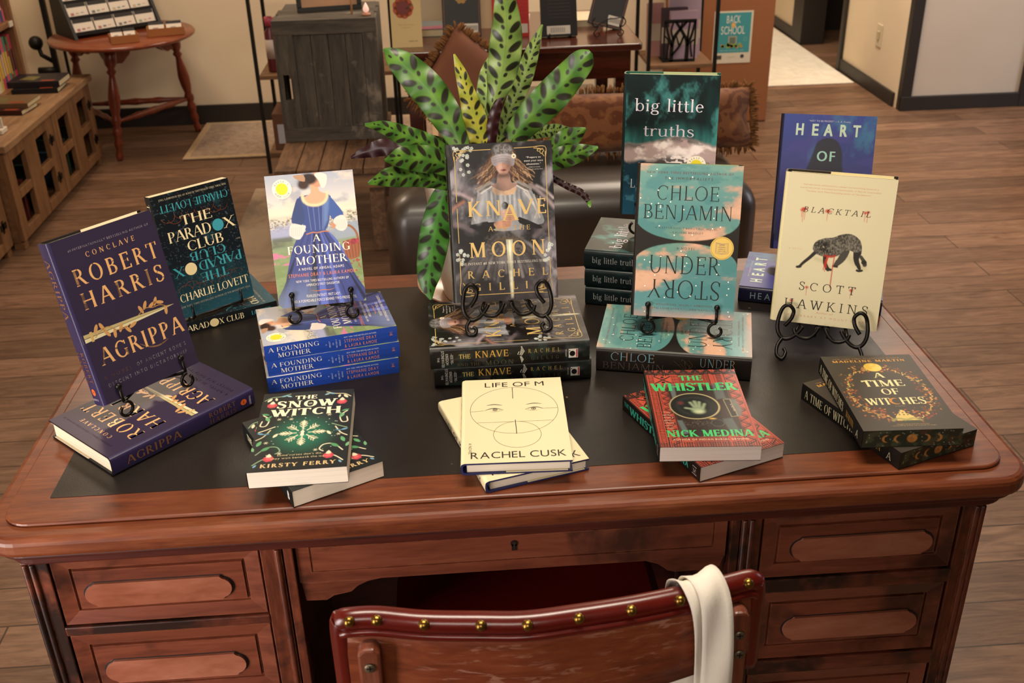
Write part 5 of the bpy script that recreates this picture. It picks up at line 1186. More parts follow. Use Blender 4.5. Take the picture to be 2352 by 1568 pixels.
def art_red(mb, F, w, h):
    L = liner(mb, F, w, h); G = '#3cb063'
    L("SOME SUPERSTITIONS SHOULDN'T BE IGNORED.", .12, .86, .055, .010, 'sans', '#8c5a44', gap=.2); L('THE', .37, .62, .155, .070, 'wedge', G, gap=.06); L('WHISTLER', .05, .955, .295, .105, 'wedge', G, gap=.02); L('NICK MEDINA', .10, .955, .882, .078, 'wedge', G, gap=.04)
    L('AUTHOR OF INDIAN BURIAL GROUND', .15, .90, .925, .018, 'sans', '#d8c4a4', gap=.2)
    for i, s_ in enumerate(('\u201cTruly', 'spooky,', 'with a', 'gasp-', 'inducing', 'twist.\u201d', '\u2014People')): L(s_, .105, .19 + .01 * (i % 3), .585 + .033 * i, .015, 'sans', '#cbb49a')
    P, ww = layout('A NOVEL', 'sans', .1)
    for p in P: mb.add([F(2)(.822 * w + .0030 * py + .0004 * px, h * (1 - .48) - .020 * px / ww) for px, py in p], [tuple(range(len(p)))], lin('#cbb49a'))
def spine_red(mb, S, t, h):
    fn = S(1); put(mb, 'THE', .006, .019, .45, .3, 'wedge', '#2f8a78', fn); put(mb, 'WHISTLER', .022, .122, .22, .52, 'wedge', '#36a08a', fn, gap=.02); put(mb, 'MEDINA', .130, .176, .28, .36, 'wedge', '#36a08a', fn)
    for a, e in (((.186, .25), (.196, .25)), ((.196, .25), (.196, .75)), ((.196, .75), (.186, .75)), ((.186, .75), (.186, .25))): mb.add([fn(a[0] - .0004, a[1] - .02), fn(e[0] + .0004, e[1] - .02), fn(e[0] + .0004, e[1] + .02), fn(a[0] - .0004, a[1] + .02)], [(0, 1, 2, 3)], lin('#a89a94'))
    put(mb, 'M', .188, .194, .36, .25, 'slab', '#a89a94', fn)
RED = Book(False, .133, .203, .0228, red_canvas(), '#1b1310', art=art_red, spine=spine_red, page_col='#d9cdc4', mats=[M_GLOSS, M_FOIL])

# ---- dark grey paperback with an autumn wreath and painted page edges
def wreath_canvas():
    c = CV(.1325, .2035, 210).fill('#3a342d'); c.blend(fbm(c.U * 3, c.V * 3, 4, 141), '#463f36', .6); r2 = random.Random(21); cols = ['#7a2f1c', '#93432a', '#a8582e', '#b0703a', '#8a4a3a', '#5c2a1a', '#c08a4a', '#6b4a2a']
    for k in range(620):
        a = 2 * PI * r2.random(); rr = 1 + .13 * r2.gauss(0, 1); u = .5 + .40 * math.cos(a) * rr; v = .53 + .33 * math.sin(a) * rr
        if not (.04 < u < .96 and .12 < v < .90): continue
        if abs(u - .5) < .30 and .24 < v < .72: continue
        col = r2.choice(cols) if not (abs(v - .40) < .06 and r2.random() < .5) else r2.choice(['#33462c', '#47583a'])
        l = .02 + .025 * r2.random(); b_ = 2 * PI * r2.random()
        c.poly([(u + x * math.cos(b_) - y * math.sin(b_), v + (x * math.sin(b_) + y * math.cos(b_)) / c.asp) for x, y in ((0, 0), (l * .5, l * .3), (l, 0), (l * .5, -l * .3))], col, None, .9)
    for k in range(46):
        a = 2 * PI * k / 46; u = .5 + .41 * math.cos(a); v = .53 + .335 * math.sin(a)
        if v < .14: continue
        c.line([(u, v), (u + .03 * math.cos(k), v + .02 * math.sin(k)), (u + .02 * math.cos(k * 2), v + .03 * math.sin(k * 1.7))], .007, r2.choice(['#c9a24e', '#d8b66a', '#b98a3e']), .9); c.ell(u + .03 * math.sin(k * 3), v + .02 * math.cos(k * 2), .008, None, '#d0a860')
    c.ell(.50, .175, .092, .092, '#c9a83e'); c.blend(sstep(.10, .085, np.sqrt((c.U - .5) ** 2 + (c.V - .175 * c.asp) ** 2)) * sstep(.45, .7, fbm(c.U * 12, c.V * 12, 4, 3)), '#dcc468', .8)
    g = '#cdb368'; c.poly([(.40, .885), (.41, .84), (.45, .80), (.47, .80), (.47, .775), (.53, .775), (.53, .80), (.55, .80), (.59, .84), (.62, .885)], g, None, 1); c.poly([(.485, .775), (.485, .755), (.515, .755), (.515, .775)], g)
    for u, v in ((.46, .815), (.50, .815), (.54, .815), (.50, .79)): c.ell(u, v, .010, None, '#4a4030')
    c.line([(.36, .885), (.42, .86), (.5, .875), (.58, .86), (.64, .885)], .03, '#8d8a50', .9, .015); c.line([(.44, .90), (.52, .895), (.6, .90)], .03, '#37452c', .9, .012)
    return c
def art_wreath(mb, F, w, h):
    L = liner(mb, F, w, h); cr = '#dccf96'; g = '#c08a3e'
    L('NEW YORK TIMES BESTSELLING AUTHOR', .12, .86, .055, .013, 'book', g, gap=.15); L('MADELINE MARTIN', .10, .90, .098, .030, 'wedge', g, gap=.16)
    L('A', .45, .56, .325, .068, 'bold', cr); L('TIME', .28, .72, .445, .085, 'bold', cr, gap=.06); L('OF', .42, .61, .555, .078, 'bold', cr, gap=.02)
    L('WIT', .21, .46, .685, .085, 'bold', cr, gap=.04); L('HES', .555, .82, .685, .085, 'bold', cr, gap=.04)
    x, y = .507 * w, h * (1 - .643); V = []
    for i in range(13): a = R(60 + 240 * i / 12); V.append((x + .0085 * math.cos(a), y + .0085 * math.sin(a)))
    for i in range(13): a = R(285 - 210 * i / 12); V.append((x + .0022 + .0068 * math.cos(a), y + .0068 * math.sin(a)))
    for i in range(12): mb.add([F(2)(*V[i]), F(2)(*V[i + 1]), F(2)(*V[24 - i]), F(2)(*V[25 - i])], [(0, 1, 2, 3)], lin('#b87a35'))
    inkline(mb, [(.29 * w, h * .625), (.34 * w, h * .64), (.42 * w, h * .632)], .0022, cr, F(2)); L('A NOVEL', .47, .58, .712, .008, 'sans', '#a89a78')
    L('\u201cSpellbinding and entrancing.\u201d', .36, .70, .935, .010, 'sans', '#b89a60', shear=.2); L('\u2014bestselling author of a novel of magic', .30, .76, .952, .010, 'sans', '#b89a60')
def spine_wreath(mb, S, t, h):
    put(mb, 'A TIME OF WITCHES', .008, .122, .22, .52, 'didone', '#d3c9a4', S(1), gap=.06); put(mb, 'A', .180, .188, .2, .4, 'slab', '#c2b99a', S(1)); put(mb, 'MARTIN', .135, .168, .3, .36, 'didone', '#a8803c', S(1))
def wreath_pages(mb, w, t, h):
    c = CV(w, t, 130); c.fill('#2a2c20'); n = fbm(c.U * 12, c.V * 12, 5, 151); c.blend(sstep(.5, .66, n), '#3f4430', .9).blend(sstep(.58, .72, fbm(c.U * 10, c.V * 10, 5, 153)), '#4a2f20', .9); e = t / w
    for (z, yy) in ((0.0003, 1),):
        for u, k in ((.5, 0), (.36, 1), (.64, -1), (.24, 2), (.76, -2)):
            r_ = (.052, .045, .045, .026, .026)[abs(k) if k >= 0 else abs(k)]
            if k == 0: c.ell(u, .5, .052, None, '#9a6530'); c.blend(sstep(.056, .04, np.sqrt((c.U - .5) ** 2 + (c.V - e / 2) ** 2)) * sstep(.5, .6, fbm(c.U * 30, c.V * 30, 3, 5)), '#b57d40', .7)
            else:
                s_ = 1 if k > 0 else -1; a = c.U - u; b_ = c.V - e / 2; m1 = sstep(.004, -.004, np.sqrt(a ** 2 + b_ ** 2) - r_); m2 = sstep(-.004, .004, np.sqrt((a - s_ * r_ * .45) ** 2 + b_ ** 2) - r_ * .92); c.blend(m1 * m2, '#a87038', 1)
        r2 = random.Random(4)
        for k in range(40): c.ell(r2.random(), r2.random(), .004, None, '#a8a488')
    v = [(x, y_, 0.0002) for y_ in np.linspace(0.0008, t - 0.0008, c.ny) for x in np.linspace(.001, w - .0008, c.nx)]; m_ = c.nx
    mb.add(v, [(j * m_ + i, j * m_ + i + 1, (j + 1) * m_ + i + 1, (j + 1) * m_ + i) for j in range(c.ny - 1) for i in range(m_ - 1)], [tuple(q) for q in c.A.reshape(-1, 3)], 1)
WREATH = Book(False, .1325, .2035, .0262, wreath_canvas(), '#151310', art=art_wreath, spine=spine_wreath, page_col='#3a3a2a', page_art=wreath_pages)
# ================================================================ BOOKS ON THE DESK
ZD = 0.7598
PURPLE.put('side', .2357, .2105, ZD, 46.1, 0, 'purple hardcover lying flat on the desk, spine to the front, white pages at left', 'book', 'purple hardcovers')
PURPLE.put('stand', .0476, .1291, .8185, 47.0, 13.2, 'purple hardcover with gold lettering and a sword standing on an easel at the left end', 'book', 'purple hardcovers')
CLUB.put('side', .2295, .5297, ZD, 27.0, 0, 'dark teal paperback lying flat under the mirrored-title paperback', 'book', 'mirrored-title paperbacks')
CLUB.put('stand', .0805, .4513, .790, 37.8, 9.3, 'dark paperback with cream and teal mirrored title standing behind the purple hardcover', 'book', 'mirrored-title paperbacks')
tF = FOUND.t
FOUND.put('side', .4492, .2852, ZD, 12.4, 0, 'blue-spined paperback at the bottom of the stack of three', 'book', 'blue-spined paperbacks')
FOUND.put('side', .4520, .2885, ZD + tF, 12.2, 0, 'blue-spined paperback in the middle of the stack of three', 'book', 'blue-spined paperbacks')
FOUND.put('side', .4500, .2910, ZD + 2 * tF, 13.1, 0, 'blue-spined paperback on top of the stack of three, cover up under the easel', 'book', 'blue-spined paperbacks')
FOUND.put('stand', .2707, .3155, .8662, 6.6, 21.5, 'paperback with a woman in a blue dress seen from behind, standing on an easel', 'book', 'blue-spined paperbacks')
tK = .0312
KNAVE.put('side', .7442, .2320, ZD, 0.4, 0, 'black fantasy hardcover at the bottom of the pair in front of the plant', 'book', 'black fantasy hardcovers')
KNAVE.put('side', .7402, .2235, ZD + KNAVE.t, 0.8, 0, 'black fantasy hardcover lying cover up under the scrolled easel', 'book', 'black fantasy hardcovers')
KNAVE.put('stand', .5408, .3031, .8664, 0.7, 19.5, 'hardcover with a blindfolded woman holding a sword, standing before the plant', 'book', 'black fantasy hardcovers')
SKY.put('side', .9829, .1973, ZD, -14.9, 0, 'thick teal and peach hardcover lying flat, black spine to the front', 'book', 'teal and peach hardcovers')
SKY.put('stand', .8161, .3036, .8301, -13.6, 15.3, 'teal and peach hardcover with a black hourglass shape standing on an easel', 'book', 'teal and peach hardcovers')
tS = SEA.t
for k, (lab) in enumerate(('bottom dark sea hardcover of the three stacked flat behind the teal book', 'middle dark sea hardcover of the three stacked flat behind the teal book', 'top dark sea hardcover of the three stacked flat, cover up')):
    SEA.put('side', .998 - .001 * k, .4177 + .0015 * k, ZD + k * tS, -18.8, 0, lab, 'book', 'dark sea hardcovers')
SEA.put('stand', .8389, .5628, .900, -13.9, 5.3, 'dark sea hardcover with a breaking wave standing tallest at the back', 'book', 'dark sea hardcovers')
HEART.put('side', 1.2594, .3881, ZD, -21.7, 0, 'blue and lavender hardcover lying flat behind the cream wolf book', 'book', 'blue hardcovers')
HEART.put('stand', 1.1163, .563, .820, -16.3, 18.6, 'blue hardcover with a dark silhouette standing behind the cream wolf book', 'book', 'blue hardcovers')
WOLF.put('stand', 1.0439, .3141, .804, -22.0, 7.3, 'cream hardcover with a dark wolf and red drips standing on a scrolled easel', 'book')
SNOW.put('up', .322, -.054, ZD, 27.0, 0, 'green snowflake paperback underneath, turned to the right', 'book', 'green snowflake paperbacks')
SNOW.put('up', .2662, -.0419, ZD + SNOW.t, 0.9, 0, 'green snowflake paperback on top, white page ends to the front', 'book', 'green snowflake paperbacks')
FACE.put('up', .5691, -.0482, ZD, 15.8, 0, 'cream hardcover underneath, turned so its lower right corner pokes out', 'book', 'cream line-drawing hardcovers')
FACE.put('up', .5387, -.0304, ZD + FACE.t, -2.1, 0, 'cream hardcover on top with two eyes in a drawn circle', 'book', 'cream line-drawing hardcovers')
RED.put('up', .847, -.0521, ZD, 20.1, 0, 'red patterned paperback underneath, turned to the right', 'book', 'red patterned paperbacks')
RED.put('up', .7961, -.0334, ZD + RED.t, -4.5, 0, 'red patterned paperback on top with a camera and green title', 'book', 'red patterned paperbacks')
WREATH.put('up', 1.1128, -.0511, ZD, 20.1, 0, 'dark paperback with painted page edges underneath at the right corner', 'book', 'autumn wreath paperbacks')
WREATH.put('up', 1.065, -.034, ZD + WREATH.t, -3.0, 0, 'dark paperback with an autumn wreath on top at the right corner', 'book', 'autumn wreath paperbacks')

# ================================================================ EASELS
def easel(kind, bk, x, y, zb, yaw, tilt, ground, label, a=.05, r=.0024):
    """the book's foot is at (x, y, zb); the easel stands on the surface at height ground"""
    ya, ti = R(yaw), R(tilt); lift = zb - ground; w, t = bk.w, bk.t
    root = thing('book_easel', label, 'easel', M=Matrix.Translation((x + math.cos(ya) * w / 2, y + math.sin(ya) * w / 2, ground)) @ Matrix.Rotation(ya, 4, 'Z'), group='black wire book easels')
    B = lambda px, py, pz: (px, py * math.cos(ti) + pz * math.sin(ti), lift - py * math.sin(ti) + pz * math.cos(ti))
    if kind == 'plain':
        for s in (-1, 1):
            b = MB(); b.tube([B(s * a, -r - .001, .020), B(s * a, -r - .001, -r - .0005)] + [B(s * a, t + r + .001, -r - .0005), B(s * a, t + r + .001, .10)], r, 8)
            b.tube([B(s * a, .004, -r), (s * a, .004, r)], r, 8); b.tube([B(s * a, t, -r), (s * a, t + .02, r)], r, 8); obj('arm', b, M_IRON, root)
        b = MB(); b.tube([B(-a, -r, -r), B(a, -r, -r)], r, 8); b.tube([B(-a, t + r + .001, .10), B(a, t + r + .001, .10)], r, 8); obj('cross_bar', b, M_IRON, root)
        return root
    for s in (-1, 1):
        b = MB()
        if kind == 'peg':
            yb = -r - .0008
            b.tube([B(s * a, yb, .018), B(s * a, yb, .004), B(s * a, yb, -r - .002)], r, 8); b.ball(B(s * a, yb, .019), .0047, 8)
            b.tube([B(s * a, yb, -r - .002), B(s * a * .5, t * .5, -r - .0008), B(s * .012, t + r + .0012, -r - .0008)], r, 8)
            p0 = B(s * a, yb, -r - .002); rad = (p0[2] - r) / 2; cz = p0[2] - rad; P = []
            for k in range(17):
                an = R(90 + s * 20 * k); rr = rad * (1 - .022 * k); P.append((p0[0] + s * .0 + rr * math.cos(an) * s * (1 if s > 0 else -1), p0[1] - .002, cz - (rad - rr) * .3 + rr * math.sin(an)))
            b.tube(P, r, 8)
        else:
            r2 = r * 1.3; zg = lift - r2; fy = lambda z: float(np.interp(z, [-zg, -.018, .02, .04], [-.050, -.024, -.0075, -.0075 + .012 * math.sin(ti)]))
            W_ = lambda P: [(s * q[0], fy(q[1]), lift + q[1]) for q in [tuple(v) for v in catmull(P, 5)]]
            b.tube(W_([(.057, .0), (.048, .012), (.046, .024), (.054, .032), (.063, .026), (.068, .006), (.066, -.009), (.058, -.018), (.047, -.017), (.036, -.008), (.029, .002)]), r2, 8)
            b.tube(W_([(.042, -.002), (.039, -.009), (.030, -.0140), (.019, -.0140), (.010, -.006), (.0052, .003)]), r2, 8)
            zf = lambda z: -.018 - (zg - .018) * z; b.tube(W_([(.058, -.018), (.064, zf(.4)), (.063, zf(.85)), (.054, zf(1)), (.050, zf(.7)), (.054, zf(.5))]), r2 * .95, 8)
            for xx in (.040, .010): b.tube([(s * xx, fy(-.010), lift - .010), B(s * xx * .9, .002, -r2 - .0008), B(s * xx * .8, t + r + .002, -r2 - .0008)], r2 * .85, 8)
        obj('arm', b, M_IRON, root)
    b = MB(); top = B(0, t + r + .002, .13); bx = .012 if kind == 'peg' else .030
    b.tube([B(-bx, t + r + .0012, -r - .001), B(-bx * .6, t + r + .002, .07), top, B(bx * .6, t + r + .002, .07), B(bx, t + r + .0012, -r - .001)], r, 8)
    b.tube([top, (0, top[1] + .012, top[2] - .04), (0, max(top[1], t) + .045, r)], r, 8); obj('back_leg', b, M_IRON, root)
    return root
easel('peg', PURPLE, .0476, .1291, .8185, 47.0, 13.2, ZD + PURPLE.t, 'wire easel holding the purple sword hardcover', .052)
easel('plain', CLUB, .0805, .4513, .790, 37.8, 9.3, ZD + CLUB.t, 'plain wire easel holding the mirrored-title paperback', .045, .0018)
easel('peg', FOUND, .2707, .3155, .8662, 6.6, 21.5, ZD + 3 * tF, 'ball-tipped wire easel holding the blue dress paperback', .045)
easel('scroll', KNAVE, .5408, .3031, .8664, 0.7, 19.5, ZD + 2 * KNAVE.t, 'scrolled iron easel holding the blindfolded woman hardcover')
easel('peg', SKY, .8161, .3036, .8301, -13.6, 15.3, ZD + SKY.t, 'ball-tipped wire easel holding the teal and peach hardcover', .053)
easel('peg', SEA, .8389, .5628, .900, -13.9, 5.3, ZD + 3 * SEA.t, 'wire easel holding the tall dark sea hardcover', .05)
easel('peg', HEART, 1.1163, .563, .820, -16.3, 18.6, ZD + HEART.t, 'wire easel holding the blue silhouette hardcover', .05)
easel('scroll', WOLF, 1.0439, .3141, .804, -22.0, 7.3, ZD, 'scrolled iron easel standing on the leather holding the cream wolf hardcover')

# ================================================================ THE POTTED PLANT
def leaf_mat():
    m, nt, b = nmat('leaf_surface'); setp(b, 0.36, 0, 0.4)
    a = N(nt, 'ShaderNodeVertexColor'); a.layer_name = 'Col'; g = N(nt, 'ShaderNodeNewGeometry')
    f = ramp(nt, noise(nt, coords(nt), 40, 4), [(0.3, (.8, .8, .8)), (0.7, (1.1, 1.1, 1.1))])
    c = mix(nt, 1.0, a.outputs['Color'], f, 'MULTIPLY')
    nt.links.new(mix(nt, g.outputs['Backfacing'], c, lin('#4a161a')), b.inputs['Base Color'])
    return m
M_LEAF = leaf_mat()
LEAVES = [
  ('g', [(0.5671, 0.54, 1.0345, 0.0131), (0.5506, 0.552, 1.0761, 0.0245), (0.5203, 0.564, 1.1251, 0.0286), (0.4882, 0.576, 1.1606, 0.0257), (0.4612, 0.588, 1.1837, 0.0157), (0.4465, 0.6, 1.1929, 0.0021)]),
  ('y', [(0.5995, 0.5, 1.0564, 0.0184), (0.5887, 0.505, 1.1001, 0.0189), (0.578, 0.51, 1.1401, 0.0132), (0.5697, 0.515, 1.1703, 0.009), (0.5608, 0.52, 1.1976, 0.0014)]),
  ('p', [(0.6006, 0.53, 1.0472, 0.0072), (0.6196, 0.525, 1.1097, 0.0113), (0.6333, 0.52, 1.1563, 0.023), (0.6411, 0.515, 1.1983, 0.0261), (0.6445, 0.51, 1.2394, 0.023), (0.6425, 0.505, 1.2795, 0.016), (0.6384, 0.5, 1.3123, 0.002)]),
  ('p', [(0.6283, 0.55, 1.0399, 0.0095), (0.6467, 0.556, 1.0878, 0.0123), (0.6675, 0.562, 1.1304, 0.0151), (0.6808, 0.568, 1.1642, 0.0143), (0.694, 0.574, 1.1975, 0.0092), (0.7069, 0.58, 1.2263, 0.0014)]),
  ('p', [(0.6053, 0.58, 1.0318, 0.0119), (0.6111, 0.59, 1.08, 0.0162), (0.6144, 0.6, 1.1194, 0.0176), (0.6181, 0.61, 1.1497, 0.0124), (0.6253, 0.62, 1.1747, 0.0015)]),
  ('g', [(0.6462, 0.52, 1.0519, 0.0172), (0.6796, 0.516, 1.0917, 0.0255), (0.7163, 0.512, 1.129, 0.0273), (0.7481, 0.508, 1.165, 0.0229), (0.7655, 0.504, 1.1858, 0.0179), (0.7752, 0.5, 1.1971, 0.0041)]),
  ('g', [(0.5468, 0.46, 1.0495, 0.0111), (0.5136, 0.45, 1.0733, 0.0171), (0.4776, 0.44, 1.0926, 0.0162), (0.4457, 0.43, 1.1107, 0.01), (0.419, 0.42, 1.1188, 0.002)]),
  ('g', [(0.5525, 0.44, 1.0328, 0.011), (0.516, 0.42, 1.0581, 0.021), (0.4768, 0.4, 1.0704, 0.018), (0.4473, 0.38, 1.0741, 0.002)]),
  ('g', [(0.5444, 0.44, 1.0094, 0.0097), (0.4978, 0.4133, 1.0351, 0.0169), (0.4554, 0.3867, 1.0453, 0.0153), (0.421, 0.36, 1.0457, 0.002)]),
  ('d', [(0.5412, 0.44, 1.0146, 0.0111), (0.5268, 0.432, 0.9802, 0.0202), (0.5141, 0.424, 0.928, 0.0246), (0.5034, 0.416, 0.8784, 0.0213), (0.4996, 0.408, 0.8511, 0.0142), (0.5026, 0.4, 0.8287, 0.0021)]),
  ('g', [(0.6806, 0.48, 1.0335, 0.0099), (0.7158, 0.4767, 1.0526, 0.0169), (0.7415, 0.4733, 1.069, 0.0168), (0.7648, 0.47, 1.0832, 0.0021)]),
  ('g', [(0.6717, 0.46, 1.0258, 0.0098), (0.7129, 0.45, 1.0409, 0.0174), (0.7465, 0.44, 1.0526, 0.0152), (0.7789, 0.43, 1.0642, 0.0021)]),
  ('p', [(0.6672, 0.58, 1.0405, 0.0052), (0.6994, 0.6067, 1.0388, 0.0098), (0.7364, 0.6333, 1.0348, 0.0107), (0.7744, 0.66, 1.0215, 0.0023)]),
  ('m', [(0.4768, 0.5, 1.0473, 0.0099), (0.4455, 0.5067, 1.0554, 0.0141), (0.4164, 0.5133, 1.0488, 0.0114), (0.3837, 0.52, 1.0364, 0.0021)]),
  ('t', [(0.6997, 0.46, 1.0135, 0.0042), (0.7167, 0.454, 1.0037, 0.0049), (0.7337, 0.448, 0.9954, 0.0056), (0.7542, 0.442, 0.9862, 0.0056), (0.7656, 0.436, 0.973, 0.0042), (0.767, 0.43, 0.9647, 0.0014)]),
  ('g', [(0.5511, 0.55, 1.0283, 0.0088), (0.5264, 0.565, 1.0413, 0.0117), (0.5049, 0.58, 1.0498, 0.0022)]),
  ('m', [(0.6136, 0.5, 1.0521, 0.0071), (0.6176, 0.5, 1.0881, 0.0098), (0.6262, 0.5, 1.1196, 0.007), (0.6328, 0.5, 1.1299, 0.0014)]),
]

plant = thing('potted_plant', 'potted rattlesnake-patterned plant with long spotted green leaves behind the blindfolded woman book', 'plant', (.597, .555, ZD))
b = MB(); b.lathe([(.0001, .006), (.070, .006), (.074, .012), (.086, .09), (.096, .20), (.099, .222), (.0985, .228), (.094, .226), (.090, .20), (.0001, .195)], (0, 0, 0), 48)
obj('pot', b, plain('white_glazed_pot', '#cdc4b4', 0.35, 0, 0.5, 0.06, 30, coat=0.3), plant)
b = MB(); b.lathe([(.0001, .0), (.085, .0), (.098, .006), (.118, .030), (.1215, .033), (.119, .034), (.1145, .030), (.095, .009), (.0001, .0055)], (0, 0, 0), 48)
obj('saucer', b, plain('brown_glazed_saucer', '#9a7660', 0.22, 0, 0.6, 0.15, 20, coat=0.4), plant)
b = MB(); b.lathe([(.0001, .214), (.05, .212), (.0925, .206), (.0925, .2005), (.0001, .2005)], (0, 0, 0), 32); obj('soil', b, plain('potting_soil', '#241a13', 0.95, 0, .1, .3, 60, bst=.8), plant)
CAMP = Vector((0.5422, -1.1606, 1.5652))
def make_leaf(kind, pts, seed):
    r2 = random.Random(seed); P4 = catmull([np.array(p) for p in pts], 34); n = len(P4); P = [Vector(p[:3]) for p in P4]; W = [max(.0008, p[3]) for p in P4]
    nv = 41; V = []; col = []; L = [0]
    for i in range(1, n): L.append(L[-1] + (P[i] - P[i - 1]).length)
    tot = L[-1]; wm = max(W); nb = max(3, int(round(tot / (wm * 1.2))))
    base = {'g': '#38602222'[:7], 'y': '#858c2c', 'p': '#6c8840', 'd': '#326420'}.get(kind, '#2a0d0f'); hi = {'g': '#628a2c', 'y': '#a89a36', 'p': '#869a50', 'd': '#447a2c'}.get(kind, '#3a1216'); sp = '#16200f' if kind in 'ypd' else '#1a2014'
    bc, hc, sc2 = np.array(lin(base)), np.array(lin(hi)), np.array(lin(sp)); mr = np.array(lin('#35261f'))
    front = None
    for i in range(n):
        t = (P[min(i + 1, n - 1)] - P[max(i - 1, 0)]).normalized(); vd = (CAMP - P[i]).normalized()
        side = t.cross(vd).normalized(); nn = side.cross(t).normalized()
        for k in range(nv):
            q = k / (nv - 1) * 2 - 1
            wav = .16 * W[i] * math.sin(L[i] / wm * 3.2 + (1.6 if q > 0 else 0)) * abs(q) ** 2
            V.append(P[i] + side * q * W[i] - nn * (.20 * W[i] * abs(q) ** 1.5) + nn * wav)
            if kind in 'mt': col.append(tuple(bc * (.8 + .4 * r2.random())) if not (kind == 't' and i > n * .8) else tuple(np.array(lin('#5c8a30')))); continue
            a = abs(q); x = L[i] / tot * nb + (.0 if q > 0 else .5); c = bc + (hc - bc) * (.5 + .5 * math.sin(L[i] / wm * 4.1 + 2 * q)) * .55
            c = c * (.9 + .25 * (1 - a)) 
            if a > .93: c = c * .7
            fx = x % 1.0; ds = 1.0
            ux = (fx - .5) * tot / nb; vy = (a - .57) * wm; an = .85
            e = ((ux * math.cos(an) + vy * math.sin(an)) / (.47 * wm)) ** 2 + ((-ux * math.sin(an) + vy * math.cos(an)) / (.20 * wm)) ** 2
            x2 = (x + .5) % 1.0; ux2 = (x2 - .5) * tot / nb; vy2 = (a - .26) * wm
            e2 = ((ux2 * math.cos(.6) + vy2 * math.sin(.6)) / (.16 * wm)) ** 2 + ((-ux2 * math.sin(.6) + vy2 * math.cos(.6)) / (.11 * wm)) ** 2
            edge = min(1, W[i] / wm * 1.3); m_ = max(float(sstep(1.45, .65, np.array(e))), float(sstep(1.5, .6, np.array(e2)))) * (1 if edge > .45 else 0)
            c = c * (1 - m_) + (sc2 * .75 + mr * .25) * m_
            if a < .045: c = c * .6 + np.array(lin('#5c7f3c')) * .4
            col.append(tuple(c))
    b = MB(); F = []
    for i in range(n - 1):
        for k in range(nv - 1): F.append((i * nv + k, i * nv + k + 1, (i + 1) * nv + k + 1, (i + 1) * nv + k))
    a, b_, c_ = V[F[len(F) // 2][0]], V[F[len(F) // 2][1]], V[F[len(F) // 2][2]]
    nrm = (b_ - a).cross(c_ - a)
    if nrm.dot(CAMP - a) < 0: F = [f[::-1] for f in F]
    b.add(V, F, col, 0, True); o = wobj('leaf', b, M_LEAF, plant, fix=False)
    b = MB(); p0 = P[0]; s0 = Vector((.597 + (p0.x - .597) * .25, .555 + (p0.y - .555) * .3, ZD + .205))
    b.tube([s0, s0.lerp(p0, .5) + Vector((0, 0, .012)), p0, P[min(6, n - 1)]], [.0026, .0024, .0022, .0012], 8, col=lin('#5a5a2a') if kind not in 'mt' else lin('#3a1416'))
    st = obj('leaf_stalk', b, M_FLAT, o)
for i, (k, p) in enumerate(LEAVES): make_leaf(k, p, i)
# ================================================================ BEHIND THE DESK
M_BLKLEATHER = plain('black_leather', '#2a2018', 0.42, 0, 0.8, 0.15, 6, coat=0.3, bst=0.2, bscale=160)
def rounded_block(x0, x1, y0, y1, z0, z1, r, n=6):
    b = MB(); rings = [(0.0, z0), (0.0, z1 - r)] + [(r - r * math.cos(PI / 2 * k / n), z1 - r + r * math.sin(PI / 2 * k / n)) for k in range(1, n + 1)]
    V = []; m_ = None
    for ins, z in rings:
        P = rrect(x0 + ins, x1 - ins, y0 + ins, y1 - ins, max(.008, .07 - ins * .5), 6); m_ = len(P); V += [(p[0], p[1], z) for p in P]
    F = [(i * m_ + k, i * m_ + (k + 1) % m_, (i + 1) * m_ + (k + 1) % m_, (i + 1) * m_ + k) for i in range(len(rings) - 1) for k in range(m_)]
    F += [tuple(range((len(rings) - 1) * m_, len(rings) * m_)), tuple(range(m_))[::-1]]
    b.add(V, F, smooth=True); return b
t = thing('leather_bench', 'long black leather bench with a rounded top edge behind the desk', 'bench', (.93, 2.2, 0))
wobj('seat_cushion', rounded_block(.335, 1.535, 1.95, 2.47, .04, .445, .10), M_BLKLEATHER, t)
for lx in (.42, 1.45):
    for ly in (2.05, 2.38):
        b = MB(); b.lathe([(.02, 0), (.025, .045)], (lx, ly, 0), 16); wobj('foot', b, M_TRIM, t)
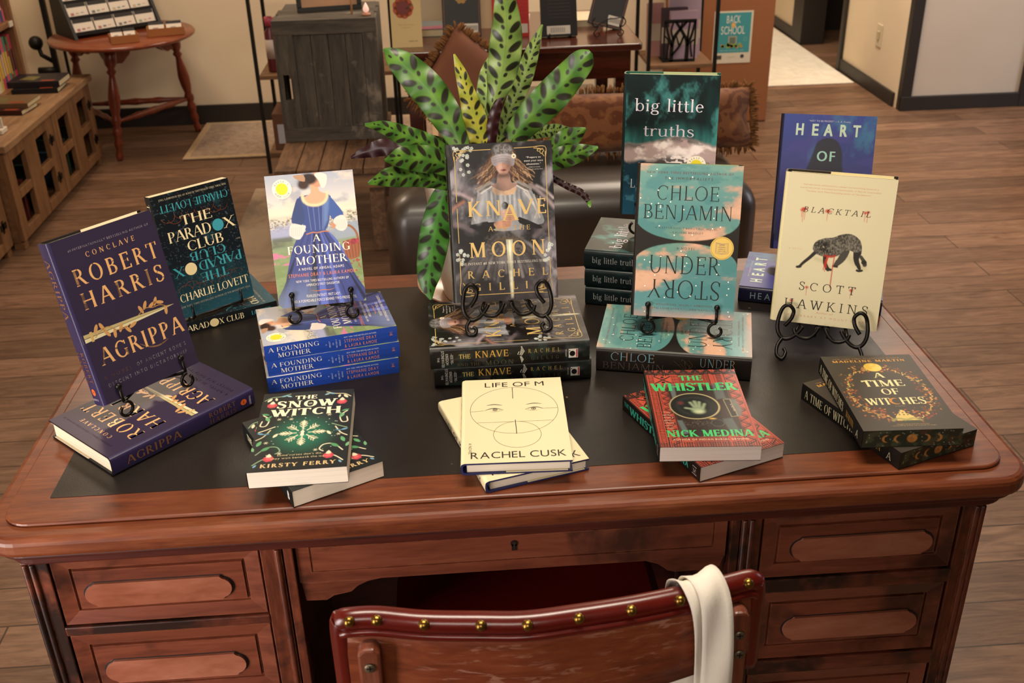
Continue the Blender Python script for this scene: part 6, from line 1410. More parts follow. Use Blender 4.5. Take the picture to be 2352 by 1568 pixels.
# fringed cushions on the bench
def cushion(label, loc, w, h, d, rz, rx, ry, mats, group):
    M = Matrix.Translation(loc) @ Matrix.Rotation(R(rz), 4, 'Z') @ Matrix.Rotation(R(rx), 4, 'X') @ Matrix.Rotation(R(ry), 4, 'Y')
    t = thing('cushion', label, 'cushion', M=M, group=group); b = MB(); n = 20; V = []; F = []
    for s in (-1, 1):
        for i in range(n + 1):
            for k in range(n + 1):
                u, v = i / n * 2 - 1, k / n * 2 - 1; q = (1 - u ** 4) * (1 - v ** 4)
                pin = 1 - .06 * (1 - abs(u)) * abs(v) ** 3; pin2 = 1 - .06 * (1 - abs(v)) * abs(u) ** 3
                V.append((u * w / 2 * pin2, s * d / 2 * max(0.02, q) ** .55, v * h / 2 * pin))
    m_ = (n + 1) ** 2
    for s in (0, 1):
        for i in range(n):
            for k in range(n): a = s * m_ + i * (n + 1) + k; F.append((a, a + n + 1, a + n + 2, a + 1))
    b.add(V, F, smooth=True); obj('cover', b, mats[0], t)
    b = MB(); r2 = random.Random(int(w * 1000)); per = []
    for k in range(800): q = r2.random() * 4; e = int(q); f = q - e; per.append([(-1 + 2 * f, 1), (1, 1 - 2 * f), (1 - 2 * f, -1), (-1, -1 + 2 * f)][e])
    for u, v in per:
        for _ in range(1):
            l = .012 + .020 * r2.random(); p = Vector((u * w / 2 * .985, (r2.random() - .5) * .018, v * h / 2 * .985)); dr = Vector((u * (abs(u) > .97) + .35 * (r2.random() - .5), (r2.random() - .5) * .9, v * (abs(v) > .97) + .35 * (r2.random() - .5))).normalized()
            b.tube([p, p + dr * l * .5 + Vector((0, 0, .002)), p + dr * l], [.0028, .0030, .0012], 5)
    f = obj('fringe', b, mats[1], t, fix=False); f['kind'] = 'stuff'
    return t
def paisley():
    m, nt, bb = nmat('paisley_weave'); setp(bb, 0.8, 0, 0.2, sheen=.2); v = coords(nt)
    wv = N(nt, 'ShaderNodeTexWave', wave_type='RINGS', Scale=12.0, Distortion=13.0, Detail=3.0); nt.links.new(v, wv.inputs['Vector'])
    c = mix(nt, ramp(nt, wv.outputs['Fac'], [(0.45, (0, 0, 0)), (0.6, (1, 1, 1))]), lin('#5a3019'), lin('#74482a'))
    c = mix(nt, ramp(nt, noise(nt, v, 14, 4), [(0.5, (0, 0, 0)), (0.62, (.6, .6, .6))]), c, lin('#8a5c30')); nt.links.new(c, bb.inputs['Base Color']); bump(nt, bb, noise(nt, v, 300, 2), .4, .002); return m
M_FRINGE = plain('fringe_yarn', '#75502f', 0.9, 0, 0.1, 0.35, 50)
cushion('wide paisley cushion with brown fringe lying along the black leather bench', (1.22, 2.29, .562), .72, .20, .13, 0, -20, 0, [paisley(), M_FRINGE], 'fringed cushions')
cushion('plain tan cushion with brown fringe standing on its corner behind the plant', (.62, 2.33, .690), .28, .28, .11, 8, -14, 38, [plain('tan_suede', '#6c4532', .85, 0, .15, .06, 10), M_FRINGE], 'fringed cushions')

# plank table and grey crate
M_PLANK = wood('weathered_planks', [(0.2, '#3a281a'), (0.45, '#634731'), (0.65, '#7d5c40'), (0.85, '#8f6d4e')], 0.65, (8, 1, 8), 5, 0, wear='#3a2818', wear_th=.60, wear_scale=7, bst=.4)
M_PLANKX = wood('weathered_rail', [(0.25, '#4a3422'), (0.55, '#7c5a3c'), (0.85, '#937050')], 0.65, (1, 8, 8), 5, 0, bst=.4)
M_CRATE = wood('grey_washed_wood', [(0.25, '#2b2722'), (0.5, '#4b453d'), (0.7, '#5f574d'), (0.85, '#7c7266')], 0.75, (9, 9, 1), 4, 0, wear='#8f8374', wear_th=.66, wear_scale=8, bst=.5, edge='#9a8d7a')
M_CRATEX = wood('grey_washed_rail', [(0.25, '#322d27'), (0.5, '#4f4840'), (0.8, '#6a6157')], 0.75, (1, 9, 9), 4, 0, wear='#8f8374', wear_th=.68, wear_scale=9, bst=.5, edge='#9a8d7a')
t = thing('plank_table', 'low weathered plank table under the grey wooden crate', 'table', (.11, 2.95, 0))
for i in range(5):
    b = MB(); b.box(-.095 + .0815 * i, -.017 + .0815 * i, 2.585, 3.34, .322, .347); wobj('plank', b, M_PLANK, t, .003)
for y0 in (2.60, 3.30): b = MB(); b.box(-.085, .30, y0, y0 + .022, .262, .3215); wobj('apron', b, M_PLANKX, t, .002)
for x0 in (-.088, .272): b = MB(); b.box(x0, x0 + .03, 2.625, 3.297, .262, .3215); wobj('apron', b, M_PLANK, t, .002)
for x0 in (-.085, .242):
    for y0 in (2.626, 3.24): b = MB(); b.box(x0, x0 + .056, y0, y0 + .056, 0, .3215); wobj('leg', b, M_PLANK, t, .003)
t = thing('wooden_crate', 'grey weathered slatted wooden crate standing on end on the plank table', 'crate', (.10, 3.1, .348))
x0, x1, y0, y1, z0, z1 = -.094, .298, 2.94, 3.30, .348, .816
b = MB(); 
for i in range(4): xa = x0 + .075 + i * .0655; b.box(xa, xa + .0635, y0 + .010, y0 + .022, z0 + .05, z1 - .045)
wobj('slat_panel', b, M_CRATE, t, .0015)
for za, zc in ((z1 - .055, z1), (z0, z0 + .055)): b = MB(); b.box(x0, x1, y0, y0 + .02, za, zc); wobj('end_rail', b, M_CRATEX, t, .002)
b = MB()
b.box(x0, x0 + .022, y0, y0 + .02, z0 + .055, z1 - .055); b.box(x0 + .050, x0 + .075, y0, y0 + .02, z0 + .055, z1 - .055); b.box(x0 + .022, x0 + .050, y0, y0 + .02, .612, z1 - .055); b.box(x0 + .022, x0 + .050, y0, y0 + .02, z0 + .055, .515)
wobj('end_stile', b, M_CRATE, t, .0015); b = MB(); b.box(x1 - .055, x1, y0, y0 + .02, z0 + .055, z1 - .055); wobj('end_stile', b, M_CRATE, t, .0015)
for sx in (x1 - .012, x0):
    for k in range(3 if sx > .1 else 2): b = MB(); b.box(sx, sx + .012, y0 + .022 + k * .118, y0 + .022 + k * .118 + .092, z0, z1 - .001); wobj('side_slat', b, M_CRATE, t, .002)
b = MB(); b.box(x0 + .012, x1 - .012, y0 + .022, y1, z1 - .014, z1 - .001); wobj('top_board', b, M_CRATEX, t, .002)
b = MB(); b.box(x0 + .012, x1 - .012, y1 - .012, y1, z0, z1 - .014); wobj('back_board', b, plain('crate_back', '#6b5844', .8), t)
t = thing('picture_frame', 'black picture frame with a tan picture standing on the grey crate', 'picture frame', M=Matrix.Translation((.115, 3.10, .8175)) @ Matrix.Rotation(R(10), 4, 'Z') @ Matrix.Rotation(R(-12), 4, 'X'))
b = MB()
for q in ((-.125, .125, 0, .018), (-.125, .125, .182, .20), (-.125, -.107, .018, .182), (.107, .125, .018, .182)): b.box(q[0], q[1], -.008, .008, q[2], q[3])
obj('frame', b, M_BLACKMETAL, t, .002)
b = MB(); b.box(-.107, .107, .0, .005, .018, .182); obj('picture', b, plain('tan_print', '#b08560', .5, var=.12), t)
t = thing('tealight_lamp', 'small pink flame-shaped light on the front corner of the grey crate', 'candle', (.262, 2.985, .8165))
b = MB(); b.lathe([(.016, 0), (.017, .008), (.0001, .009)], n=20); obj('base', b, plain('candle_base', '#b07a60', .5), t)
m_fl, nt, bb = nmat('flame_glow'); setp(bb, .5); bb.inputs['Base Color'].default_value = (.9, .55, .45, 1); bb.inputs['Emission Color'].default_value = (1, .62, .5, 1); bb.inputs['Emission Strength'].default_value = .5
b = MB(); b.lathe([(.0001, .009), (.009, .014), (.012, .022), (.008, .034), (.003, .044), (.0001, .048)], n=16); obj('flame_bulb', b, m_fl, t)
b = MB(); b.tube([(0, 0, 0), (.004, 0, .16)], .004, 8); tag(obj('wooden_stick', b, plain('birch', '#b98a5c', .6)), 'thin wooden stick standing upright on the grey crate before the frame', 'stick').location = (.205, 3.02, .8165)

# metal racks
def rack(label, x0, x1, y0, y1, h, shelves):
    t = thing('metal_rack', label, 'shelf', ((x0 + x1) / 2, (y0 + y1) / 2, 0)); w = .016
    for x in (x0, x1 - w):
        for y in (y0, y1 - w): b = MB(); b.box(x, x + w, y, y + w, .009 if y > y0 and x0 < 0 else 0, h); wobj('post', b, M_BLACKMETAL, t, .001)
    for z in shelves: b = MB(); b.box(x0 + w + .0005, x1 - w - .0005, y0, y1, z - .018, z); wobj('shelf_board', b, M_PLANKX, t, .001)
    return t
rack('black metal rack with wood shelves at left behind the grey crate', -.296, .33, 3.62, 4.02, 1.5, (.10, .455, .85))
rack('black metal rack with a bookend shelf beside the cardboard box', 1.468, 1.790, 3.60, 3.92, 1.5, (.10, .437, .90))
M_PINKPL = plain('pink_plastic', '#b5455a', .35); 
for i, (x, y, h) in enumerate(((-.222, 3.70, .24), (-.165, 3.70, .13), (-.205, 3.79, .22))):
    t = thing('room_spray_bottle', ('tall dark red bottle with a pink cap at the front of the left rack', 'short dark bottle with a pink cap seen through the crate handhold', 'tall dark red bottle behind the front one on the left rack')[i], 'bottle', (x, y, .456), group='pink-capped bottles on the left rack')
    b = MB(); b.lathe([(.0001, 0), (.024, 0), (.025, .01), (.025, h * .72), (.011, h * .80), (.011, h * .84)], n=20); obj('body', b, plain('dark_red_label_%d' % i, '#5a1f26', .3), t)
    b = MB(); b.lathe([(.0255, h * .25), (.0258, h * .25), (.0258, h * .6), (.0255, h * .6)], n=20); obj('label', b, plain('white_label_%d' % i, '#b9a89c', .6), t)
    b = MB(); b.lathe([(.017, h * .84), (.018, h), (.0001, h + .004)], n=20); obj('cap', b, M_PINKPL, t)
t = thing('storage_box', 'brown box with a white label on the lower shelf of the left rack', 'box', (-.20, 3.76, .101)); b = MB(); b.box(-.055, .055, -.10, .10, 0, .17); obj('box_body', b, plain('brown_card', '#6a4632', .7), t, .003); b = MB(); b.box(-.035, .02, -.1015, -.1002, .03, .12); obj('label', b, plain('pale_label', '#b9bcc4', .6), t)

# bench-mark display table with face-out books behind
t = thing('display_table', 'dark reddish wood display table carrying face-out books behind the bench', 'table', (.82, 2.95, 0))
M_DTABLE = wood('cherry_table', [(0.25, '#230b05'), (0.55, '#43190c'), (0.8, '#572415')], .24, (1, 7, 7), 5, .4)
b = MB(); b.prism(rrect(.372, 1.262, 2.62, 3.30, .02), XY, .725, .75); wobj('tabletop', b, M_DTABLE, t, .005)
for q in ((.41, 1.225, 2.66, 2.68), (.41, 1.225, 3.23, 3.25)): b = MB(); b.box(q[0], q[1], q[2], q[3], .62, .725); wobj('apron', b, M_DTABLE, t)
for q in ((.41, .43), (1.205, 1.225)): b = MB(); b.box(q[0], q[1], 2.68, 3.23, .62, .725); wobj('apron', b, M_DTABLE, t)
for lx in (.41, 1.175):
    for ly in (2.685, 3.18): b = MB(); b.prism([(lx, 0), (lx + .05, 0), (lx + .05, .725), (lx, .725)], lambda p, q, a: (p, a, q), ly, ly + .05); wobj('leg', b, M_DTABLE, t, .003)
t = thing('low_shelf', 'low reddish wood shelf standing under the display table', 'shelf', (.95, 3.05, 0))
b = MB(); b.box(.80, 1.16, 2.95, 3.17, .455, .475); b.box(.80, 1.14, 2.97, 3.17, .33, .455); wobj('shelf_top', b, M_DTABLE, t, .003)
for lx in (.82, 1.10):
    for ly in (2.98, 3.13): b = MB(); b.box(lx, lx + .03, ly, ly + .03, 0, .33); wobj('leg', b, M_DTABLE, t)
ZT = .7502
def simple_book(label, name, M, w, h, t_, col, decor=None, page='#cbbd9c', group=None, rough=None):
    t = thing(name, label, 'book', M=M, group=group); b = MB(); th = .002; cl = lin(col)
    b.box(0, w, 0, th, 0, h, cl); b.box(0, w, t_ - th, t_, 0, h, cl); b.box(-.001, th, th, t_ - th, 0, h, cl)
    if decor: decor(b, w, h, (lambda x, z, d=0: (x, -.0004 - d, z)), (lambda x, z, d=0: (x, -.0008 - d, z)))
    obj('cover', b, M_PRINT, t); b = MB(); b.box(th, w - .003, th, t_ - th, .003, h - .003, lin(page)); obj('page_block', b, M_PAGES, t); return t
def mstand(x, y, z, yaw, tilt): return Matrix.Translation((x, y, z)) @ Matrix.Rotation(R(yaw), 4, 'Z') @ Matrix.Rotation(R(-tilt), 4, 'X')
def d_flower(b, w, h, f, g):
    for k in range(9): a = 2 * PI * k / 9; disc(b, w * .42 + .022 * math.cos(a), h * .72 + .022 * math.sin(a), .016, '#a8502c', f, n=14)
    disc(b, w * .42, h * .72, .022, '#6e2a22', g, n=20); inkline(b, [(w * .5, h * .70), (w * .66, h * .74), (w * .74, h * .78)], .004, '#6a5a3a', g)
    put(b, 'Recollections', w * .24, w * .74, h * .40, .006, 'sans', '#a8854a', f); put(b, 'a Memoir', w * .32, w * .66, h * .35, .005, 'sans', '#a8854a', f); put(b, 'ISBN 90', w * .55, w * .85, h * .10, .005, 'sans', '#5c4c34', f)
simple_book('cream book with an orange flower on its back cover beside the grey crate', 'paperback_book', mstand(.366, 2.70, ZT, 0, 8), .108, .19, .02, '#c9b07a', d_flower)
def d_pink(b, w, h, f, g): shape(b, [(0, 0), (w, 0), (w, h * .5), (0, h * .3)], '#8a5060', f)
simple_book('grey and pink book lying flat behind the cream flower book', 'paperback_book', Matrix.Translation((.46, 2.87, ZT + .028)) @ Matrix.Rotation(-PI / 2, 4, 'X'), .14, .16, .028, '#5f6464', d_pink)
def d_gold(b, w, h, f, g):
    for q in ((.0, .005), (.005, .012)): pass
    for a, e in (((.006, .006), (w - .006, .006)), ((w - .006, .006), (w - .006, h - .006)), ((w - .006, h - .006), (.006, h - .006)), ((.006, h - .006), (.006, .006))): inkline(b, [a, e], .0035, '#5a3218', f, smooth=0)
    for a in range(6): disc(b, w * .5 + .014 * math.cos(a * 1.05), h * .62 + .010 * math.sin(a * 1.05), .008, '#9a7430', f, n=12)
    shape(b, [(w * .55, .012), (w * .92, .012), (w * .92, .045), (w * .55, .045)], '#c4bcae', f)
    for k in range(9): x = w * .60 + k * .005; shape(b, [(x, .020), (x + .0025, .020), (x + .0025, .038), (x, .038)], '#5a544c', g)
def little_easel(label, M, w, t_):
    t = thing('book_easel', label, 'easel', M=M, group='small easels on the display table'); r = .0022
    for s in (-1, 1):
        b = MB(); x = s * w * .3; b.tube([(x, -.010, .020), (x, -.010, .0025), (x, t_ + .02, .0025), (x * .4, t_ + .052, .10)], r, 6); obj('arm', b, M_IRON, t)
    b = MB(); b.tube([(-w * .12, t_ + .052, .10), (w * .12, t_ + .052, .10)], r, 6); b.tube([(0, t_ + .052, .10), (0, t_ + .10, .0025)], r, 6); obj('back_leg', b, M_IRON, t)
def on_easel(elabel, x, y, yaw, w, t_): little_easel(elabel, Matrix.Translation((x + math.cos(R(yaw)) * w / 2, y + math.sin(R(yaw)) * w / 2, ZT)) @ Matrix.Rotation(R(yaw), 4, 'Z'), w, t_)
simple_book('black book back with a gold ornament and barcode label on the display table', 'hardcover_book', mstand(.55, 2.83, ZT + .006, -1, 16), .142, .215, .024, '#14100d', d_gold); on_easel('small easel under the black gold-ornament book', .55, 2.83, -1, .142, .024)
simple_book('plain cream book standing behind the black gold-ornament book', 'hardcover_book', mstand(.68, 2.99, ZT, 0, 7), .13, .20, .02, '#cbb690')
simple_book('grey white book standing at the left behind the cream flower book', 'hardcover_book', mstand(.44, 3.06, ZT, 0, 6), .14, .21, .02, '#b5a488')
def d_red(b, w, h, f, g):
    for k in range(9): put(b, 'nonfiction now', w * .62, w * .92, h * .30 + k * .013, .005, 'sans', '#5c1512', f)
    shape(b, [(w * .72, .012), (w * .96, .012), (w * .96, .045), (w * .72, .045)], '#c8c0b4', f)
simple_book('bright red book with a white barcode behind the tallest plant leaf', 'paperback_book', mstand(.735, 2.82, ZT, 0, 10), .135, .21, .02, '#b01c18', d_red)
def d_black(b, w, h, f, g):
    for k in range(8): put(b, 'a story of the long road home and back', w * .18, w * .82, h * .75 - k * .012, .0045, 'sans', '#4a4238', f)
    shape(b, [(w * .14, .008), (w * .80, .008), (w * .80, .038), (w * .14, .038)], '#bdb4a6', f)
    for k in range(8): x = w * .25 + k * .007; shape(b, [(x, .014), (x + .003, .014), (x + .003, .032), (x, .032)], '#7a746a', g)
simple_book('black book back with a white label on an easel right of the plant', 'hardcover_book', mstand(.912, 2.76, ZT + .006, 3, 14), .132, .20, .024, '#15120e', d_black); on_easel('small easel under the black book right of the plant', .912, 2.76, 3, .132, .024)
simple_book('black book leaning sideways with white page edges at the right of the display table', 'hardcover_book', Matrix.Translation((1.095, 2.88, ZT + .03)) @ Matrix.Rotation(R(-8), 4, 'Z') @ Matrix.Rotation(R(-14), 4, 'X') @ Matrix.Rotation(R(14), 4, 'Y'), .13, .20, .028, '#17120f', d_gold)
t = thing('book_easel', 'scrolled wire easel standing empty-fronted at the right of the display table', 'easel', (1.155, 2.74, ZT), group='small easels on the display table')
for s in (-1, 1):
    b = MB(); P = catmull([(s * .05, 0, .075), (s * .062, 0, .055), (s * .05, 0, .038), (s * .04, 0, .045), (s * .045, 0, .03), (s * .055, 0, .018), (s * .045, 0, .004), (s * .033, 0, .012), (s * .04, 0, .02)], 4); b.tube(P, .0022, 6); obj('arm', b, M_IRON, t)
b = MB(); b.tube([(-.05, 0, .04), (0, .03, .06), (.05, .0, .07)], .0022, 6); b.tube([(0, .03, .06), (0, .06, .0025)], .0022, 6); obj('back_leg', b, M_IRON, t)
simple_book('pale book lying flat under the ceiling light at the right of the display table', 'paperback_book', Matrix.Translation((1.04, 2.95, ZT + .025)) @ Matrix.Rotation(-PI / 2, 4, 'X'), .13, .18, .025, '#b9a98e')
t = thing('candle_holder', 'small white candle holder behind the red book', 'candle', (.86, 2.98, ZT)); b = MB(); b.lathe([(.0001, 0), (.022, 0), (.026, .05), (.022, .05), (.018, .01), (.0001, .01)], n=20); obj('cup', b, plain('white_china', '#cfc2b0', .3, coat=.3), t)
b = MB(); b.lathe([(.0001, .0102), (.017, .0102), (.018, .04), (.0001, .04)], n=20); obj('candle', b, plain('wax', '#d8cbb0', .5), t)

# books and bookend on the right rack
ZR = .4375
def d_band(b, w, h, f, g): shape(b, [(w * .0, h * .3), (w, h * .3), (w, h * .62), (0, h * .62)], '#c0b09c', f)
for i, (x, y, yaw, w, h, t_, c, lab) in enumerate(((1.595, 3.70, 4, .13, .215, .03, '#b094a0', 'mauve book standing behind the tree bookend'), (1.560, 3.735, 2, .12, .225, .022, '#4a3a40', 'dark book second behind the tree bookend'), (1.50, 3.78, 0, .075, .24, .022, '#b0807a', 'dusty pink book at the left post of the right rack'), (1.60, 3.765, 3, .15, .26, .03, '#a8929c', 'tall grey mauve book at the back of the right rack'))):
    simple_book(lab, 'hardcover_book', mstand(x, y, ZR, yaw, 3), w, h, t_, c, d_band, group='books on the right rack')
t = thing('bookend', 'black metal bookend with a cut-out tree branch pattern on the right rack', 'bookend', (1.625, 3.655, ZR)); b = MB(); w_, h_ = .075, .19
for q in ((-w_, w_, .0, .010), (-w_, w_, h_ - .016, h_), (-w_, -w_ + .008, .01, h_ - .016), (w_ - .008, w_, .01, h_ - .016)): b.box(q[0], q[1], -.002, .002, q[2], q[3])
for P, wd in (([(-.035, .0), (-.034, .07), (-.02, .12), (.03, .18)], .014), ([(-.034, .07), (-.055, .13), (-.065, .18)], .010), ([(-.028, .10), (-.04, .14), (-.03, .18)], .008), ([(.035, .0), (.036, .08), (.02, .12), (-.02, .18)], .014), ([(.036, .07), (.055, .12), (.068, .18)], .010), ([(.036, .09), (.04, .14), (.045, .18)], .008), ([(-.034, .03), (.0, .07), (.02, .12)], .009), ([(.0, .07), (-.018, .125)], .006), ([(-.06, .02), (-.05, .09), (-.07, .12)], .007), ([(.06, .02), (.052, .08), (.07, .10)], .007), ([(.0, .14), (.01, .18)], .006)):
    P = [tuple(p) for p in catmull(P, 4)]
    for q in stroke(P, [1.35 * wd * (1 - .4 * i / len(P)) for i in range(len(P))]): b.prism(q, lambda a, c, k: (a, k, c), -.002, .002)
obj('cut_out_plate', b, M_BLACKMETAL, t); b = MB(); b.box(-w_, w_, .002, .10, 0, .002); obj('foot_plate', b, M_BLACKMETAL, t)

# cardboard box with the flyer
t = thing('cardboard_box', 'tall brown cardboard box standing by the corridor', 'box', (1.97, 4.28, 0)); b = MB(); b.box(1.72, 2.205, 4.12, 4.45, 0, 1.35); wobj('carton', b, plain('corrugated_card', '#8a5838', .85, 0, .15, .04, 5, bst=.2, bscale=30), t, .006)
b = MB(); b.box(1.722, 2.203, 4.1185, 4.1205, .005, .012); wobj('bottom_crease', b, plain('card_crease', '#5c3822', .9), t)
t = thing('flyer', 'teal event flyer with white lettering taped to the cardboard box', 'poster', (1.998, 4.118, .44)); b = MB(); W_ = '#cfcabb'; fp = lambda L: (lambda x, z, d=0: (x, -.0002 * L - d, z))
b.box(-.098, .098, -.0002, .0012, -.128, .128, lin('#c9bea4')); shape(b, [(-.088, -.076), (.088, -.076), (.088, .120), (-.088, .120)], '#3f8a8c', fp(2))
put(b, 'BACK', -.036, .036, .070, .036, 'sans', '#d8d2c0', fp(3), gap=0); put(b, 'SCHOOL', -.062, .062, .016, .038, 'sans', '#d8d2c0', fp(3), gap=0); disc(b, 0, .060, .012, '#cf9a4c', fp(4)); put(b, 'TO', -.007, .007, .056, .008, 'sans', '#d8d2c0', fp(5))
shape(b, [(-.022, -.04), (.022, -.04), (.022, .006), (-.022, .006)], '#9a927c', fp(3)); shape(b, [(-.015, -.035), (.015, -.035), (.015, .0), (-.015, .0)], '#5f6a5c', fp(4))
for k in range(16): disc(b, -.055 + .11 * rng.random(), -.05 + .018 * rng.random(), .008, rng.choice(['#b9924a', '#a8842e', '#8a9a4a']), fp(5), n=8)
disc(b, .065, -.01, .010, '#6a9a8a', fp(3), n=14, r0=.007); put(b, 'FREE FAMILY FUN FOR ALL AGES', -.06, .06, -.068, .006, 'sans', '#a8c0b4', fp(3))
shape(b, [(-.078, -.108), (-.05, -.108), (-.05, -.088), (-.078, -.088)], '#4a4438', fp(3)); disc(b, .055, -.095, .010, '#3a3c48', fp(3), n=12); put(b, 'LIBRARY', -.02, .02, -.102, .008, 'sans', '#a49a86', fp(3))
obj('printed_sheet', b, M_FLAT, t)
t = thing('wooden_cabinet', 'edge of a honey-coloured wooden cabinet at the right border', 'cabinet', (3.3, 2.86, 0)); b = MB(); b.box(3.07, 3.5, 2.6, 3.13, .05, .95); wobj('carcass', b, plain('honey_pine', '#8a5a28', .5), t, .004)

# ---------------------------------------------------------------- left: lattice cabinets, books, side table
M_OAK = wood('pale_oak', [(0.25, '#54361f'), (0.5, '#785334'), (0.8, '#8c6642')], .5, (7, 1, 7), 5, 0, bst=.2); M_OAKV = wood('pale_oak_upright', [(0.25, '#54361f'), (0.5, '#785334'), (0.8, '#8c6642')], .5, (7, 7, 1), 5, 0, bst=.2)
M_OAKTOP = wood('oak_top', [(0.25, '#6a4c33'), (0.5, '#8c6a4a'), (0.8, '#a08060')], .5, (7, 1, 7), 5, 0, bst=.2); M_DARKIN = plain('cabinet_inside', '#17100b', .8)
def cabinet(label, xf, ya, yb, zt, group='lattice-door cabinets'):
    t = thing('lattice_cabinet', label, 'cabinet', (xf - .2, (ya + yb) / 2, 0), group=group); D = .42
    b = MB(); b.box(xf - D, xf - .02, ya + .005, ya + .02, .03, zt - .03); b.box(xf - D, xf - .02, yb - .02, yb - .005, .03, zt - .03); b.box(xf - D, xf - .02, ya + .02, yb - .02, .03, .05); wobj('carcass', b, M_OAK, t)
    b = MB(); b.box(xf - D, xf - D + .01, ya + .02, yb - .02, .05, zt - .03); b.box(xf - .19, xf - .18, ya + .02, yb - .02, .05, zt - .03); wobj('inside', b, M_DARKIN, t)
    b = MB(); b.box(xf - D - .01, xf + .018, ya - .012, yb + .012, zt - .03, zt); wobj('cabinet_top', b, M_OAKTOP, t, .005)
    for y in (ya + .01, yb - .05):
        b = MB(); b.box(xf - .05, xf - .01, y, y + .04, 0, .03); wobj('foot', b, M_OAK, t)
    nd = 2; dw = (yb - ya) / nd
    for i in range(nd):
        a, e = ya + i * dw + .004, ya + (i + 1) * dw - .004; b = MB(); ys = [a, a + .065, a + .205, a + .335, a + .475, e]; zs = [.035, .075, .19, .225, zt - .08, zt - .035]
        for k in (0, 2, 4): b.box(xf - .022, xf, ys[k], ys[k + 1], zs[0], zs[5])
        for k in (0, 2, 4):
            for q in (1, 3): b.box(xf - .022, xf, ys[q], ys[q + 1], zs[k], zs[k + 1])
        d_ = wobj('door', b, M_OAKV, t, .002)
        for z in (.13, zt - .13):
            b = MB(); b.box(xf, xf + .003, e - .075, e - .02, z - .012, z + .012); b.box(xf, xf + .003, e - .06, e - .045, z - .024, z + .024); wobj('hinge', b, M_IRON, d_)
        for k in range(3):
            y = a + .06 + k * .13; c = rng.choice(['#3a4a5c', '#5c2a26', '#8a7f6a', '#2c3a2a']); z0 = .052
            tb = tag(wobj0('stored_book', (xf - .17, y, z0), (.13, .028, .15 + .02 * k), c), ('book standing inside the %s lattice cabinet, behind the door openings' % group_word), 'book', 'books inside the lattice cabinets')
    return t
def wobj0(name, p, s, c):
    b = MB(); b.box(0, s[0], 0, s[1], 0, s[2], lin(c)); o = obj(name, b, M_PRINT); o.location = p; return o
group_word = 'far'; cabinet('pale oak cabinet with square-windowed lattice doors by the side table', -1.13, 2.80, 3.92, .425)
group_word = 'near'; cabinet('second pale oak lattice cabinet, nearer the left edge', -1.165, 1.65, 2.775, .425)
# bookshelf on the cabinet against the left wall
t = thing('bookshelf', 'wooden bookshelf with upright paperbacks at the left edge above the cabinets', 'bookshelf', (-1.45, 3.3, .426)); xs0, xs1 = -1.615, -1.35
for y in (2.45, 3.76): b = MB(); b.box(xs0, xs1, y, y + .025, .426, 1.5); wobj('side_panel', b, M_OAKV, t, .002)
for z in (.426, .690, .99): b = MB(); b.box(xs0, xs1, 2.475, 3.76, z, z + .022); wobj('shelf_board', b, M_OAK, t, .002)
b = MB(); b.box(xs0, xs0 + .008, 2.475, 3.76, .448, 1.5); wobj('back_panel', b, M_OAK, t)
y = 3.745; k = 0; r2 = random.Random(17); cols = ['#a8344a', '#b9a24c', '#c05a68', '#5a6a48', '#c8b88a', '#3c4a6a', '#8a2c2c', '#d0c4a8', '#b04a5a', '#4a7a6a']
for zz, n in ((.4482, 26), (.7122, 24)):
    y = 3.752
    for i in range(n):
        th = .018 + .018 * r2.random(); hh = .17 + .045 * r2.random(); dp = .11 + .03 * r2.random(); c = cols[(i * 3 + (2 if zz > .6 else 0)) % 10]
        if y - th < 2.50: break
        b = MB(); b.box(-dp, 0, 0, th - .0006, 0, hh, lin(c)); b.box(0.0003, .0006, .004, th - .005, hh * .25, hh * .7, lin(r2.choice(['#d8ccb0', '#2a2420', '#c8a44a'])))
        y -= th; o = obj('paperback_book', b, M_PRINT); o.location = (-1.375, y, zz)
        c_name = {'#a8344a': 'crimson', '#b9a24c': 'mustard', '#c05a68': 'rose', '#5a6a48': 'olive', '#c8b88a': 'sand', '#3c4a6a': 'navy', '#8a2c2c': 'dark red', '#d0c4a8': 'cream', '#b04a5a': 'raspberry', '#4a7a6a': 'sea green'}[c]
        tag(o, '%s paperback, %s from far end of the %s shelf' % (c_name, ('first second third fourth fifth sixth seventh eighth ninth tenth eleventh twelfth thirteenth fourteenth fifteenth sixteenth seventeenth eighteenth nineteenth twentieth twenty-first twenty-second twenty-third twenty-fourth twenty-fifth twenty-sixth'.split())[i], 'lower' if zz < .6 else 'upper'), 'book', 'paperbacks on the left bookshelf')
b = MB(); b.box(-.001, .004, -.02, .02, -.011, .011, lin('#c8c0b0')); o = obj('shelf_label', b, M_FLAT); o.location = (-1.3495, 3.735, .700); tag(o, 'small white shelf label on the edge of the left bookshelf', 'label')
ZC = .4255
def flat_book(label, x, y, z, yaw, w, l, th, col, group): 
    simple_book(label, 'hardcover_book', Matrix.Translation((x, y, z + th)) @ Matrix.Rotation(R(yaw), 4, 'Z') @ Matrix.Rotation(PI / 2, 4, 'Z') @ Matrix.Rotation(-PI / 2, 4, 'X'), w, l, th, col, lambda b, w_, h_, f, g: [shape(b, [(w_ * .2, h_ * .5), (w_ * .6, h_ * .45), (w_ * .7, h_ * .7), (w_ * .3, h_ * .8)], '#6a6238', f), shape(b, [(w_ * .05, h_ * .1), (w_ * .2, h_ * .1), (w_ * .2, h_ * .35), (w_ * .05, h_ * .35)], '#8a3a22', f)], group=group)
flat_book('black hardcover at the bottom of the far pair on the oak cabinet', -1.155, 3.58, ZC, 4, .155, .225, .022, '#1a1818', 'books lying on the oak cabinet'); flat_book('black hardcover on top of the far pair on the oak cabinet', -1.150, 3.60, ZC + .022, 0, .16, .235, .026, '#201c22', 'books lying on the oak cabinet')
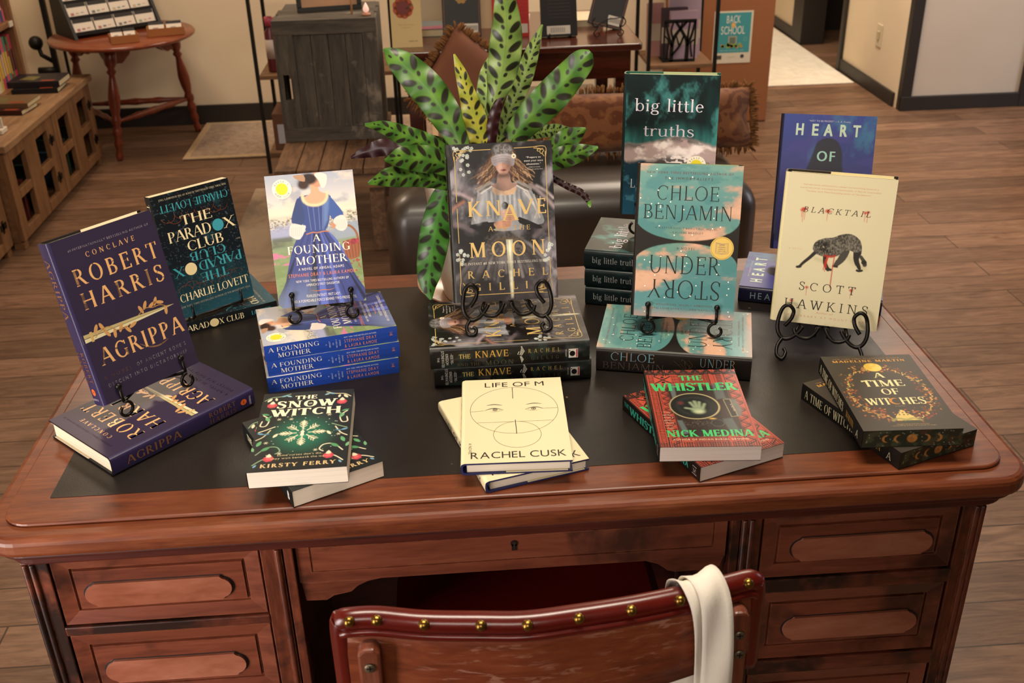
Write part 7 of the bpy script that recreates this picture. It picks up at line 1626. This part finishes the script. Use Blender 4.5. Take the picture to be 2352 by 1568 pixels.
flat_book('dark red book at the bottom of the near pair on the oak cabinet', -1.190, 3.22, ZC, -6, .15, .225, .020, '#3a1c18', 'books lying on the oak cabinet'); flat_book('tan and brown book on top of the near pair on the oak cabinet', -1.175, 3.26, ZC + .020, -2, .15, .225, .020, '#6a5238', 'books lying on the oak cabinet')
t = thing('card_holder', 'small white card holder on the oak cabinet at the left edge', 'card holder', (-1.20, 2.97, ZC)); b = MB(); b.box(-.03, .03, -.03, .03, 0, .02); obj('base', b, plain('white_block', '#c9beac', .6), t, .004); b = MB(); b.box(-.026, .026, -.004, .004, .02, .06); obj('card', b, plain('white_card', '#d2c8b8', .7), t)

# turned-leg side table
M_CHERRY = wood('turned_cherry', [(0.25, '#4a180a'), (0.55, '#74301a'), (0.8, '#8a4024')], .28, (7, 7, 1), 5, .35); M_CHTOP = wood('cherry_top', [(0.25, '#5a2412'), (0.55, '#803c20'), (0.8, '#92502e')], .3, (1, 7, 7), 5, .3)
t = thing('side_table', 'round cherry side table on three turned legs against the back wall', 'table', (-1.0, 4.12, 0)); cx, cy = -.99, 4.125
b = MB(); b.lathe([(.0001, .546), (.325, .546), (.338, .552), (.340, .560), (.334, .568), (.0001, .570)], (cx, cy, 0), 64); wobj('tabletop', b, M_CHTOP, t)
legs = [(-1.058, 3.93, -1.02, 3.985), (-.765, 4.385, -.80, 4.30), (-1.34, 4.33, -1.27, 4.26)]
prof = [(.013, 0), (.017, .012), (.018, .03), (.013, .055), (.020, .075), (.022, .09), (.015, .11), (.021, .125), (.023, .15), (.015, .165), (.022, .18), (.024, .20), (.017, .215), (.025, .25), (.029, .30), (.023, .35), (.016, .39), (.014, .405), (.024, .42), (.015, .435), (.027, .455), (.030, .47), (.030, .545)]
tops = []
for lx, ly, tx, ty in legs:
    sh = Matrix(((1, 0, (tx - lx) / .545, lx), (0, 1, (ty - ly) / .545, ly), (0, 0, 1, 0), (0, 0, 0, 1)))
    b = MB(); b.lathe(prof, (0, 0, 0), 18, M=sh); wobj('leg', b, M_CHERRY, t); tops.append((tx, ty))
for i in range(3):
    a, e = Vector((*tops[i], 0)), Vector((*tops[(i + 1) % 3], 0)); L_ = (e - a).length; d_ = (e - a).normalized(); nn = Vector((-d_.y, d_.x, 0)) * .009
    poly = [(0, .545), (0, .455)] + [(L_ * u, .448 + .070 * float(sstep(.12, .40, min(u, 1 - u))) + .006 * math.sin(u * 8 * PI) ** 2) for u in [k / 24 for k in range(1, 24)]] + [(L_, .455), (L_, .545)]
    b = MB(); b.prism(poly, lambda p, q, s_: tuple(a + d_ * p + nn * s_ + Vector((0, 0, q))), -1, 1); wobj('apron', b, M_CHERRY, t)
    f = .185 / .545; p = [Vector((l[0] + (l[2] - l[0]) * f, l[1] + (l[3] - l[1]) * f, .185)) for l in legs]; q0, q1 = p[i], p[(i + 1) % 3]
    pts = [q0.lerp(q1, u) for u in [k / 14 for k in range(15)]]; b = MB(); b.tube(pts, [.007 + .008 * math.sin(PI * k / 14) + (.004 if k in (4, 7, 10) else 0) for k in range(15)], 10); wobj('stretcher', b, M_CHERRY, t)
# stepped card display
ZS = .5705; M_BLKBOARD = plain('black_board', '#0f0d0c', .55)
ds = thing('card_display', 'black stepped display stand full of white cards on the side table', 'display stand', (-1.06, 4.20, ZS), R(38))
for xa in (-.22, .205): b = MB(); b.prism([(-.11, 0), (.13, 0), (.13, .34), (.10, .34)], lambda p, q, a: (a, p, q), xa, xa + .015); obj('side_panel', b, M_BLKBOARD, ds)
b = MB(); b.box(-.205, .205, .12, .13, 0, .34)
for k in range(5): yy = -.09 + .042 * k; zz = .015 + .066 * k; b.box(-.205, .205, yy, yy + .045, zz, zz + .006); b.box(-.205, .205, yy - .002, yy, zz, zz + .016)
obj('stepped_tiers', b, M_BLKBOARD, ds)
M_CARDW = plain('white_card_stock', '#d6cabb', .6)
tier = ['lowest', 'second', 'third', 'fourth', 'top']; pos = ['far left', 'left of centre', 'right of centre', 'far right']
for k in range(5):
    for i in range(4):
        M = ds.matrix_basis @ Matrix.Translation((-.153 + .102 * i, -.078 + .042 * k, .022 + .066 * k)) @ Matrix.Rotation(R(-24), 4, 'X')
        t = thing('pin_card', 'white card, %s on the %s tier of the black display' % (pos[i], tier[k]), 'card', M=M, group='cards on the black stepped display')
        b = MB(); b.box(-.048, .048, 0, .002, 0, .066); obj('card', b, M_CARDW, t)
        b = MB(); b.box(-.046, .046, -.0008, 0, .048, .066, lin('#2a2624')); 
        for q in range(3): b.box(-.035 + .024 * q, -.020 + .024 * q, -.0008, 0, .010 + .004 * q, .022, lin(rng.choice(['#b9a88c', '#a86a6a', '#8a9a8a', '#6a6a70'])))
        obj('printing', b, M_FLAT, t)
for (x, y, rz, w, lab) in ((-.925, 3.915, 22, .115, 'small wooden tray of white cards at the front edge of the side table'), (-.765, 4.06, 14, .16, 'small wooden tray of two white cards at the right edge of the side table')):
    t = thing('card_tray', lab, 'tray', (x, y, ZS), R(rz), group='wooden card trays'); b = MB(); b.box(-w / 2, w / 2, -.04, .04, 0, .008); b.box(-w / 2, w / 2, -.045, -.04, 0, .035); b.box(-w / 2, w / 2, .04, .045, 0, .035); b.box(-w / 2 - .005, -w / 2, -.045, .045, 0, .035); b.box(w / 2, w / 2 + .005, -.045, .045, 0, .035); obj('tray', b, plain('oiled_maple', '#9a5f30', .5), t)
    for i in range(2):
        Mc = t.matrix_basis @ Matrix.Translation((-w * .25 + w * .5 * i, -.02, .0085)) @ Matrix.Rotation(R(-38), 4, 'X'); c = thing('pin_card', 'white card in the %s wooden tray, %s of its pair' % ('front' if w < .13 else 'right', 'left one' if i == 0 else 'right one'), 'card', M=Mc, group='cards in the wooden trays')
        b = MB(); b.box(-w * .22, w * .22, 0, .002, 0, .06); obj('card', b, M_CARDW, c); b = MB(); b.box(-w * .22, w * .22, -.0008, 0, .045, .06, lin('#2a2624')); b.box(-w * .1, w * .05, -.0008, 0, .018, .03, lin('#8a8480')); obj('printing', b, M_FLAT, c)
t = thing('floor_stand', 'thin black metal floor stand against the wall between bookshelf and side table', 'stand', (-1.40, 4.32, 0))
b = MB(); b.box(-.012, .012, -.012, .012, 0, 1.6); b.box(.050, .062, -.006, .006, 0, 1.6); obj('post', b, M_BLACKMETAL, t)
b = MB(); b.lathe([(.0001, 0), (.13, 0), (.13, .012), (.02, .02)], n=28); obj('base', b, M_BLACKMETAL, t)
b = MB(); b.tube([(0, 0, .40), (-.06, 0, .44), (-.07, 0, .50)], .012, 8); b.ball((-.075, 0, .50), .035, 8); b.tube([(0, 0, .36), (-.09, 0, .36)], .02, 8); obj('hook_arm', b, M_BLACKMETAL, t)
